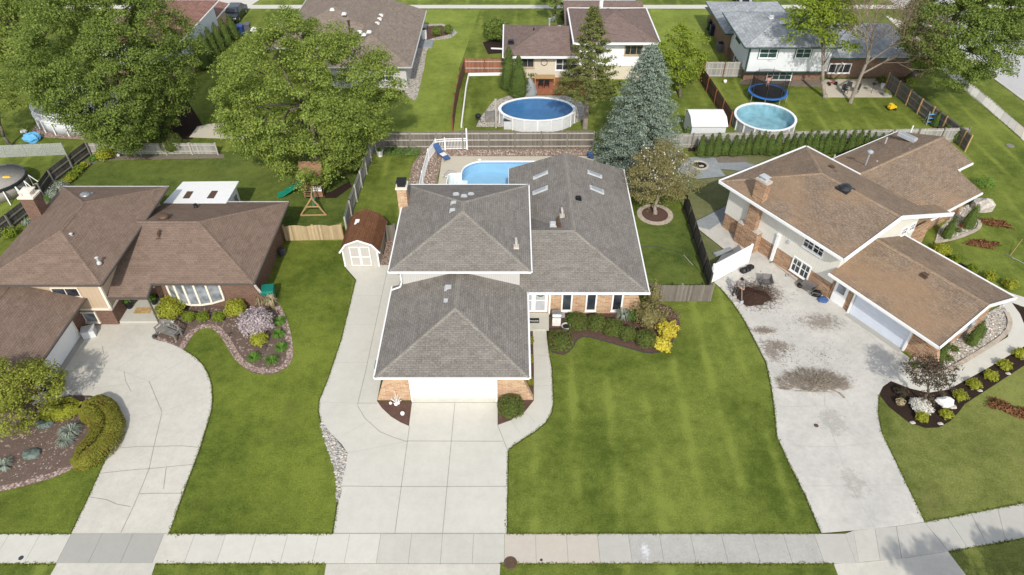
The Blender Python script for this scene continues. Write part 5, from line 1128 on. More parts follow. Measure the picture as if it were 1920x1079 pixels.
fence('fence', 'grey-brown side fence beside the street-corner lawn, leading from the patio', [P2(1660, 165), P2(1720, 214), P2(1765, 247), P2(1800, 275), P2(1810, 285)], 1.6, 'fence_grey', 'wood_new', 'rail_dark', 2.3, -1, (.3, .95, 1.5))
fence('fence', 'dark fence running back from the white gate panel', [P2(1283, 392), P2(1330, 545)], 1.5, 'fence_dark', 'wood_dark', 'wood_dark', 2.2, -1, (.3, 1.2))
fence('fence', 'short weathered grey fence right of the yellow bush', [P2(1216, 566), P2(1331, 566)], 1.5, 'fence_grey', 'rail_dark', 'rail_dark', 2.4, 1, (.3, 1.2))
# white rail along the pool-lawn fences
m = MB(); q = [P(865, 238, .1), P(869, 205, .1), P(874, 165, .1), P(879, 140, .15), P(945, 139, .15)]
for a, b in zip(q[:-1], q[1:]): m.beam(a, b, .12, .3)
solo(m, 'pool_fence_rail', 'white', 'low white rail at the foot of the brown fence', 'rail', q[0])
# chain link
cl = thing('fence', 'see-through chain-link fence between the two far-left yards', 'fence', P(60, 296)); m = MB(); a, b = P2(-60, 299), P2(125, 291); m.beam((a[0], a[1], .6), (b[0], b[1], .6), .012, 1.15); m.build('wire_mesh', 'mesh_wire', cl)
for t in np.linspace(0, 1, 6):
    x, y = a[0] + (b[0] - a[0]) * t, a[1] + (b[1] - a[1]) * t; MB().tube((x, y, 0), (x, y, 1.25), .035, .035, 6).build('post', 'galv', cl)
MB().beam((a[0], a[1], 1.2), (b[0], b[1], 1.2), .04, .04).build('rail', 'galv', cl)
# white vinyl gate panel with its posts
vg = thing('gate', 'solid white vinyl gate panel swung across the path beside the person', 'gate', P(1330, 533)); a, b = P2(1331, 532), P2(1401, 494); d = math.atan2(b[1] - a[1], b[0] - a[0])
m = MB(); L_ = math.hypot(b[0] - a[0], b[1] - a[1]); m.box((a[0] + b[0]) / 2, (a[1] + b[1]) / 2, .08, L_, .05, 1.6, d); m.build('gate_panel', 'white', vg)
for z in (1.62, .06): MB().box((a[0] + b[0]) / 2, (a[1] + b[1]) / 2, z, L_, .09, .1, d).build('rail', 'white', vg)
for p in (a, b): MB().box(p[0], p[1], 0, .13, .13, 1.78, d).build('post', 'white', vg)
# white picket fence round the pool
pf = thing('fence', 'white picket fence bending round the pool deck behind the blue lounge chair', 'fence', P(800, 300)); zt_ = 1.15
pts = [P2(787, 372), P2(793, 345), P2(804, 303), P2(818, 284), P2(835, 282), P2(876, 281)]
pk, rl = MB(), MB()
for i, (a, b) in enumerate(zip(pts[:-1], pts[1:])):
    L_ = math.hypot(b[0] - a[0], b[1] - a[1]); d = math.atan2(b[1] - a[1], b[0] - a[0]); n = int(L_ / .13)
    for k_ in range(n): t = (k_ + .5) / n; pk.box(a[0] + (b[0] - a[0]) * t, a[1] + (b[1] - a[1]) * t, .08, .035, .03, zt_ - .1, d)
    for z in (.15, zt_ - .22, zt_): rl.beam((a[0], a[1], z), (b[0], b[1], z), .05, .07)
for p in pts: MB().box(p[0], p[1], 0, .12, .12, zt_ + (1.0 if p is pts[-1] else .12)).build('post', 'white', pf)
pk.build('picket_panel', 'white', pf); rl.build('rail', 'white', pf)
# ================================================================ TREES
def at(px, py, z): return P(px, py, z)
def scale_at(px, py, z): return (P(px + 1, py, z)[0] - P(px, py, z)[0])
def crown_tree(name, label, px, py, cz, rad, basepx=None, **k):
    c = P(px, py, cz); b = P2(*basepx) if basepx else (c[0], c[1])
    return tree(name, label, b, cz, rad, off=(c[0] - b[0], c[1] - b[1]), **k)
crown_tree('maple_tree', 'huge bright green maple standing between the play set and the tan-roofed bungalow', 572, 190, 6.5, (7.3, 6.6, 6.1), nclump=560, per=210, leaf=.165, mat='leaf_oak', trunk=.42, cl=.82, fill=.2, lobes=.2, flat=.85, underside=.95)
crown_tree('oak_tree', 'huge dark green tree over the covered deck pool at the upper left', 203, 118, 7.8, (6.7, 6.5, 7.3), nclump=760, per=210, leaf=.165, mat='leaf_maple', trunk=.45, cl=.82, fill=.22, lobes=.2, flat=.85, underside=.98)
crown_tree('lime_tree', 'lighter green tree cut by the upper left corner of the view', 30, 45, 7.0, (6.5, 6.2, 5.6), nclump=330, per=150, leaf=.2, mat='leaf_oak', trunk=.35, cl=1.2, fill=.2, underside=.5)
crown_tree('lime_tree', 'thin yellowish tree at the left edge, beside the shaded back lawn', -25, 190, 4.5, (2.8, 2.6, 2.6), nclump=60, per=80, leaf=.2, mat='leaf_oak', trunk=.16, cl=.8)
crown_tree('maple_tree', 'large green street-side maple with a leaning trunk at the upper right', 1818, 55, 7.6, (6.2, 5.6, 5.2), basepx=(1697, 152), nclump=460, per=190, leaf=.18, mat='leaf_maple', trunk=.4, cl=.85, fill=.2, lobes=.22, flat=.85, underside=.9)
crown_tree('lime_tree', 'fresh yellow-green tree rising in front of the grey-roofed house', 1540, 52, 6.6, (3.3, 3.4, 4.2), basepx=(1546, 183), nclump=150, per=85, leaf=.22, mat='leaf_lime', trunk=.22, barkm='bark_pale', cl=.85, fill=.3)
crown_tree('lime_tree', 'small yellow-green tree left of the white back shed', 1270, 112, 3.0, (2.7, 2.4, 3.0), basepx=(1275, 183), nclump=130, per=75, leaf=.19, mat='leaf_lime', trunk=.14, cl=.65, underside=.8)
crown_tree('ornamental_tree', 'golden green small tree beside the garage door of the left house', 28, 742, 2.1, (2.25, 2.1, 1.75), nclump=120, per=130, leaf=.12, mat='leaf_garden', trunk=.14, cl=.55, fill=.2, underside=.6)
crown_tree('magnolia_tree', 'thin-leaved flowering tree in a round brick ring beside the middle house', 1238, 332, 2.9, (2.9, 2.6, 2.5), basepx=(1228, 402), nclump=250, per=80, leaf=.11, mat='leaf_olive', trunk=.16, barkm='bark_pale', cl=.6, fill=.45, underside=.85)
crown_tree('ornamental_tree', 'burgundy-leaved small tree in the dark mulch bed by the right walkway', 1742, 712, 2.3, (1.35, 1.3, 1.25), basepx=(1731, 762), nclump=75, per=50, leaf=.10, mat='leaf_burgundy', trunk=.07, cl=.4, fill=.4)
crown_tree('ornamental_tree', 'small dark tree at the top edge beside the mauve-roofed house', 1043, -8, 3.0, (2.2, 2.0, 2.0), nclump=60, per=70, leaf=.2, mat='leaf_maple', trunk=.14, cl=.6)
tree('maple_tree', 'street tree below the right edge whose shadow falls on the driveway', (20.9, 9.6), 5.2, (1.9, 1.2, 1.1), 60, 60, .2, 'leaf_maple', trunk=.12, cl=.5, fill=.5)
tree('maple_tree', 'second street tree below the right edge, its shadow on the curved pavement', (24.8, 10.4), 5.2, (1.5, 1.0, .9), 50, 60, .2, 'leaf_maple', trunk=.12, cl=.5, fill=.5)
# petals on the magnolia
mg = [o for o in bpy.data.objects if o.name.startswith('magnolia_tree')][0]; c = np.array(P(1238, 318, 3.3)) - np.array(mg.location)
k = rdirs(420); k[:, 2] = np.abs(k[:, 2]) * 1.2 - .3; leaf_mesh('blossom', 'blossom_white', c + k * (.75 + .3 * RNG.random((420, 1))) * np.array([2.7, 2.5, 2.5]), k, .13, mg)
def spruce(name, label, base, h, R, mat, nb=330, per=70, leaf=.14, barkm='bark', droop=.12, gapz=0.02, flat=.25, cl=.42, start=.03, inner=.3):
    root = thing(name, label, 'tree', (base[0], base[1], 0)); ps, ns = [], []; tr = MB(); tr.tube((0, 0, -.05), (0, 0, h * .97), R * .055 + .06, .02, 8)
    for i in range(nb):
        t = start + (1 - start) * ((i + .5) / nb) ** 1.18 if True else 0; z = h * t; a = i * 2.39996 + random.uniform(-.25, .25); L = R * (1 - t) ** (.62 if R > 4 else .82) * random.uniform(.8, 1.12) * (.92 if R > 4 else 1) + .12
        m_ = max(8, int(per * (.35 + .9 * (1 - t)))); s = inner + (1 - inner) * RNG.random(m_) ** .7
        w = cl * (1 - .5 * t) * (1.25 - s * .6)
        q = np.stack([np.cos(a) * L * s, np.sin(a) * L * s, z - droop * L * s + .10 * L * s ** 3], 1) + RNG.normal(size=(m_, 3)) * np.stack([w, w, w * flat], 1) * .6
        ps.append(q); ns.append(np.tile([math.cos(a) * .5, math.sin(a) * .5, .9], (m_, 1)))
        if i % 3 == 0 and L > .5: tr.tube((0, 0, z), (math.cos(a) * L * .8, math.sin(a) * L * .8, z - droop * L * .8), .03, .01, 4, False)
    ps, ns = np.concatenate(ps), np.concatenate(ns); ps[:, 2] = np.maximum(ps[:, 2], .08)
    leaf_mesh('crown', mat, ps, ns, leaf, root, aspect=.5, spread=.6); tr.build('trunk', barkm, root, local=True); return root
b = P2(1192, 318); spruce('spruce_tree', 'broad silvery blue spruce in the fence corner behind the middle house', b, ZY(1198, 86, b[1])[2], 4.3, 'leaf_spruce', 700, 120, .15, start=.01, cl=.5)
b = P2(1097, 241); spruce('pine_tree', 'thin airy pine standing beside the oval pool in front of the mauve-roofed house', b, ZY(1106, 14, b[1])[2], 3.9, 'leaf_pine', 120, 190, .19, 'bark_pale', -.02, flat=.28, cl=.62, start=.30, inner=.32)
# bare fan-shaped tree
def bare_tree(label, base, h, spread_, px):
    root = thing('bare_tree', label, 'tree', (base[0], base[1], 0)); big, tw = MB(), MB(); tips = []
    def grow(p, d, L, r, lev):
        q = p + d * L; mid = p.lerp(q, .5) + Vector((random.uniform(-1, 1), random.uniform(-1, 1), 0)) * L * .05
        t = big if lev < 2 else tw; n = 7 if lev < 2 else 3
        t.tube(p, mid, r, r * .8, n, False); t.tube(mid, q, r * .8, r * .6, n, False)
        if lev >= 5: tips.append(q); tips.append(mid); return
        for _ in range(5 if lev == 0 else 4 if lev < 4 else 3):
            nd = (d + Vector((random.gauss(0, 1), random.gauss(0, 1), random.gauss(.12, .55))).normalized() * (.62 if lev else .75)).normalized()
            if nd.z < -.05: nd.z = .1; nd.normalize()
            grow(p.lerp(q, random.uniform(.55, 1.0)), nd, L * random.uniform(.62, .84), r * .48, lev + 1)
    grow(Vector((0, 0, -.05)), Vector((.10, .06, 1)).normalized(), h * .36, .20, 0); big.build('trunk', 'bark_pale', root, local=True)
    tw.build('branches', 'twig', root, local=True); tp = np.array([tuple(t) for t in tips]); tp = np.repeat(tp, 5, 0); tp += RNG.normal(size=tp.shape) * .22
    leaf_mesh('crown', 'leaf_brown', tp, np.tile([0, 0, 1.0], (len(tp), 1)), .12, root); return root
random.seed(11); bare_tree('fan-shaped brown tree, nearly leafless, rising from the back edge of the patio', P2(1594, 193), 13.5, 4, 0)
for i, (x, y) in enumerate([(1545, 182)]): pass

# ================================================================ SHRUBS
def S(label, px, py, rpx, h, mat, n=900, leaf=.07, group=None, **k):
    c = P(px, py, h * .45); r = (.92 if k.get('rough') in (.04, .05) and mat == 'leaf_box' else 1.0) * rpx * scale_at(px, py, h * .45); return bush(k.pop('name', 'shrub'), label, px, py, r, h, mat, n, leaf, group, world=(c[0], c[1]), **k)
row = 'clipped round boxwoods in front of the middle house'
for px, py, r_, h, lb_ in ((1051, 640, 26, .95, 'largest clipped dark round shrub, beside the curved walkway of the middle house'), (1083, 606, 20, 1.05, 'first dark clipped shrub of the row, beside the grey grill box'), (1118, 608, 18.5, 1.05, 'second dark clipped shrub of the row, under the middle narrow window'),
                           (1150, 617, 20, 1.0, 'third dark clipped shrub of the row, in front of the straw grasses'), (1177, 628, 16, .9, 'smallest dark clipped shrub of the row, fourth from the grill box'), (1211, 637, 21, .95, 'last dark clipped shrub of the row, touching the yellow forsythia')):
    S(lb_, px, py, r_, h, 'leaf_box', 1900, .085, row, name='boxwood_shrub', rough=.04, power=3.2)
S('dark round clipped shrub at the garage corner beside the white garage door', 958, 764, 27, .95, 'leaf_box', 2200, .085, name='boxwood_shrub', rough=.05, power=3.2)
S('bright yellow flowering shrub at the end of the mulch bed', 1252, 622, 17, 1.05, 'leaf_yellow', 1500, .085, name='forsythia_bush', rough=.28, lobes=3); S('lower bright yellow flowering shrub beside the last round boxwood', 1243, 647, 16, .8, 'leaf_yellow', 1000, .085, name='forsythia_bush', rough=.2, lobes=3)
S('loose olive-green shrub behind the bright yellow shrub', 1217, 592, 30, 1.7, 'leaf_olive', 1500, .08, rough=.22); S('tall thin olive shrub at the right corner of the middle house', 1224, 560, 15, 2.1, 'leaf_olive', 500, .09, rough=.3)
S('bare brownish shrub behind the yellow forsythia', 1258, 596, 18, .9, 'leaf_brown', 450, .06, rough=.3, core=False)
tuft('pale grassy clump between the round boxwoods and the brick wall', '', 0, 0, .1, .1) if False else None
tuft('ornamental_grass', 'pale grassy clump between the boxwoods and the brick wall', 1168, 597, .75, .7, 'leaf_grey', 150); tuft('ornamental_grass', 'thin yellow-green grass clump next to the loose olive shrub', 1186, 602, .6, .8, 'leaf_lawn', 90)
S('narrow light green shrub against the grill box', 1071, 600, 9, .9, 'leaf_lawn', 350, .07, rough=.2)
for py, lb_ in ((640, 'small green shrub under the gutter beside the walkway, nearest the porch'), (674, 'small green shrub under the gutter, middle of the narrow bed'), (716, 'small green shrub at the front end of the narrow bed beside the walkway')): S(lb_, 992, py, 9, .6, 'leaf_hedge', 500, .06)
# left house bed
S('large chartreuse round shrub beside the porch of the left house', 320, 580, 26, 1.25, 'leaf_gold', 2200, .075, name='spirea_shrub', rough=.08); S('chartreuse round shrub under the right end of the bow window', 442, 580, 19, 1.1, 'leaf_gold', 1500, .075, name='spirea_shrub', rough=.08)
for px, lb_ in ((354, 'small round green shrub beside the large chartreuse one, first of three'), (380, 'small round green shrub, middle of three under the bow window'), (410, 'small round green shrub, last of three under the bow window')): S(lb_, px, 595, 11.5, .6, 'leaf_lime', 800, .06, 'three small shrubs under the bow window', name='spirea_shrub')
S('big pale pink flowering shrub in the left bed', 480, 606, 31, 1.45, 'blossom', 2600, .085, name='viburnum_shrub', rough=.12); S('bright lime shrub in front of the pink flowering shrub', 486, 637, 15.5, .75, 'leaf_gold', 900, .07, name='spirea_shrub')
for (px, py), lb_ in zip(((525, 607), (524, 631), (529, 656), (477, 675), (511, 680)), ('right of the pink shrub', 'second down along the right bed edge', 'third down along the right bed edge', 'at the lower left tip of the bed', 'at the lower right tip of the bed')):
    tuft('daylily_clump', 'green daylily clump ' + lb_, px, py, .55, .42, 'leaf_lawn', 150, 'daylily clumps in the left bed')
tuft('ornamental_grass', 'straw-coloured upright grass beside the green bin', 512, 577, .6, 1.1, 'leaf_straw', 90); tuft('ornamental_grass', 'straw-coloured reeds leaning on the flared brick wall', 492, 575, .5, 1.0, 'leaf_straw', 70)
hedge('hedge', 'low yellow-green hedge behind the stones, leading from the golden tree', [P2(72, 772, .5), P2(100, 768, .5), P2(128, 762, .5), P2(152, 757, .5)], 1.25, .85, 'leaf_gold', 6000, .10)
hedge('hedge', 'curved clipped hedge along the left driveway, browning on top', smooth_poly([P2(150, 757, .5), P2(182, 764, .5), P2(198, 784, .5), P2(200, 806, .5), P2(186, 832, .5), P2(160, 852, .5), P2(132, 868, .5)], False, 3), 1.75, .85, 'leaf_hedge', 22000, .08)
tuft('ornamental_grass', 'blue-green grass mound inside the curved hedge', 133, 812, .75, .4, 'leaf_grey', 220); tuft('ornamental_grass', 'blue-green grass mound at the left edge of the front bed', 8, 876, .6, .35, 'leaf_grey', 160)
tuft('ornamental_grass', 'second blue-green grass mound lower inside the curved hedge', 125, 830, .6, .35, 'leaf_grey', 160)
# right bed
for (px, py), lb_ in zip(((1800, 742), (1826, 721), (1858, 705), (1883, 685), (1912, 664)), ('nearest the burgundy tree', 'second from the burgundy tree', 'third from the burgundy tree', 'fourth from the burgundy tree', 'at the right frame edge')):
    S('small lime shrub in the dark mulch bed, ' + lb_, px, py, 12, .55, 'leaf_gold', 620, .065, 'lime shrubs along the right walkway', name='spirea_shrub', rough=.16)
S('lime shrub in front of the white-flowering shrub', 1729, 783, 11, .5, 'leaf_gold', 520, .065, name='spirea_shrub', rough=.15); S('lime shrub in front of the white boulder', 1774, 777, 11, .5, 'leaf_gold', 520, .065, name='spirea_shrub', rough=.15)
S('low white-flowering shrub under the burgundy tree', 1727, 762, 19, .5, 'blossom_white', 1200, .07, name='flowering_shrub'); S('small straw-coloured shrub at the left end of the dark mulch bed', 1688, 755, 8, .5, 'leaf_straw', 300, .06)
S('very dark low shrub behind the straw-coloured one', 1690, 735, 13, .4, 'leaf_burgundy', 350, .06)
for px, py, r_, lb_ in ((1766, 470, 17, 'largest lime shrub right of the garage roof, by the stone-edged bed'), (1791, 488, 9, 'small lime shrub right of the garage roof, next to the largest'), (1822, 506, 9, 'small lime shrub peeping over the middle of the garage roof edge'), (1857, 520, 11, 'round lime shrub in the upper mulch strip, left one'), (1894, 534, 12, 'round lime shrub in the upper mulch strip, right one')):
    S(lb_, px, py, r_, .7, 'leaf_gold' if r_ > 10 else 'leaf_lime', 700, .075, 'lime shrubs behind the garage roof', name='spirea_shrub', rough=.15)
S('straggly light green shrub at the far corner of the tan roof', 1846, 345, 16, .9, 'leaf_lawn', 420, .08, rough=.3, core=False)
cone_shrub('arborvitae', 'narrow leaning evergreen at the garage corner, above the burgundy tree', 1755, 682, .42, 2.0, n=1000, leaf=.09); cone_shrub('arborvitae', 'narrow dark evergreen against the louvred garage window', 1819, 646, .45, 2.1, n=1000, leaf=.09)
cone_shrub('arborvitae', 'dark conical evergreen in the white stones, farther from the tan house', 1812, 427, .62, 2.2, n=1000, leaf=.09); cone_shrub('arborvitae', 'dark conical evergreen next to the brick porch pier', 1773, 446, .5, 2.0, n=900, leaf=.09)
for px, py, lb_ in ((1790, 655, 'low green perennial left of the louvred window'), (1842, 617, 'low green perennial in the stones, right of the second evergreen'), (1778, 672, 'low green perennial between the two garage evergreens'), (1838, 628, 'low spreading green perennial nearest the block edging'), (1716, 686, 'light green perennial at the flared brick corner'), (1795, 432, 'low green plant between the two cone evergreens')):
    S(lb_, px, py, 8, .35, 'leaf_box', 260, .06, name='perennial', rough=.3)
S('reddish flowering perennial between the cone evergreens', 1803, 424, 6, .3, 'leaf_red', 160, .05, name='perennial', rough=.3)
# rust-coloured dead patches of shrubs on the right lawn
for px, py, rx_, yw_, lb_ in ((1864, 421, 1.25, -.35, 'rust-brown flattened shrub nearest the cone evergreens'), (1842, 460, 1.2, -.1, 'rust-brown flattened shrub in the middle of the right lawn'), (1893, 770, 1.35, -.55, 'rust-brown flattened shrub below the dark mulch bed')):
    w_ = P2(px, py); bush('dead_shrub', lb_, 0, 0, .42, .28, 'leaf_rust', 800, .10, 'dead brown shrubs lying on the right lawn', sx=rx_ / .5, sy=1.0, yaw=yw_, world=w_, rough=.3, core=False, cat='dead shrub')
# row of arborvitae along the back fence
proto = cone_shrub('arborvitae', 'slim arborvitae in the long even row along the grey back fence', 1305, 275, .55, 2.0, n=520, leaf=.12, group='arborvitae row along the back fence', world=(0, 0)); xs = [1305, 1321, 1333, 1349, 1365, 1377, 1391, 1405, 1417, 1430, 1444, 1458, 1472, 1484, 1497, 1510, 1522, 1535, 1548, 1561, 1577, 1590, 1603, 1617, 1630, 1643, 1657]
NO = ['first', 'second', 'third', 'fourth', 'fifth', 'sixth', 'seventh', 'eighth', 'ninth', 'tenth', 'eleventh', 'twelfth', 'thirteenth', 'fourteenth', 'fifteenth', 'sixteenth', 'seventeenth', 'eighteenth', 'nineteenth', 'twentieth', 'twenty-first', 'twenty-second', 'twenty-third', 'twenty-fourth', 'twenty-fifth', 'twenty-sixth', 'last']
alt = cone_shrub('arborvitae', 'x', 0, 0, .50, 2.0, n=520, leaf=.12, group='arborvitae row along the back fence', world=(0, 0))
for i, px in enumerate(xs):
    src = proto if i == 0 else (alt if i == 1 else copy_tree(random.choice([proto, alt])))
    y = 55.15 + (px - 1305) / 352 * .5; wx = P(px, 274 - (px - 1305) * .012)[0]; src.location = (wx, y + random.uniform(-.12, .12), 0); src.rotation_euler = (0, 0, random.random() * 6.28); s_ = random.uniform(.92, 1.12); src.scale = (s_, s_, random.uniform(1.0, 1.22))
    src['label'] = f'{NO[i]} slim arborvitae from the left in the row along the grey back fence' if i < 26 else 'rightmost visible arborvitae of the row, against the tan roof'
for px, py, h, lb_ in ((1284, 273, 1.9, 'slim arborvitae tucked right of the blue spruce'), (1296, 262, 1.6, 'short arborvitae between the spruce and the long row'), (1752, 238, 1.6, 'single arborvitae inside the side fence by the metal ladder'), (1790, 266, 1.7, 'slim evergreen behind the tan roof at the fence corner'), (1772, 252, 1.3, 'small evergreen behind the tan roof, left of the fence corner')): cone_shrub('arborvitae', lb_, px, py, .45, h, n=420, leaf=.12)
cone_shrub('arborvitae', 'broad dense evergreen, front one of the twin beside the red fence', 972, 182, 1.15, 4.4, n=3000, leaf=.13, belly=.4); cone_shrub('arborvitae', 'broad dense evergreen, rear one of the twin beside the red fence', 954, 168, 1.05, 4.6, n=2600, leaf=.13, belly=.4)
for (px, py), h, lb_ in zip(((392, 118), (402, 106), (414, 96), (427, 86), (440, 74), (384, 130)), (3.4, 3.4, 3.3, 3.2, 3.0, 3.2), ('second', 'third', 'fourth', 'fifth', 'sixth and farthest', 'first and nearest')):
    cone_shrub('arborvitae', f'{lb_} tall dark evergreen in the row beside the red-roofed house', px, py, .8, h, n=900, leaf=.14, group='evergreens beside the red-roofed house')
S('round dark evergreen in front of the grey back fence of the left yard', 322, 272, 22, 1.75, 'leaf_box', 2400, .09, name='evergreen_shrub', rough=.05)
S('large round bush left of the mauve-roofed house', 931, 60, 24, 2.4, 'leaf_maple', 1600, .16, rough=.12); S('dark bush at the top beside the mauve-roofed gable', 1058, 32, 9, 1.4, 'leaf_box', 400, .14); S('pale flowering bush at the top edge, left of the mauve gable', 1037, 38, 5, .7, 'leaf_grey', 160, .12)
S('left round green shrub in the small stone bed beside the bungalow', 819, 60, 9, 1.1, 'leaf_maple', 600, .1); S('right round green shrub in the small stone bed beside the bungalow', 841, 57, 9, 1.1, 'leaf_maple', 600, .1)
S('yellowish leafy shrub under the big dark tree at the fence corner', 197, 290, 16, 1.0, 'leaf_gold', 800, .1, rough=.2)
for px, py, r_, h, mt, lb_ in ((113, 352, 14, .9, 'leaf_grey', 'silvery flowering shrub behind the left house roof'), (100, 365, 13, .8, 'leaf_grey', 'grey-green shrub nearest the left chimney'), (128, 338, 9, .5, 'leaf_gold', 'low yellow shrub above the silvery one'), (136, 330, 10, .6, 'leaf_lime', 'low lime shrub in the fence bed, middle'), (148, 318, 10, .6, 'leaf_lime', 'low lime shrub in the fence bed, upper'), (158, 311, 8, .5, 'leaf_gold', 'small yellow shrub at the upper end of the fence bed'), (174, 299, 8, .35, 'leaf_lawn', 'flat green plant at the fence corner'), (92, 372, 7, .5, 'leaf_lawn', 'small green plant just behind the chimney'), (18, 438, 13, .8, 'leaf_lime', 'light green shrub at the left edge between fence and brown roof'), (50, 418, 8, .5, 'leaf_grey', 'grey-green plant between the dark fence and the brown roof')):
    S(lb_, px, py, r_, h, mt, 420, .08, rough=.22)
S('low ivy-like shrub at the foot of the oval pool deck house', 998, 138, 12, .6, 'leaf_box', 350, .1); S('leafy plants behind the blue lounge chair along the grey fence', 770, 284, 20, .4, 'leaf_lawn', 500, .09, rough=.3, core=False); S('leafy plants along the grey fence next to the white planter', 738, 284, 14, .4, 'leaf_lawn', 350, .09, rough=.3, core=False)
S('green vine on the trunk side of the corner fence', 1707, 152, 8, .9, 'leaf_lime', 250, .1, rough=.3, core=False); S('low dark groundcover beside the fire-pit boulder', 1322, 292, 9, .25, 'leaf_box', 220, .07, sx=1.6, core=False)
S('pale green bush against the grey fence at the bare tree patio', 1655, 152, 10, .8, 'leaf_box', 260, .1, rough=.3)

# ================================================================ GARDEN OBJECTS: MIDDLE LOT
# swimming pool let into the ground
pool = thing('swimming_pool', 'inground swimming pool with white coping and steps behind the middle house', 'pool', (PX0 + 3, 49, 0)); R0 = 1.9
cl_ = P2(866, 306)[0]; xl_ = P(866, 318)[0]; yN = PY1
out = [(xl_, PY0), (xl_, yN - R0)] + [(xl_ + R0 - R0 * math.cos(t), yN - R0 + R0 * math.sin(t)) for t in np.linspace(.15, PI / 2 - .0, 9)] + [(PX1, yN), (PX1, PY0)]
m = MB(); step = [(PX0, PY0), (xl_, PY0), (xl_, yN - R0 - .1), (PX0 + .35, yN - R0 - .1), (PX0 + .1, yN - R0 - .4)]
# deck infill between pit edge and pool outline
inf = [(PX0 - .16, PY1 + .16), (PX0 - .16, PY0), (PX0, PY0), (PX0 + .1, yN - R0 - .4), (PX0 + .35, yN - R0 - .1)] + out[1:-1] + [(PX1, PY1 + .16)]
infill = MB().prism(inf, .022, .038); infill.build('deck_infill', 'concrete_deck', pool, tri=True)
def wallstrip(pl, z0_, z1_): 
    q = MB()
    for a, b in zip(pl[:-1], pl[1:]): q.add([(a[0], a[1], z0_), (b[0], b[1], z0_), (b[0], b[1], z1_), (a[0], a[1], z1_)], [(3, 2, 1, 0)])
    return q
wallstrip(out[1:], -1.5, -.22).build('liner', 'liner', pool); wallstrip(out[1:], -.22, .02).build('tile_band', 'pool_tile', pool)
MB().add([(PX0 - .1, PY0, -.95), (PX1, PY0, -1.15), (PX1, PY1 + .1, -1.15), (PX0 - .1, PY1 + .1, -.95)], [(0, 1, 2, 3)]).build('floor', 'liner', pool)
m = MB(); m.path([(x, y, .045) for x, y in [(xl_, yN - R0 - .1)] + out[2:-1]], .075, 6); m.path([(PX0, PY0, .045), (PX0 + .1, yN - R0 - .4, .045), (PX0 + .35, yN - R0 - .1, .045), (xl_, yN - R0 - .1, .045)], .06, 6); m.build('coping', 'white', pool)
wallstrip([(PX0, PY0), (PX0 + .1, yN - R0 - .4), (PX0 + .35, yN - R0 - .1), (xl_ + .02, yN - R0 - .1)], -1.5, .02).build('step_wall', 'white', pool)
st = MB()
for i, d_ in enumerate((.0, .32, .64, .96)): st.prism([(PX0 + .02 + d_ * .9, PY0), (PX0 + .02 + d_ * .9 + (.29 if i < 3 else .9), PY0), (PX0 + .02 + d_ * .9 + (.29 if i < 3 else .9), yN - R0 - .13), (PX0 + (.3 if i == 0 else .02 + d_ * .9), yN - R0 - .13)], -1.4, -.14 - .17 * i)
st.build('steps', 'white', pool); MB().flat([(PX0, PY0), (PX1, PY0), (PX1, PY1), (PX0, PY1)], -.09).build('water', 'water_clear', pool)
for q in (P(899, 300, .05),): MB().lathe(q, [(.17, 0), (.17, .02), (.01, .03)], 14).build('skimmer_lid', 'white', pool)
m = MB().path([P(831, 330, .05), P(831, 330, .8), P(841, 320, .85), P(855, 322, .6), P(857, 327, -.1)], .03, 6).path([P(836, 331, .05), P(836, 331, .8)], .03, 6); m.build('hand_rail', 'steel', pool)
# lounge chair
lc = thing('lounge_chair', 'blue reclining lounge chair with a white towel on the pool deck', 'lounge chair', P(830, 296), .0)
a, b = Vector(P(817, 280, 1.0)), Vector(P(826, 292, .42)); c_, d_ = Vector(P(838, 298, .38)), None
base = Vector(P(829, 296)); ax = Vector((.62, -.78)).normalized()
def lp(u, z, v=0): return (base.x + ax.x * u - ax.y * v, base.y + ax.y * u + ax.x * v, z)
m = MB().beam(lp(-1.0, 1.0), lp(-.25, .42), .58, .07).beam(lp(-.25, .42), lp(.45, .42), .58, .07); m.build('backrest', 'blue_cloth', lc); MB().beam(lp(.45, .42), lp(.95, .30), .56, .06).build('seat', 'blue_cloth', lc); MB().beam(lp(0.0, .47), lp(.5, .47), .5, .05).build('towel', 'cushion_white', lc)
for u, v in ((-.3, .28), (-.3, -.28), (.8, .28), (.8, -.28)): MB().tube(lp(u, 0, v), lp(u * .8, .4, v), .02, .02, 6).build('leg', 'dark_grey', lc)
# garden shed with gambrel roof
sx0, sy0 = P2(646.7, 500); sx1, _ = P2(713, 499); yb_ = P(690, 392, 2.55)[1]; ze, zk, zp = 1.45, 2.1, 2.5; wd = sx1 - sx0; xm = (sx0 + sx1) / 2
sh = thing('garden_shed', 'cream barn-style shed with a brown gambrel roof and white double doors', 'shed', (xm, sy0, 0))
pr = [(sx0, 0), (sx1, 0), (sx1, ze), (xm + wd * .36, zk - .05), (xm, zp - .07), (xm - wd * .36, zk - .05), (sx0, ze)]
m = MB(); n_ = len(pr); m.add([(x, sy0, z) for x, z in pr] + [(x, yb_, z) for x, z in pr], [tuple(range(n_)), tuple(range(2 * n_ - 1, n_ - 1, -1))] + [((i + 1) % n_, i, n_ + i, n_ + (i + 1) % n_) for i in range(n_)]); m.build('wall', 'shed_wall', sh)
rp = [(sx0 - .17, ze - .06), (xm - wd * .37, zk), (xm, zp), (xm + wd * .37, zk), (sx1 + .17, ze - .06)]; y0_, y1_ = sy0 - .12, yb_ + .1
V = [(x, y0_, z) for x, z in rp] + [(x, y1_, z) for x, z in rp]; roof(sh, V, [(i, i + 1, i + 6, i + 5) for i in range(4)], 'shingle_shed', 'white', [(2, 7)], (), .06, capm='shingle_shed')
m = MB()
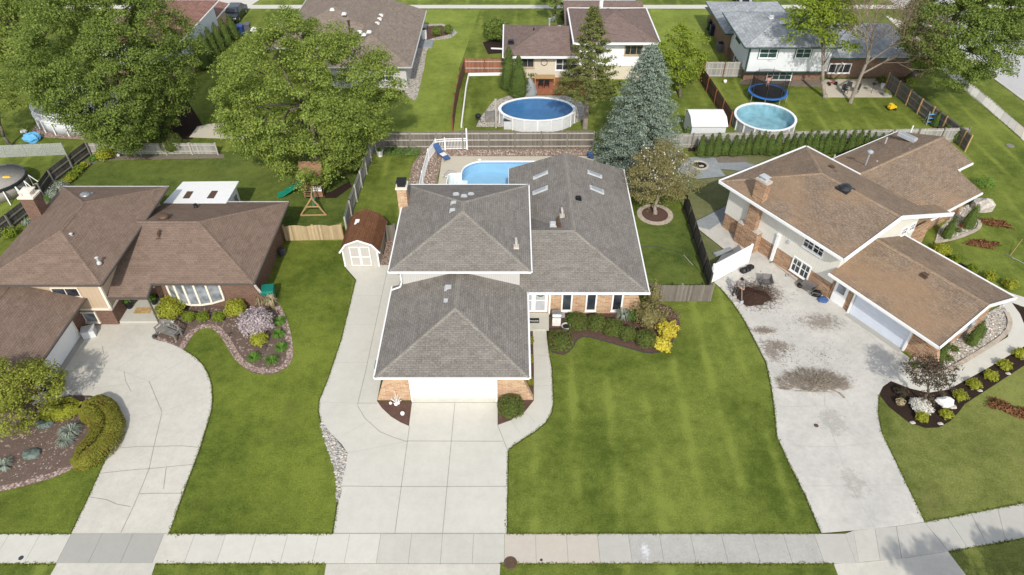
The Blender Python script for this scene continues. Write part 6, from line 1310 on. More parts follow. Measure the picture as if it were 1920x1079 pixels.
for (x, z), (x2, z2) in zip(rp[:-1], rp[1:]): m.beam((x, y0_ - .02, z - .05), (x2, y0_ - .02, z2 - .05), .03, .12)
m.box(sx0 + .05, sy0 - .02, 0, .1, .03, ze).box(sx1 - .05, sy0 - .02, 0, .1, .03, ze); m.build('trim', 'white', sh)
for s_ in (-1, 1):
    d = MB().box(xm + s_ * .37, sy0 - .03, .1, .72, .04, 1.75).build('door', 'shed_wall', sh); m = MB(); cx_ = xm + s_ * .37
    m.box(cx_ - .33, sy0 - .06, .1, .07, .02, 1.75).box(cx_ + .33, sy0 - .06, .1, .07, .02, 1.75).box(cx_, sy0 - .058, .1, .6, .02, .07).box(cx_, sy0 - .058, 1.78, .6, .02, .07).box(cx_, sy0 - .058, .9, .6, .02, .06); m.build('door_trim', 'white', d)
vent(sh, P(673, 416, 2.3), .34, .05, 'cushion_white')
bed([(705, 500), (727, 500), (742, 452), (728, 440)], 'gravel_tan', .02)
# utility grill
gl_ = thing('grill', 'silver gas grill on a white cabinet beside the porch', 'grill', P(1043, 610)); p = P(1043, 610)
MB().box(p[0], p[1] + .15, .0, .55, .5, .75).build('cabinet', 'cushion_white', gl_); l_ = MB().box(p[0], p[1] + .15, .75, .62, .55, .12).box(p[0], p[1] + .2, .87, .56, .42, .16).build('lid', 'steel', gl_); MB().box(p[0], p[1] - .14, .80, .5, .04, .04).build('handle', 'galv', l_); MB().box(p[0] + .42, p[1] + .15, .72, .24, .4, .04).build('side_shelf', 'galv', gl_)
# planter, bird bath bowl, ornaments
def pot(name, label, px, py, r, h, mat, plant=None, cat='planter', z0=0.0, n=160, pm='leaf_lawn'):
    x, y = P2(px, py, z0); t = thing(name, label, cat, (x, y, z0)); MB().lathe((0, 0, 0), [(r * .62, 0), (r * .9, h * .85), (r, h * .9), (r, h), (r * .82, h), (r * .7, h * .8)], 14, cap=False).build('pot', mat, t, True); MB().lathe((0, 0, h * .8), [(r * .74, 0), (r * .1, .01)], 10).build('soil', 'mulch_dark', t, True)
    if plant:
        k = rdirs(n); k[:, 2] = np.abs(k[:, 2]); leaf_mesh('plant', pm, k * plant * (.5 + .5 * RNG.random((n, 1))) + np.array([0, 0, h]), k, .1, t)
    return t
pot('planter', 'white pedestal planter by the corner of the grey side fence', 713, 293, .33, .6, 'cushion_white', .3); pot('planter', 'black planter with leafy flowers left of the entrance door', 244, 577, .28, .6, 'black', .34, z0=.15); pot('planter', 'black planter right of the porch post, under the brick wall', 292, 572, .26, .55, 'black', .3, z0=0)
pot('bird_bath', 'grey bowl between the first boxwood and the walkway shrub', 1061, 617, .32, .3, 'gutter_grey', None, 'bird bath')
for nm, lb_, px, py, r_, mt, cat in (('garden_light', 'round white garden light in the mulch left of the garage door', 755, 778, .13, 'cushion_white', 'garden light'), ('garden_light', 'white globe light beside the bench in the left bed', 325, 607, .10, 'cushion_white', 'garden light'), ('ball', 'white ball on the lawn right of the brown fence', 1359, 156, .2, 'cushion_white', 'ball'), ('ball', 'white ball on the dirt in front of the black-trimmed house', 1504, 150, .14, 'cushion_white', 'ball'), ('gazing_ball', 'white ball ornament at the foot of the back fence', 223, 294, .18, 'cushion_white', 'ornament')):
    p = P(px, py); m = MB().lathe(p, [(r_ * .5, 0), (r_ * .8, r_ * .3), (r_, r_), (r_ * .8, r_ * 1.7), (.01, r_ * 2)], 12); solo(m, nm, mt, lb_, cat, p, smooth=True)
m = MB(); p = P(744, 757)
for i in range(9): a = i * .7; m.beam((p[0], p[1], .05), (p[0] + .3 * math.cos(a), p[1] + .25 * math.sin(a), .3 + .1 * (i % 3)), .03, .03)
m.tube(p, (p[0], p[1], 1.1), .015, .015, 6).ball((p[0] - .35, p[1] - .05, .1), .1, n=8, m=5).ball((p[0] - .02, p[1] - .12, .1), .12, n=8, m=5).ball((p[0] + .12, p[1] - .05, .1), .09, n=8, m=5); solo(m, 'garden_ornament', 'cushion_white', 'spiky white garden ornament in front of the left brick panel', 'ornament', p)
p = P(715, 716); bn = thing('wheelie_bin', 'teal bin mostly hidden behind the left corner of the garage', 'bin', (p[0], p[1], 0)); MB().box(p[0] - .0, p[1] + .5, 0, .6, .6, .95).build('body', 'green_bin', bn); MB().box(p[0], p[1] + .5, .96, .68, .68, .07).build('lid', 'green_bin', bn)
def hose(name, label, pts, mat, r=.02, cat='hose'): m = MB().path([P(x, y, z) for x, y, z in pts], r, 5); solo(m, name, mat, label, cat, P(pts[0][0], pts[0][1]))
hose('hose', 'dark garden hose lying across the side lawn', [(1200, 462, .04), (1225, 462, .04), (1250, 467, .04), (1275, 473, .04), (1296, 488, .04), (1308, 505, .04)], 'dark_grey')
p = P(1106, 296); m = MB().box(p[0], p[1], .0, .45, .3, .5).beam((p[0] - .1, p[1], .3), (p[0] + .25, p[1] - .3, .1), .3, .08); solo(m, 'folded_chair', 'blue_cloth', 'blue folded chair at the foot of the spruce', 'chair', p)
for px, py, r_, mt, lb_, sc in ((957, 1056, .33, 'bronze', 'rusty round manhole cover at the edge of the front pavement', 'manhole cover'), (1530, 799, .13, 'bronze', 'small round brass cover in the right driveway', 'manhole cover'), (40, 1047, .12, 'dark_grey', 'small dark cover in the left pavement slab', 'manhole cover'), (1894, 274, .35, 'rail_dark', 'dark round manhole cover in the corner lawn', 'manhole cover'), (1015, 1051, .07, 'dark_grey', 'tiny dark cover in the pink pavement slabs', 'manhole cover')):
    x, y = P2(px, py); z = .045 if py < 300 or py > 1000 else .05; z = .034 if py > 1000 else z; m = MB().lathe((x, y, 0), [(r_, 0), (r_, z), (r_ * .86, z + .012), (r_ * .84, z + .004), (r_ * .3, z + .006), (.01, z + .01)], 20); solo(m, 'manhole_cover', mt, lb_, sc, (x, y, 0))
# fire pit
q = P(1312, 311); fp = thing('fire_pit', 'round sunken fire pit with a pale rim on the slate terrace', 'fire pit', q); MB().lathe(q, [(.78, .03), (.78, .10), (.60, .10), (.58, .04)], 24, cap=False).build('rim', 'stone_pale', fp); MB().lathe((q[0], q[1], .036), [(.6, 0), (.05, .004)], 20).build('ash', 'black', fp); m = MB().ball((q[0] + .1, q[1] - .15, .07), .2, 1.2, .7, .3); m.build('log', 'stone_pale', fp)
rock('boulder', 'pale boulder left of the fire-pit lawn', 1336, 290, .42); rock('boulder', 'pale boulder behind the far cone evergreen of the tan house', 1840, 392, .75, sz=.9); rock('boulder', 'dark grey-green boulder next to the far cone evergreen', 1829, 386, .55, 'stone_green', sz=.8)
rock('boulder', 'white boulder behind a lime shrub under the burgundy tree', 1770, 757, .42, 'cushion_white', sz=.8); rock('boulder', 'greenish boulder in the middle of the left front bed', 60, 853, .42, 'stone_green', sz=.45); rock('boulder', 'dark boulder under the golden tree in the left front bed', 86, 796, .42, 'stone_green', sz=.6); rock('boulder', 'small brown boulder beside the white one', 1786, 764, .2, 'stone_pale'); rock('boulder', 'brown boulders behind the navy tarp', 76, 742, .45, 'stone_pale')
for px, py, lb_ in ((1763, 795, 'lowest tip of the mulch bed'), (1837, 733, 'mulch edge below the second lime shrub'), (1890, 701, 'mulch edge below the third lime shrub'), (1711, 793, 'lower left rim of the mulch bed')): rock('edging_stone', 'small grey stone at the ' + lb_, px, py, .13, 'stone_pale', cat='stone')

# ================================================================ LEFT LOT OBJECTS
def bench(name, label, loc, rz, L=1.6, mat='wood_grey'):
    t = thing(name, label, 'bench', loc, rz)
    for i in range(4): MB().box(0, -.2 + i * .13, .42, L, .11, .035).build('seat_slat', mat, t, True)
    m = MB().beam((-L / 2, .33, .85), (0, .36, .98), .05, .1).beam((0, .36, .98), (L / 2, .33, .85), .05, .1).beam((-L / 2, .30, .55), (L / 2, .30, .55), .04, .07)
    for i in range(7): m.beam((-L / 2 + .15 + i * (L - .3) / 6, .30, .55), (-L / 2 + .15 + i * (L - .3) / 6, .34, .88), .05, .02)
    m.build('backrest', mat, t, True)
    for s_ in (-1, 1):
        for y in (-.22, .3): MB().box(s_ * L / 2, y, 0, .08, .08, .62 if y < 0 else .85).build('leg', mat, t, True)
        MB().box(s_ * L / 2, .02, .62, .1, .6, .04).build('armrest', mat, t, True)
    return t
bench('bench', 'weathered grey wooden bench at the edge of the left driveway', P(318, 630), -.42 + PI * 0)
def bin_(name, label, px, py, mat, s_=.62, h=1.0, rz=0.0):
    x, y = P2(px, py); t = thing(name, label, 'bin', (x, y, 0), rz); m = MB(); a, b = s_ * .42, s_ * .5
    m.add([(-a, -a, 0), (a, -a, 0), (a, a, 0), (-a, a, 0), (-b, -b, h), (b, -b, h), (b, b, h), (-b, b, h)], [(3, 2, 1, 0), (4, 5, 6, 7), (0, 1, 5, 4), (1, 2, 6, 5), (2, 3, 7, 6), (3, 0, 4, 7)]); m.build('body', mat, t, True)
    m = MB(); m.add([(-b - .03, -b - .05, h), (b + .03, -b - .05, h), (b + .03, b + .03, h), (-b - .03, b + .03, h), (-b, -b * .8, h + .07), (b, -b * .8, h + .07), (b, b, h + .11), (-b, b, h + .11)], [(4, 5, 6, 7), (0, 1, 5, 4), (1, 2, 6, 5), (2, 3, 7, 6), (3, 0, 4, 7)]); m.build('lid', mat, t, True)
    MB().beam((-b, b + .06, h), (b, b + .06, h), .04, .04).build('handle', mat, t, True)
    for q in (-1, 1): MB().tube((q * b * .9 - .03, b * .8, .12), (q * b * .9 + .03, b * .8, .12), .12, .12, 10).build('wheel', 'rubber', t, True)
    return t
bin_('wheelie_bin', 'green wheelie bin at the right corner of the left house', 508, 565, 'green_bin', .8, 1.1, .15); bin_('wheelie_bin', 'blue wheelie bin beside the driveway behind the big maple', 453, 66, 'blue_bin', .75, 1.1); bin_('wheelie_bin', 'grey wheelie bin between the blue bin and the white bag', 466, 62, 'grey_bin', .75, 1.1)
bin_('wheelie_bin', 'black wheelie bin beside the brick wall of the grey-roofed house, farther', 1331, 57, 'black', .75, 1.1); bin_('wheelie_bin', 'dark wheelie bin beside the grey-roofed house, nearer', 1335, 66, 'navy', .75, 1.1)
p = P(478, 62); m = MB().ball((p[0], p[1], .35), .5, 1, .8, .7, 10, 6, .2); solo(m, 'rubbish_bag', 'cushion_white', 'white bag beside the grey wheelie bin at the far driveway', 'bag', p)
p = P(170, 629); hb = thing('storage_box', 'pale grey box with a framed side standing on the left driveway by the window', 'box', p, .35); m = MB().box(0, 0, 0, .75, .62, .55); m.build('body', 'pale_pool_wall', hb, True); MB().box(0, 0, .552, .8, .68, .05).build('lid', 'gutter_grey', hb, True); MB().box(.385, 0, .08, .02, .45, .4).build('side_panel', 'gutter_grey', hb, True)
m = MB(); p = P(161, 630)
for i in range(10): a, b = i * .628, (i + 1) * .628; m.tube((p[0] + .2 * math.cos(a), p[1] + .14 * math.sin(a), .07), (p[0] + .2 * math.cos(b), p[1] + .14 * math.sin(b), .07), .02, .02, 5)
solo(m, 'hose', 'leaf_lawn', 'coiled pale green hose in front of the pale grey box', 'hose', p)
p = P(268, 583, .15); m = MB().box(p[0], p[1], .155, 1.1, .6, .02); solo(m, 'doormat', 'mat_tan', 'tan doormat on the porch of the left house', 'doormat', p)
p = P(102, 728); m = MB().box(p[0], p[1], .04, 1.1, .85, .5, .2).box(p[0] + .05, p[1], .54, .8, .6, .06, .2).ball((p[0] + .1, p[1], .5), .35, 1.2, .9, .4, 8, 5, .4); solo(m, 'covered_pile', 'navy', 'navy tarp-covered pile at the foot of the left garage door', 'tarp', p)
for px, py, lb_ in ((431, 633), (498, 657), (371 + 0, 0)) if False else (((431, 633, 'left of the lime shrub'), (498, 657, 'between the daylily clumps'))): 
    p = P(px, py); m = MB().tube(p, (p[0], p[1], .3), .02, .02, 6).ball((p[0], p[1], .34), .08, 1, 1, .8, 8, 5); solo(m, 'garden_light', 'dark_grey', 'small dark garden spotlight ' + lb_, 'garden light', p)
p = P(291, 634); m = MB().box(p[0], p[1], .02, .22, .18, .22).tube((p[0], p[1], .24), (p[0] + .1, p[1] + .1, .34), .03, .03, 6); solo(m, 'garden_light', 'dark_grey', 'dark lantern box at the left foot of the wooden bench', 'garden light', p)
p = P(530, 478); m = MB().lathe(p, [(.25, 0), (.28, .5), (.24, .58), (.02, .62)], 12); solo(m, 'rain_barrel', 'dark_grey', 'dark round barrel beside the shaded right wall of the left house', 'barrel', p)
# play tower, slide and swing frame
cx, cy = P2(590, 371); ps = thing('play_tower', 'brown wooden play tower half hidden under the big maple', 'play tower', (cx, cy, 0)); w2 = .78; yc = cy + .85
for sx_ in (-1, 1):
    for y in (cy + .05, yc + .75): MB().box(cx + sx_ * w2, y, 0, .1, .1, 2.25).build('post', 'wood_play', ps)
MB().box(cx, yc, 1.15, 1.7, 1.7, .06).build('platform', 'wood_play', ps)
m = MB().box(cx - .5, cy + .02, 1.95, .65, .05, .08)
for i in range(5): m.box(cx - .78 + i * .15, cy + .02, 1.2, .07, .03, .78)
m.build('railing', 'wood_play', ps); m = MB().box(cx + .42, cy + .02, .05, .85, .04, 1.1).box(cx + .2, cy + .02, 1.15, .45, .04, .6); sp = m.build('panel', 'wood_play', ps)
for u in (.18, .58): window(ps, cx + u, cy, .75, .26, .34, -PI / 2, 'cushion_white', 'glass', 2, 2, .04)
m = MB()
for i in range(5): m.box(cx - .45, cy - .04 - (4 - i) * .02, .18 + i * .22, .6, .06, .10)
m.build('ladder', 'wood_play', ps)
m = MB(); V = [(cx - .95, cy - .2, 2.15), (cx + .95, cy - .2, 2.15), (cx + .95, yc, 2.95), (cx - .95, yc, 2.95), (cx - .95, yc + 1.05, 2.15), (cx + .95, yc + 1.05, 2.15)]; m.add(V + [(x, y, z - .05) for x, y, z in V], [(0, 1, 2, 3), (3, 2, 5, 4), (7, 6, 9, 8), (8, 9, 10, 11)][:2] + [(6 + 3, 6 + 2, 6 + 1, 6), (6 + 4, 6 + 5, 6 + 2, 6 + 3)]); m.build('roof', 'wood_play', ps)
s0, s1 = Vector((cx - .85, yc - .3, 1.2)), Vector(P(521, 368, .12)); mid = s0.lerp(s1, .45) + Vector((0, 0, -.05)); m = MB()
for a, b in ((s0, mid), (mid, s0.lerp(s1, .8) + Vector((0, 0, -.14))), (s0.lerp(s1, .8) + Vector((0, 0, -.14)), s1)):
    m.beam(a, b, .5, .04); d = (b - a).normalized(); sd = d.cross(Vector((0, 0, 1))).normalized() * .26
    for s_ in (-1, 1): m.beam(a + sd * s_ + Vector((0, 0, .08)), b + sd * s_ + Vector((0, 0, .08)), .04, .2)
m.build('slide', 'slide_green', ps)
sw = thing('swing_frame', 'light wooden A-frame with swings in front of the play tower', 'swing frame', P(587, 405)); ap = ZY(583, 373, P(587, 405)[1]); A, B_ = P(563, 405), P(612, 404); ap = (ap[0], (A[1] + B_[1]) / 2 + .1, min(2.2, ap[2]))
MB().beam(A, ap, .09, .09).build('leg', 'wood_new', sw); MB().beam(B_, ap, .09, .09).build('leg', 'wood_new', sw); a1, b1 = Vector(A).lerp(Vector(ap), .5), Vector(B_).lerp(Vector(ap), .5); MB().beam(a1, b1, .08, .08).build('cross_bar', 'wood_new', sw); MB().beam((A[0], A[1], .05), (B_[0], B_[1], .05), .08, .08).build('ground_bar', 'wood_new', sw); MB().beam(ap, (cx + .1, cy, ap[2]), .1, .12).build('top_beam', 'wood_new', sw)
for t in (.3, .62):
    x, y = ap[0] + (cx - ap[0]) * t, ap[1] + (cy - ap[1]) * t; s_ = MB().box(x, y, .45, .22, .45, .05).build('swing_seat', 'slide_green', sw)
    for q in (-.2, .2): MB().tube((x, y + q, .48), (x, y + q, ap[2]), .01, .01, 4).build('rope', 'rail_pale', s_)
# covered deck pool, upper left
p = P(125, 235); dp = thing('deck_pool', 'grey-covered above-ground pool with a white railing under the big dark tree', 'pool', p); cxp, cyp = P2(150, 205, 1.2)
MB().lathe((cxp, cyp + .3, 0), [(3.3, 0), (3.3, 1.25)], 24, 1.25, 1).build('wall', 'vinyl_grey', dp, smooth=True); MB().lathe((cxp, cyp + .3, 1.26), [(3.1, -.12), (.1, -.25)], 24, 1.25, 1, cap=False).build('cover', 'cover_grey', dp)
m, m2 = MB(), MB(); N_ = 40
for i in range(N_):
    a, b = 2 * PI * i / N_, 2 * PI * (i + 1) / N_; f_ = lambda t, z: (cxp + 3.45 * 1.25 * math.cos(t), cyp + .3 + 3.45 * math.sin(t), z)
    m.beam(f_(a, 1.95), f_(b, 1.95), .08, .07); m.beam(f_(a, 1.35), f_(b, 1.35), .22, .10)
    for k_ in range(4): t = a + (b - a) * k_ / 4; m2.tube(f_(t, 1.35), f_(t, 1.95), .022, .022, 4)
    if i % 2 == 0: MB().tube(f_(a, 0), f_(a, 1.35), .06, .06, 6).build('post', 'white', dp)
m.build('rail', 'white', dp); m2.build('picket_panel', 'white', dp)
p = P(63, 264); m = MB().ball((p[0], p[1], .3), .75, 1.1, .9, .6, 12, 7, .35); solo(m, 'tarp', 'light_blue', 'crumpled light blue tarp on the lawn beside the covered pool', 'tarp', p)
p = P(46, 250); m = MB().ball((p[0], p[1], .2), .28, 1.2, .8, .7, 8, 5, .3); solo(m, 'rubbish_bag', 'cushion_white', 'small white bag beside the light blue tarp', 'bag', p)
bp = thing('round_pool', 'black-covered round pool with white leg braces at the left edge', 'pool', P(10, 360)); cxp, cyp = P2(-8, 336, 1.1); MB().lathe((cxp, cyp, 0), [(2.2, 0), (2.25, 1.15)], 22).build('wall', 'tan_cover', bp, smooth=True); MB().lathe((cxp, cyp, 1.16), [(2.34, -.18), (2.32, 0), (2.2, .04), (2.1, -.08), (.1, -.15)], 22, cap=False).build('cover', 'cover_black', bp)
for a in (-1.25, -.85, -.45, -.05, .35):
    x, y = cxp + 2.35 * math.cos(a), cyp + 2.35 * math.sin(a); x2, y2 = cxp + 2.95 * math.cos(a), cyp + 2.95 * math.sin(a); m = MB().tube((x, y, 1.0), (x2, y2, 0), .045, .045, 6).tube((x, y, .95), (x, y, 0), .045, .045, 6).tube((x, y, .08), (x2, y2, .05), .035, .035, 6); m.build('brace', 'white', bp)
MB().lathe((cxp + .8, cyp + .2, 1.1), [(.28, 0), (.2, .1), (.02, .13)], 8, 1.5, .6).build('float', 'yellow_toy', bp)
sh_ = P(10, 375)
# ================================================================ RIGHT DRIVE: soil, tools, person
def blob(name, px, py, rx, ry, z, mat, seed, n=48, yaw=0, ragged=.25, kind='structure'):
    rnd = random.Random(seed); x, y = P2(px, py); pts = []; ph = [rnd.random() * 6.28 for _ in range(4)]
    for i in range(n):
        a = 2 * PI * i / n; k = 1 + ragged * (math.sin(3 * a + ph[0]) * .4 + math.sin(7 * a + ph[1]) * .35 + math.sin(13 * a + ph[2]) * .3 + (rnd.random() - .5) * .7)
        u, v = rx * k * math.cos(a), ry * k * math.sin(a); pts.append((x + u * math.cos(yaw) - v * math.sin(yaw), y + u * math.sin(yaw) + v * math.cos(yaw)))
    return pts
def debris(name, px, py, rx, ry, n, size, mat, z=.036, yaw=0.0, radial=False):
    x0, y0 = P2(px, py); m = MB(); k = 0
    for _ in range(n):
        a = random.random() * 6.283; q = abs(random.gauss(0, .48)); u, v = rx * q * math.cos(a), ry * q * math.sin(a)
        x, y = x0 + u * math.cos(yaw) - v * math.sin(yaw), y0 + u * math.sin(yaw) + v * math.cos(yaw); s = size * random.uniform(.3, 1.3); b = (math.atan2(y - y0, x - x0) if radial else random.random() * 6.28); L = s * (random.uniform(1.2, 4) if radial else random.uniform(.8, 2))
        c, d = math.cos(b), math.sin(b); h = random.uniform(.008, .02)
        e = [(x + c * L, y + d * L, z), (x - d * s * .5, y + c * s * .5, z), (x - c * L, y - d * L, z), (x + d * s * .5, y - c * s * .5, z), (x, y, z + h)]
        m.add(e, [(0, 1, 4), (1, 2, 4), (2, 3, 4), (3, 0, 4)])
    return tag(m.build(name, mat), kind='stuff')
def mound(name, label, px, py, rx, ry, h, mat, seed):
    rnd = random.Random(seed); x0, y0 = P2(px, py); m = MB(); R_, A_ = 12, 44; ph = [rnd.random() * 6.28 for _ in range(3)]; vs = []
    for i in range(R_ + 1):
        t = i / R_
        for j in range(A_):
            a = 2 * PI * j / A_; k = 1 + .10 * math.sin(3 * a + ph[0]) + .07 * math.sin(7 * a + ph[1]) + .05 * rnd.random()
            z = h * (1 - t) ** 1.1 * (1 + .25 * math.sin(2 * a + ph[2]) * t) + .05 * rnd.random() * (1 - t) + .034 + (.012 if t < 1 else -.01)
            vs.append((x0 + rx * k * t * math.cos(a), y0 + ry * k * t * math.sin(a), z))
    m.add(vs, [(i * A_ + j, (i + 1) * A_ + j, (i + 1) * A_ + (j + 1) % A_, i * A_ + (j + 1) % A_) for i in range(R_) for j in range(A_)])
    return solo(m, name, mat, label, 'soil pile', P(px, py), smooth=False)
mound('soil_pile', 'dark brown mulch pile on the right driveway in front of the wheelbarrow', 1410, 557, 1.15, .95, .30, 'soil', 3)
debris('loose_soil', 1412, 553, 1.5, 1.4, 2600, .035, 'soil'); debris('loose_soil', 1422, 548, 2.2, 2.0, 700, .035, 'soil', radial=True)
debris('loose_soil', 1432, 620, .8, .45, 800, .04, 'bare_soil'); debris('loose_soil', 1456, 648, 1.1, .7, 600, .035, 'bare_soil', yaw=-.3); debris('loose_soil', 1450, 664, .8, 1.0, 120, .04, 'bark', yaw=.2)
debris('leaf_litter', 1540, 665, 3.2, 2.6, 320, .028, 'bark'); debris('leaf_litter', 1500, 600, 3.5, 3.0, 260, .03, 'bare_soil'); debris('leaf_litter', 1470, 660, 1.5, 2.0, 260, .04, 'bark')
def film(name, px, py, rx, ry, mat, z=.042, yaw=0.0):
    m = MB(); m.lathe((0, 0, 0), [(1.25, 0), (.01, .0005)], 32, 1, 1, cap=False); o = m.build(name, mat); x, y = P2(px, py); o.location = (x, y, z); o.scale = (rx, ry, 1); o.rotation_euler = (0, 0, yaw); return tag(o, kind='stuff')
film('loose_soil', 1416, 552, 1.9, 1.8, 'film_soil'); film('loose_soil', 1432, 548, 2.0, 2.1, 'film_dust', .0405); film('loose_soil', 1432, 620, 1.3, .5, 'film_dust'); film('loose_soil', 1456, 648, 1.7, .7, 'film_dust', .042, -.2); film('loose_soil', 1447, 662, .9, 1.3, 'film_dust', .044, .3); film('loose_soil', 1528, 712, 2.7, 1.25, 'film_brush', .043); film('loose_soil', 1540, 605, 2.2, 1.2, 'film_dust', .041)
for px, py, a, b_ in ((1560, 790, 1.2, 1.4), (1600, 905, .9, 1.3)): film('stain', px, py, a, b_, 'film_stain', .0402)
film('salt_patch', 1210, 1033, .35, .6, 'film_white', .034)
# brush pile of cut branches
bpx = P(1524, 720); brush = thing('brush_pile', 'wide flat pile of cut brown twigs across the right driveway', 'brush pile', bpx); m = MB()
for i in range(950):
    u = random.uniform(-1.15, 1.15); v = random.uniform(-1, 1) * (1 - .5 * abs(u)) + .1
    if abs(u) > 1.25 or abs(v) > 1.2: continue
    x, y = bpx[0] + u * 1.75, bpx[1] + .1 + v * .95 - .25 * (abs(u) > .8); a = math.atan2(v * .8 + .5, u * 1.5 + random.gauss(0, .5)); L = random.uniform(.12, .45); z = .04 + random.random() * .16 * max(0, 1 - abs(u) * .7)
    m.tube((x, y, z), (x + L * math.cos(a), y + L * math.sin(a), z + random.uniform(-.02, .08)), random.uniform(.005, .013), .003, 3, False)
m.tube((bpx[0] - 1.3, bpx[1] - .62, .07), (bpx[0] + .9, bpx[1] - .70, .06), .025, .015, 5).tube((bpx[0] + .2, bpx[1] - .1, .12), (bpx[0] + 1.3, bpx[1] - .75, .07), .03, .03, 5).tube((bpx[0] + 1.3, bpx[1] - .75, .07), (bpx[0] + 1.5, bpx[1] - 1.15, .06), .05, .06, 6)
m.build('twigs', 'twig', brush); an_ = RNG.random(2600) * 6.283; rr2 = RNG.random(2600) ** .6; k = np.stack([np.cos(an_) * rr2 * 1.9, np.sin(an_) * rr2 * .8 + .1, an_ * 0], 1); k[:, 2] = .05 + RNG.random(2600) * .13; k = k[:1500]; leaf_mesh('leaves', 'leaf_cut', k, np.tile([0, 0, 1.0], (1500, 1)), .05, brush)
debris('leaf_litter', 1530, 712, 2.4, 1.7, 700, .026, 'leaf_cut')
def wheelbarrow(name, label, loc, rz, tip=0.0):
    t = thing(name, label, 'wheelbarrow', loc, rz); m = MB(); a, b = .42, .28
    bot = [(-.30, -.2, .34), (.30, -.22, .34), (.30, .22, .34), (-.30, .2, .34)]; top = [(-.52, -.34, .66), (.46, -.36, .60), (.46, .36, .60), (-.52, .34, .66)]; inn = [(x * .94, y * .94, z + .004) for x, y, z in top]; ib = [(x * .94, y * .94, z + .02) for x, y, z in bot]
    m.add(bot + top + inn + ib, [(3, 2, 1, 0)] + [(i, (i + 1) % 4, 4 + (i + 1) % 4, 4 + i) for i in range(4)] + [(4 + i, 4 + (i + 1) % 4, 8 + (i + 1) % 4, 8 + i) for i in range(4)] + [(8 + i, 8 + (i + 1) % 4, 12 + (i + 1) % 4, 12 + i) for i in range(4)] + [(12, 13, 14, 15)]); m.build('tray', 'barrow', t, True)
    for s_ in (-1, 1): MB().path([(-.62, s_ * .06, .2), (-.3, s_ * .18, .30), (.45, s_ * .24, .36), (1.0, s_ * .28, .55)], .022, 6).build('handle', 'wood_grey', t, True); MB().path([(.25, s_ * .22, .33), (.35, s_ * .22, .02), (.5, s_ * .24, .36)], .016, 6).build('leg', 'steel', t, True)
    m = MB().tube((-.62, -.045, .2), (-.62, .045, .2), .2, .2, 16); m.build('wheel', 'rubber', t, True); return t
wheelbarrow('wheelbarrow', 'empty grey wheelbarrow standing on the mulch pile', (*P2(1435, 538), .12), -1.7); wheelbarrow('wheelbarrow', 'second wheelbarrow parked against the brick wall beside the black bag', (*P2(1513, 548), .034), 2.35 + PI)
# rake and long handle lying by the wall
def rake(name, label, a, b, mat='wood_new', head='dark_grey', cat='rake'):
    t = thing(name, label, cat, (a[0], a[1], 0)); MB().tube(a, b, .018, .018, 6).build('handle', mat, t); d = (Vector(a) - Vector(b)).normalized(); s_ = d.cross(Vector((0, 0, 1))).normalized(); m = MB(); a = Vector(a); m.beam(a - s_ * .28, a + s_ * .28, .03, .03)
    for i in range(9): q = a + s_ * (-.26 + i * .065); m.tube(q, q + d * .12 - Vector((0, 0, .04)), .006, .004, 4)
    m.build('head', head, t); return t
rake('rake', 'long-handled rake lying along the foot of the brick wall', P(1449, 491, .12), P(1505, 536, .10)); rake('rake', 'yellow-handled tool lying on the right lawn at the frame edge', P(1894, 480, .10), P(1917, 449, .5), 'wood_new', 'rail_dark', 'garden tool')
hose('edger_shaft', 'thin grey shaft of a garden tool lying on the right lawn', [(1897, 483, .08), (1912, 490, .08), (1925, 497, .08)], 'galv', .02, 'garden tool')
def bag(name, label, px, py, r, mat, sz=.75, dx=0): 
    p = P(px, py); m = MB().ball((p[0], p[1], r * sz * .8), r, 1.1, .9, sz, 10, 7, .3).ball((p[0], p[1], r * sz * 1.5), r * .3, 1, 1, 1, 6, 4, .4); return solo(m, name, mat, label, 'bag', (p[0], p[1], .034))
bag('rubbish_bag', 'black bag right beside the person, nearest the hands', 1393, 511, .28, 'black'); bag('rubbish_bag', 'black bag beside the gate, middle one of three', 1400, 508, .26, 'black'); bag('rubbish_bag', 'black bag beside the gate, farthest right of three', 1406, 504, .26, 'black')
bag('rubbish_bag', 'black bag leaning on the second wheelbarrow', 1529, 555, .34, 'black'); bag('cloth_bag', 'blue bag on the driveway left of the white side door', 1542, 565, .33, 'blue_cloth', .5)
for dx, lb_ in ((0, 'left'), (6, 'right')): p = P(1475 + dx, 519); m = MB().box(p[0], p[1], .034, .12, .28, .07, -.5).box(p[0] - .01, p[1] + .05, .104, .1, .14, .05, -.5); solo(m, 'shoe', 'galv', f'{lb_} pale blue shoe on the right driveway by the brick wall', 'shoe', p)
p = P(1384, 565); hose('pole', 'thin pole lying across the fence side lawn', [(1282, 478, .05), (1292, 490, .05), (1299, 497, .05)], 'rail_pale', .02, 'pole')
p = P(1355, 475); m = MB().box(p[0], p[1], .03, 1.6, .35, .16, .45); solo(m, 'tarp', 'slate', 'folded grey-blue sheet on the path behind the white gate', 'tarp', p)

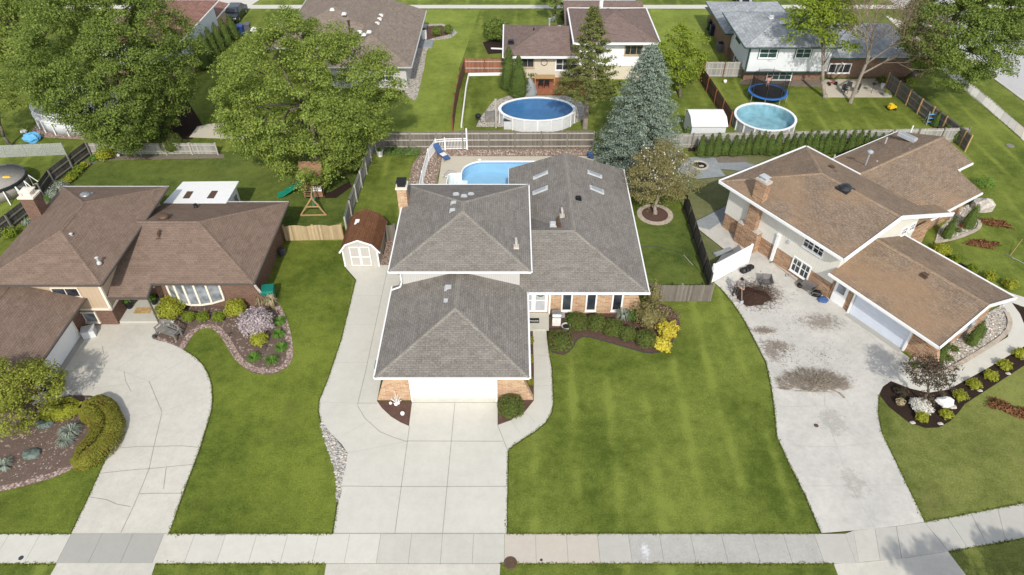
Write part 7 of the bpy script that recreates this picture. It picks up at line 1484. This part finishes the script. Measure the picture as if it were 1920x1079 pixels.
# ---------------- people
def person(label, loc, rz, J, rad, cloth, hair='hair_dark', cap=False, scale=1.0):
    """J joints in local metres; one skin surface, clothes as shells over the same skeleton"""
    root = thing('person', label, 'person', loc, rz)
    def skinned(name, chain, rads, mat, grow=0.0, parent=root, root_v=0):
        me = bpy.data.meshes.new(name); names = []; es = []
        for ch in chain:
            for n_ in ch:
                if n_ not in names: names.append(n_)
            es += [(names.index(a), names.index(b)) for a, b in zip(ch[:-1], ch[1:])]
        me.from_pydata([tuple(Vector(J[n_]) * scale) for n_ in names], es, [])
        o = bpy.data.objects.new(name, me); C.objects.link(o); md = o.modifiers.new('skin', 'SKIN'); md.use_smooth_shade = True
        for i, n_ in enumerate(names): r = (rads[n_] + grow) * scale; me.skin_vertices[0].data[i].radius = (r, r)
        me.skin_vertices[0].data[root_v].use_root = True
        o.modifiers.new('sub', 'SUBSURF').levels = 2; o.modifiers['sub'].render_levels = 2
        bpy.context.view_layer.update(); dg = bpy.context.evaluated_depsgraph_get(); m2 = bpy.data.meshes.new_from_object(o.evaluated_get(dg)); bpy.data.objects.remove(o)
        m2.materials.clear(); m2.materials.append(MATS[mat]); o2 = bpy.data.objects.new(name, m2); C.objects.link(o2); o2.parent = parent; m2.polygons.foreach_set('use_smooth', [True] * len(m2.polygons)); return o2
    hands = []
    for s in 'LR':
        w_, h_ = Vector(J['wrist' + s]), Vector(J['hand' + s]); d = (h_ - w_).normalized(); side = d.cross(Vector((0, 0, 1)));
        if side.length < .1: side = Vector((1, 0, 0))
        side.normalize(); nrm = side.cross(d)
        for i, (off, L) in enumerate(((-.033, .075), (-.011, .088), (.011, .082), (.033, .065))):
            a, b, c_ = f'f{s}{i}a', f'f{s}{i}b', f'f{s}{i}c'; J[a] = tuple(h_ + side * off); J[b] = tuple(h_ + side * off * 1.15 + d * L * .55); J[c_] = tuple(h_ + side * off * 1.15 + d * L * .8 - nrm * L * .45); rad[a] = .011; rad[b] = .009; rad[c_] = .007; hands.append(['hand' + s, a, b, c_])
        J['t%sa' % s] = tuple(w_.lerp(h_, .45) - side * .035); J['t%sb' % s] = tuple(w_.lerp(h_, .45) - side * .06 + d * .045); rad['t%sa' % s] = .013; rad['t%sb' % s] = .009; hands.append(['wrist' + s, 't%sa' % s, 't%sb' % s])
    body = [['pelvis', 'waist', 'chest', 'neck', 'head', 'crown']] + [['chest', 'sh' + s, 'elbow' + s, 'wrist' + s, 'hand' + s] for s in 'LR'] + [['pelvis', 'hip' + s, 'knee' + s, 'ankle' + s, 'toe' + s] for s in 'LR'] + hands
    bo = skinned('body', body, rad, 'skin')
    skinned('shirt', [['pelvis', 'waist', 'chest', 'neckb']] + [['chest', 'sh' + s, 'elbow' + s] + (['cuff' + s] if 'cuff' + s in J else []) for s in 'LR'], rad, cloth[0], .014)
    skinned('trousers', [['pelvis', 'hip' + s, 'knee' + s, 'hem' + s] for s in 'LR'] + [['pelvis', 'waist0']], rad, cloth[1], .016)
    for s in 'LR': skinned('boot', [['ankle' + s, 'toe' + s]], rad, 'hair_dark', .016)
    hd, cr = Vector(J['head']) * scale, Vector(J['crown']) * scale; up = (cr - hd).normalized(); fwd = Vector(J.get('face', (0, -1, 0))); fwd = (fwd - up * fwd.dot(up)).normalized(); sd = up.cross(fwd)
    m = MB(); c_ = hd + up * .055 * scale - fwd * .012 * scale; m.ball(tuple(c_), .108 * scale, 1, 1, 1, 12, 8); hr = m.build('hair' if not cap else 'cap', hair, root, True, True)
    if cap: MB().beam(tuple(c_ + fwd * .08 * scale), tuple(c_ + fwd * .17 * scale - up * .01), .14 * scale, .015).build('brim', hair, hr, True)
    m = MB(); m.ball(tuple(hd + fwd * .085 * scale + up * 0), .016 * scale, 1, 1, 1.3, 6, 4)
    for q in (-1, 1): m.ball(tuple(hd + sd * q * .088 * scale), .022 * scale, .6, 1, 1.2, 6, 4)
    m.build('face_features', 'skin', root, True, True); m = MB()
    for q in (-1, 1): m.ball(tuple(hd + fwd * .083 * scale + sd * q * .032 * scale + up * .025 * scale), .010 * scale, 1, 1, .8, 6, 4)
    m.beam(tuple(hd + fwd * .082 * scale - up * .045 * scale - sd * .022), tuple(hd + fwd * .082 * scale - up * .045 * scale + sd * .022), .008, .008); m.build('eyes_and_mouth', 'hair_dark', root, True)
    return root
RAD = dict(pelvis=.135, waist=.125, waist0=.12, chest=.145, neck=.055, neckb=.075, head=.088, crown=.068, shL=.068, shR=.068, elbowL=.045, elbowR=.045, cuffL=.042, cuffR=.042, wristL=.03, wristR=.03, handL=.032, handR=.032, hipL=.092, hipR=.092, kneeL=.062, kneeR=.062, hemL=.058, hemR=.058, ankleL=.042, ankleR=.042, toeL=.036, toeR=.036)
# worker: stands with back to the gate, leaning slightly forward over a shovel, faces the pile (towards +x, -y)
J = dict(pelvis=(0, 0, .93), waist0=(0, 0, 1.0), waist=(.02, -.03, 1.08), chest=(.04, -.09, 1.33), neckb=(.05, -.12, 1.45), neck=(.05, -.14, 1.50), head=(.06, -.19, 1.60), crown=(.06, -.20, 1.70), shL=(.22, -.09, 1.40), shR=(-.15, -.10, 1.40), elbowL=(.34, -.22, 1.16), elbowR=(-.20, -.30, 1.18),
         cuffL=(.29, -.33, 1.04), cuffR=(-.10, -.42, 1.08), wristL=(.24, -.42, .95), wristR=(-.02, -.50, 1.02), handL=(.20, -.48, .90), handR=(.06, -.54, 1.0), hipL=(.10, 0, .88), hipR=(-.10, 0, .88), kneeL=(.13, -.05, .48), kneeR=(-.12, .03, .48), hemL=(.13, .02, .12), hemR=(-.13, .08, .12), ankleL=(.13, .03, .09), ankleR=(-.13, .09, .09), toeL=(.15, -.13, .045), toeR=(-.14, -.07, .045))
J['face'] = (.1, -1, -.5)
person('person in grey shirt, dark trousers and black cap shovelling beside the white gate', (*P2(1377, 555), .034), .35, J, dict(RAD), ('shirt_grey', 'trousers'), 'black', True)
a = Vector(P(1377, 555)); rz = .35
def wl_(q): return (a.x + q[0] * math.cos(rz) - q[1] * math.sin(rz), a.y + q[0] * math.sin(rz) + q[1] * math.cos(rz), q[2] + .034)
sv = thing('shovel', 'long-handled shovel held by the person, its blade in the mulch', 'shovel', P(1392, 563)); h0, h1 = Vector(wl_((-.0, -.50, 1.05))), Vector(P(1391, 565, .22)); MB().tube(h0 + (h0 - h1) * .12, h1, .017, .017, 6).build('handle', 'rail_pale', sv); d = (h1 - h0).normalized(); MB().beam(h1 - d * .02, h1 + d * .30, .24, .02).build('blade', 'galv', sv)
# ================================================================ BACK YARDS
wt = lambda *a: None
def agpool(label, name, cx_, cy_, rx_, ry_, h, wallm, water, lin_, rimm='white', n=32, ribs=16, wz=None, floorm=None):
    t = thing(name, label, 'pool', (cx_, cy_, 0)); MB().lathe((cx_, cy_, 0), [(1, 0), (1, h)], n, rx_, ry_, cap=False).build('wall', wallm, t)
    m = MB(); ring = [(1.03, h - .03), (1.03, h + .04), (.95, h + .04), (.95, h - .03)]; m.lathe((cx_, cy_, 0), ring + ring[:1], n, rx_, ry_, cap=False); m.build('rim', rimm, t)
    wz = wz or h - .18
    q = MB().lathe((cx_, cy_, 0), [(.96, h - .02), (.96, .05)], n, rx_, ry_, cap=False); q.f = [tuple(reversed(f)) for f in q.f]; q.build('liner', lin_, t); MB().lathe((cx_, cy_, 0), [(.97, .05), (.001, .05)], n, rx_, ry_, cap=False).build('floor', floorm or lin_, t)
    MB().lathe((cx_, cy_, 0), [(.958, wz), (.001, wz + .0005)], n, rx_, ry_, cap=False).build('water', water, t)
    for i in range(ribs):
        a = 2 * PI * (i + .5) / ribs; x, y = cx_ + rx_ * 1.015 * math.cos(a), cy_ + ry_ * 1.015 * math.sin(a); m = MB().box(x, y, 0, .13, .07, h - .03, math.atan2(math.cos(a) / ry_ * rx_, -math.sin(a) / rx_ * ry_)); m.build('rib', rimm, t)
    return t
y1_, y0_ = P(1006, 183, 1.25)[1], P(1006, 227, 1.25)[1]; xw = P(936, 205, 1.25)[0]; xe2 = P(1078, 205, 1.25)[0]
op = agpool('oval above-ground pool with deep blue water and white ribbed wall', 'oval_pool', (xw + xe2) / 2, (y0_ + y1_) / 2, (xe2 - xw) / 2, (y1_ - y0_) / 2, 1.25, 'pale_pool_wall', 'water_blue', 'liner_deep', ribs=18)
y1_, y0_ = P(1433, 196, 1.1)[1], P(1433, 243, 1.1)[1]; xw = P(1379, 218, 1.1)[0]; xe2 = P(1490, 218, 1.1)[0]
agpool('round frame pool with murky light blue water behind the arborvitae row', 'round_pool', (xw + xe2) / 2, (y0_ + y1_) / 2, (xe2 - xw) / 2, (xe2 - xw) / 2, 1.1, 'galv', 'water_teal', 'liner_teal', ribs=16)
p = P(957, 243); pb = thing('pump_box', 'grey storage box with dark lid in front of the oval pool', 'box', p); MB().box(p[0], p[1] + .3, 0, 1.25, .6, .85).build('body', 'vinyl_grey', pb); MB().box(p[0], p[1] + .3, .855, 1.3, .66, .06).build('lid', 'cover_black', pb)
p = P(930, 240); solo(MB().box(p[0], p[1], 0, .16, .16, 3.1), 'pole', 'rail_pale', 'pale square pole at the left end of the oval pool', 'pole', p) if False else None
pl = thing('pole', 'pale square pole at the left end of the oval pool', 'pole', p); MB().box(p[0], p[1], 0, .15, .15, 2.9).box(p[0], p[1], 2.9, .2, .2, .05).build('post', 'rail_pale', pl)
p = P(919, 229); m = MB().box(p[0], p[1] + .2, 0, .95, .6, .85).box(p[0], p[1] + .2, .85, 1.0, .66, .05); solo(m, 'crate', 'wood_grey', 'weathered wooden box beside the pale pole', 'box', p)
p = P(897, 231); gr2 = thing('kettle_grill', 'small black kettle grill on the lawn beside the wooden box', 'grill', p); MB().ball((p[0], p[1], .75), .3, 1, 1, .8, 12, 8).build('bowl', 'black', gr2)
for a in (0, 2.1, 4.2): MB().tube((p[0] + .3 * math.cos(a), p[1] + .3 * math.sin(a), 0), (p[0] + .1 * math.cos(a), p[1] + .1 * math.sin(a), .6), .02, .02, 5).build('leg', 'dark_grey', gr2)
p = P(1021, 162); tb = thing('garden_table', 'pale wooden table on the red deck beside the teal umbrella', 'table', (p[0], p[1], .12)); MB().box(p[0], p[1] + .4, .85, 2.2, .9, .06).build('tabletop', 'wood_new', tb)
for q in (-1, 1):
    for r_ in (-1, 1): MB().box(p[0] + q * 1.0, p[1] + .4 + r_ * .38, .12, .08, .08, .73).build('leg', 'wood_new', tb)
def chair(label, px, py, z, mat='black', rz=0.0, group=None):
    x, y = P2(px, py, z); t = thing('garden_chair', label, 'chair', (x, y, z), rz, group); MB().box(0, 0, .42, .5, .5, .05).build('seat', mat, t, True); MB().box(0, .25, .47, .5, .04, .5).build('backrest', mat, t, True)
    for a in (-.22, .22):
        for b in (-.22, .22): MB().box(a, b, 0, .04, .04, .42).build('leg', mat, t, True)
    return t
chair('black garden chair at the pale table, left one', 1014, 164, .12, 'black', PI); chair('black garden chair at the pale table, right one', 1025, 164, .12, 'black', PI)
p = P(993, 177); um = thing('closed_umbrella', 'folded teal umbrella lying beside the twin evergreens', 'umbrella', p); MB().lathe((p[0], p[1], 0), [(.75, 0), (.8, .2), (.55, 1.0), (.2, 1.6), (.03, 1.8)], 8).build('canopy', 'slate', um)
# trampoline with safety net
cx_, cy_ = P2(1440, 172, .85); rr_ = P(1475, 170, .85)[0] - cx_; tp = thing('trampoline', 'round trampoline with blue padding and dark safety net behind the round pool', 'trampoline', (cx_, cy_, 0))
MB().lathe((cx_, cy_, .86), [(.83, .0), (.01, -.03)], 32, rr_, rr_, cap=False).build('mat', 'black', tp); m = MB(); ring = [(1.0, .82), (1.0, .90), (.83, .90), (.83, .82), (1.0, .82)]; m.lathe((cx_, cy_, 0), ring, 32, rr_, rr_, cap=False); m.build('padding', 'blue_pad', tp)
MB().lathe((cx_, cy_, 0), [(.9, .9), (.9, 2.5)], 24, rr_, rr_, cap=False).build('safety_net', 'net', tp)
for i in range(8):
    a = 2 * PI * (i + .5) / 8; x, y = cx_ + rr_ * .98 * math.cos(a), cy_ + rr_ * .98 * math.sin(a); MB().tube((x, y, 0), (x, y, .82), .03, .03, 6).build('leg', 'galv', tp); MB().tube((x, y, .82), (x, y, 2.6), .022, .022, 6).build('net_pole', 'dark_grey', tp)
JC = dict(pelvis=(0, 0, .62), waist0=(0, 0, .67), waist=(0, 0, .74), chest=(0, 0, .92), neckb=(0, 0, 1.0), neck=(0, 0, 1.03), head=(0, -.02, 1.14), crown=(0, -.02, 1.22), shL=(.13, 0, .96), shR=(-.13, 0, .96), elbowL=(.27, -.02, 1.08), elbowR=(-.28, -.02, 1.05), cuffL=(.29, -.02, 1.11), cuffR=(-.30, -.02, 1.08), wristL=(.33, -.03, 1.27), wristR=(-.35, -.03, 1.22), handL=(.34, -.03, 1.33), handR=(-.37, -.03, 1.28),
          hipL=(.07, 0, .58), hipR=(-.07, 0, .58), kneeL=(.10, -.05, .34), kneeR=(-.10, -.03, .34), hemL=(.10, -.05, .30), hemR=(-.10, -.03, .30), ankleL=(.10, .02, .08), ankleR=(-.10, .02, .08), toeL=(.11, -.10, .035), toeR=(-.11, -.10, .035)); JC['face'] = (0, -1, 0)
person('small child with raised arms playing on the trampoline', (cx_ + .12, cy_ + .9, .855), .1, JC, {k_: v * (.72 if k_ not in ('head', 'crown') else .9) for k_, v in RAD.items()}, ('pink_cloth', 'pink_cloth'), 'hair_dark')
# white back shed
x0, x1 = P2(1283, 241)[0], P2(1344, 241)[0]; y0 = 57.6; y1 = 60.6; s2 = thing('garden_shed', 'plain white metal shed between the spruce and the dark fence', 'shed', ((x0 + x1) / 2, y0, 0)); xm = (x0 + x1) / 2
wallp(s2, [(x0, y0), (x1, y0), (x1, y1), (x0, y1)], 0, 1.75, 'pale_pool_wall'); V = [(x0 - .1, y0 - .1, 1.72), (x1 + .1, y0 - .1, 1.72), (x1 + .1, y0 + .8, 2.15), (x1 + .1, y1 - .8, 2.15), (x1 + .1, y1 + .1, 1.75), (x0 - .1, y1 + .1, 1.75), (x0 - .1, y1 - .8, 2.15), (x0 - .1, y0 + .8, 2.15)]
roof(s2, V, [(0, 1, 2, 7), (7, 2, 3, 6), (6, 3, 4, 5)], 'white', 'white', (), ((0, 1),), .08)
# patio clutter
p = P(1560, 160); tri = thing('tricycle', 'small red and blue tricycle on the patio by the second trunk', 'tricycle', p); MB().beam((p[0] - .3, p[1], .25), (p[0] + .25, p[1], .45), .1, .08).build('frame', 'red', tri)
for dx, dy, r_ in ((.35, 0, .2), (-.35, .2, .14), (-.35, -.2, .14)): MB().tube((p[0] + dx, p[1] + dy - .04, r_), (p[0] + dx, p[1] + dy + .04, r_), r_, r_, 12).build('wheel', 'rubber', tri)
MB().beam((p[0] + .3, p[1] - .2, .6), (p[0] + .3, p[1] + .2, .6), .04, .04).build('handlebar', 'blue_pad', tri)
chair('dark patio chair left of the leaning trunk', 1582, 176, .03, 'dark_grey', .4, 'dark patio chairs by the leaning trunk'); chair('dark patio chair right of the leaning trunk', 1604, 174, .03, 'dark_grey', -.7, 'dark patio chairs by the leaning trunk'); chair('dark patio chair farther back behind the leaning trunk', 1590, 168, .03, 'dark_grey', 2.6, 'dark patio chairs by the leaning trunk')
p = P(1633, 176); kt = thing('patio_heater', 'slim black garden torch stand on the patio', 'torch stand', p); MB().tube(p, (p[0], p[1], .95), .02, .02, 6).build('pole', 'black', kt); MB().lathe((p[0], p[1], .95), [(.1, 0), (.22, .1), (.2, .2), (.05, .22)], 10).build('bowl', 'black', kt)
pot('bucket', 'white bucket on the patio near the side fence', 1653, 166, .22, .5, 'cushion_white', None, 'bucket'); pot('planter', 'pale blue pot with yellow-green plant on the patio', 1659, 181, .3, .45, 'galv', .35, pm='leaf_gold')
p = P(1671, 206); ty = thing('toy_truck', 'yellow toy truck on the lawn near the patio', 'toy', p); MB().box(p[0], p[1], .18, .8, .4, .2, .3).box(p[0] - .15, p[1], .38, .35, .36, .25, .3).build('body', 'yellow_toy', ty)
for dx in (-.28, .28):
    for dy in (-.2, .2): MB().tube((p[0] + dx, p[1] + dy - .04, .13), (p[0] + dx, p[1] + dy + .04, .13), .13, .13, 10).build('wheel', 'rubber', ty)
p = P(1740, 233); ld = thing('pool_ladder', 'pale blue pool ladder leaning in the corner of the side fence', 'ladder', p)
for s_ in (-.3, .3): MB().path([(p[0] + s_, p[1] - .3, 0), (p[0] + s_, p[1], 1.3), (p[0] + s_, p[1] + .3, 0)], .035, 6).build('side_rail', 'galv', ld)
for z in (.35, .7, 1.05): MB().beam((p[0] - .3, p[1] - .3 + z * .23, z), (p[0] + .3, p[1] - .3 + z * .23, z), .12, .04).build('step', 'light_blue', ld)
p = P(1353, 98); ac = thing('air_conditioner', 'round-cornered grey air-conditioning unit beside the white siding', 'air conditioner', p); MB().lathe((p[0], p[1] + .5, 0), [(.62, 0), (.62, .85), (.5, .9)], 8, 1, 1, PI / 8).build('casing', 'grey_bin', ac); MB().lathe((p[0], p[1] + .5, .9), [(.5, .0), (.3, .04), (.01, .05)], 12).build('fan_grille', 'black', ac)
p = P(795, 72); wc = thing('downpipe_barrel', 'white barrel on grey slabs beside the tan-roofed bungalow', 'barrel', p); MB().lathe((p[0], p[1], 0), [(.35, 0), (.38, .5), (.35, 1.1), (.02, 1.12)], 14).build('body', 'cushion_white', wc); MB().lathe((p[0], p[1], 1.12), [(.4, 0), (.36, .06), (.01, .08)], 14).build('lid', 'black', wc)
p = P(800, 84); solo(MB().box(p[0], p[1], .0, 1.5, 2.2, .14), 'cellar_hatch', 'slate', 'grey slab hatch beside the bungalow below the white barrel', 'hatch', p)
# cars
def car(label, loc, rz, mat, L=4.6, Wd=1.85, H=1.5):
    t = thing('parked_car', label, 'car', loc, rz); prof = [(-L / 2, .45, .62), (-L / 2 + .1, .85, .62), (-L * .22, .98, .62), (-L * .10, H, .5), (L * .22, H + .02, .5), (L * .40, 1.0, .6), (L / 2 - .05, .92, .6), (L / 2, .45, .6)]
    m = MB(); n_ = len(prof); vs = []
    for s_ in (-1, 1):
        for x, z, _ in prof: vs.append((x, s_ * Wd / 2 * (1 if z < 1.05 else .78), z))
    vs += [(-L / 2, -Wd / 2, .22), (L / 2, -Wd / 2, .22), (-L / 2, Wd / 2, .22), (L / 2, Wd / 2, .22)]
    f = [(i, i + 1, n_ + i + 1, n_ + i) for i in range(n_ - 1)] + [tuple([16] + [17] + list(range(n_ - 1, -1, -1))), tuple([19, 18] + list(range(n_, 2 * n_)))] + [(16, 0, n_, 18), (17, 19, 2 * n_ - 1, n_ - 1), (16, 18, 19, 17)]
    m.add(vs, f); m.build('body', mat, t, True)
    m = MB(); 
    for s_ in (-1, 1): m.add([(-L * .20, s_ * (Wd / 2 - .02), 1.02), (L * .37, s_ * (Wd / 2 - .02), 1.04), (L * .21, s_ * (Wd * .39 + .012), H - .05), (-L * .095, s_ * (Wd * .39 + .012), H - .06)], [(0, 1, 2, 3)])
    m.build('side_windows', 'glass', t, True); m = MB().add([(-L * .215, -.75, 1.02), (-L * .215, .75, 1.02), (-L * .105, .62, H - .02), (-L * .105, -.62, H - .02)], [(0, 1, 2, 3)]); m.v = [(x - .02, y, z + .01) for x, y, z in m.v]; m.build('windscreen', 'glass', t, True)
    m = MB().add([(L * .39, -.75, 1.04), (L * .39, .75, 1.04), (L * .235, .62, H), (L * .235, -.62, H)], [(3, 2, 1, 0)]); m.v = [(x + .02, y, z + .015) for x, y, z in m.v]; m.build('rear_window', 'glass', t, True)
    for x in (-L * .31, L * .31):
        for s_ in (-1, 1): w_ = MB().tube((x, s_ * (Wd / 2 - .2), .33), (x, s_ * (Wd / 2 + .01), .33), .33, .33, 18).build('wheel', 'rubber', t, True); MB().tube((x, s_ * (Wd / 2 + .005), .33), (x, s_ * (Wd / 2 + .02), .33), .2, .2, 12).build('rim', 'steel', w_, True)
    for s_ in (-1, 1): MB().box(-L / 2 + .03, s_ * .65, .62, .08, .35, .14).build('headlight', 'cushion_white', t, True); MB().box(L / 2 - .02, s_ * .68, .70, .08, .28, .14).build('tail_light', 'red', t, True)
    return t
car('dark blue-black car on the white driveway at the upper left', (*P2(443, 34), .04), PI / 2 + .0, 'car_dark'); car('black car cut by the top edge above the grey-roofed house', (*P2(1388, 2), .04), PI / 2, 'car_dark'); car('dark blue car at the top edge behind the mauve roof', (*P2(1176, -6), .04), PI / 2, 'car_blue')
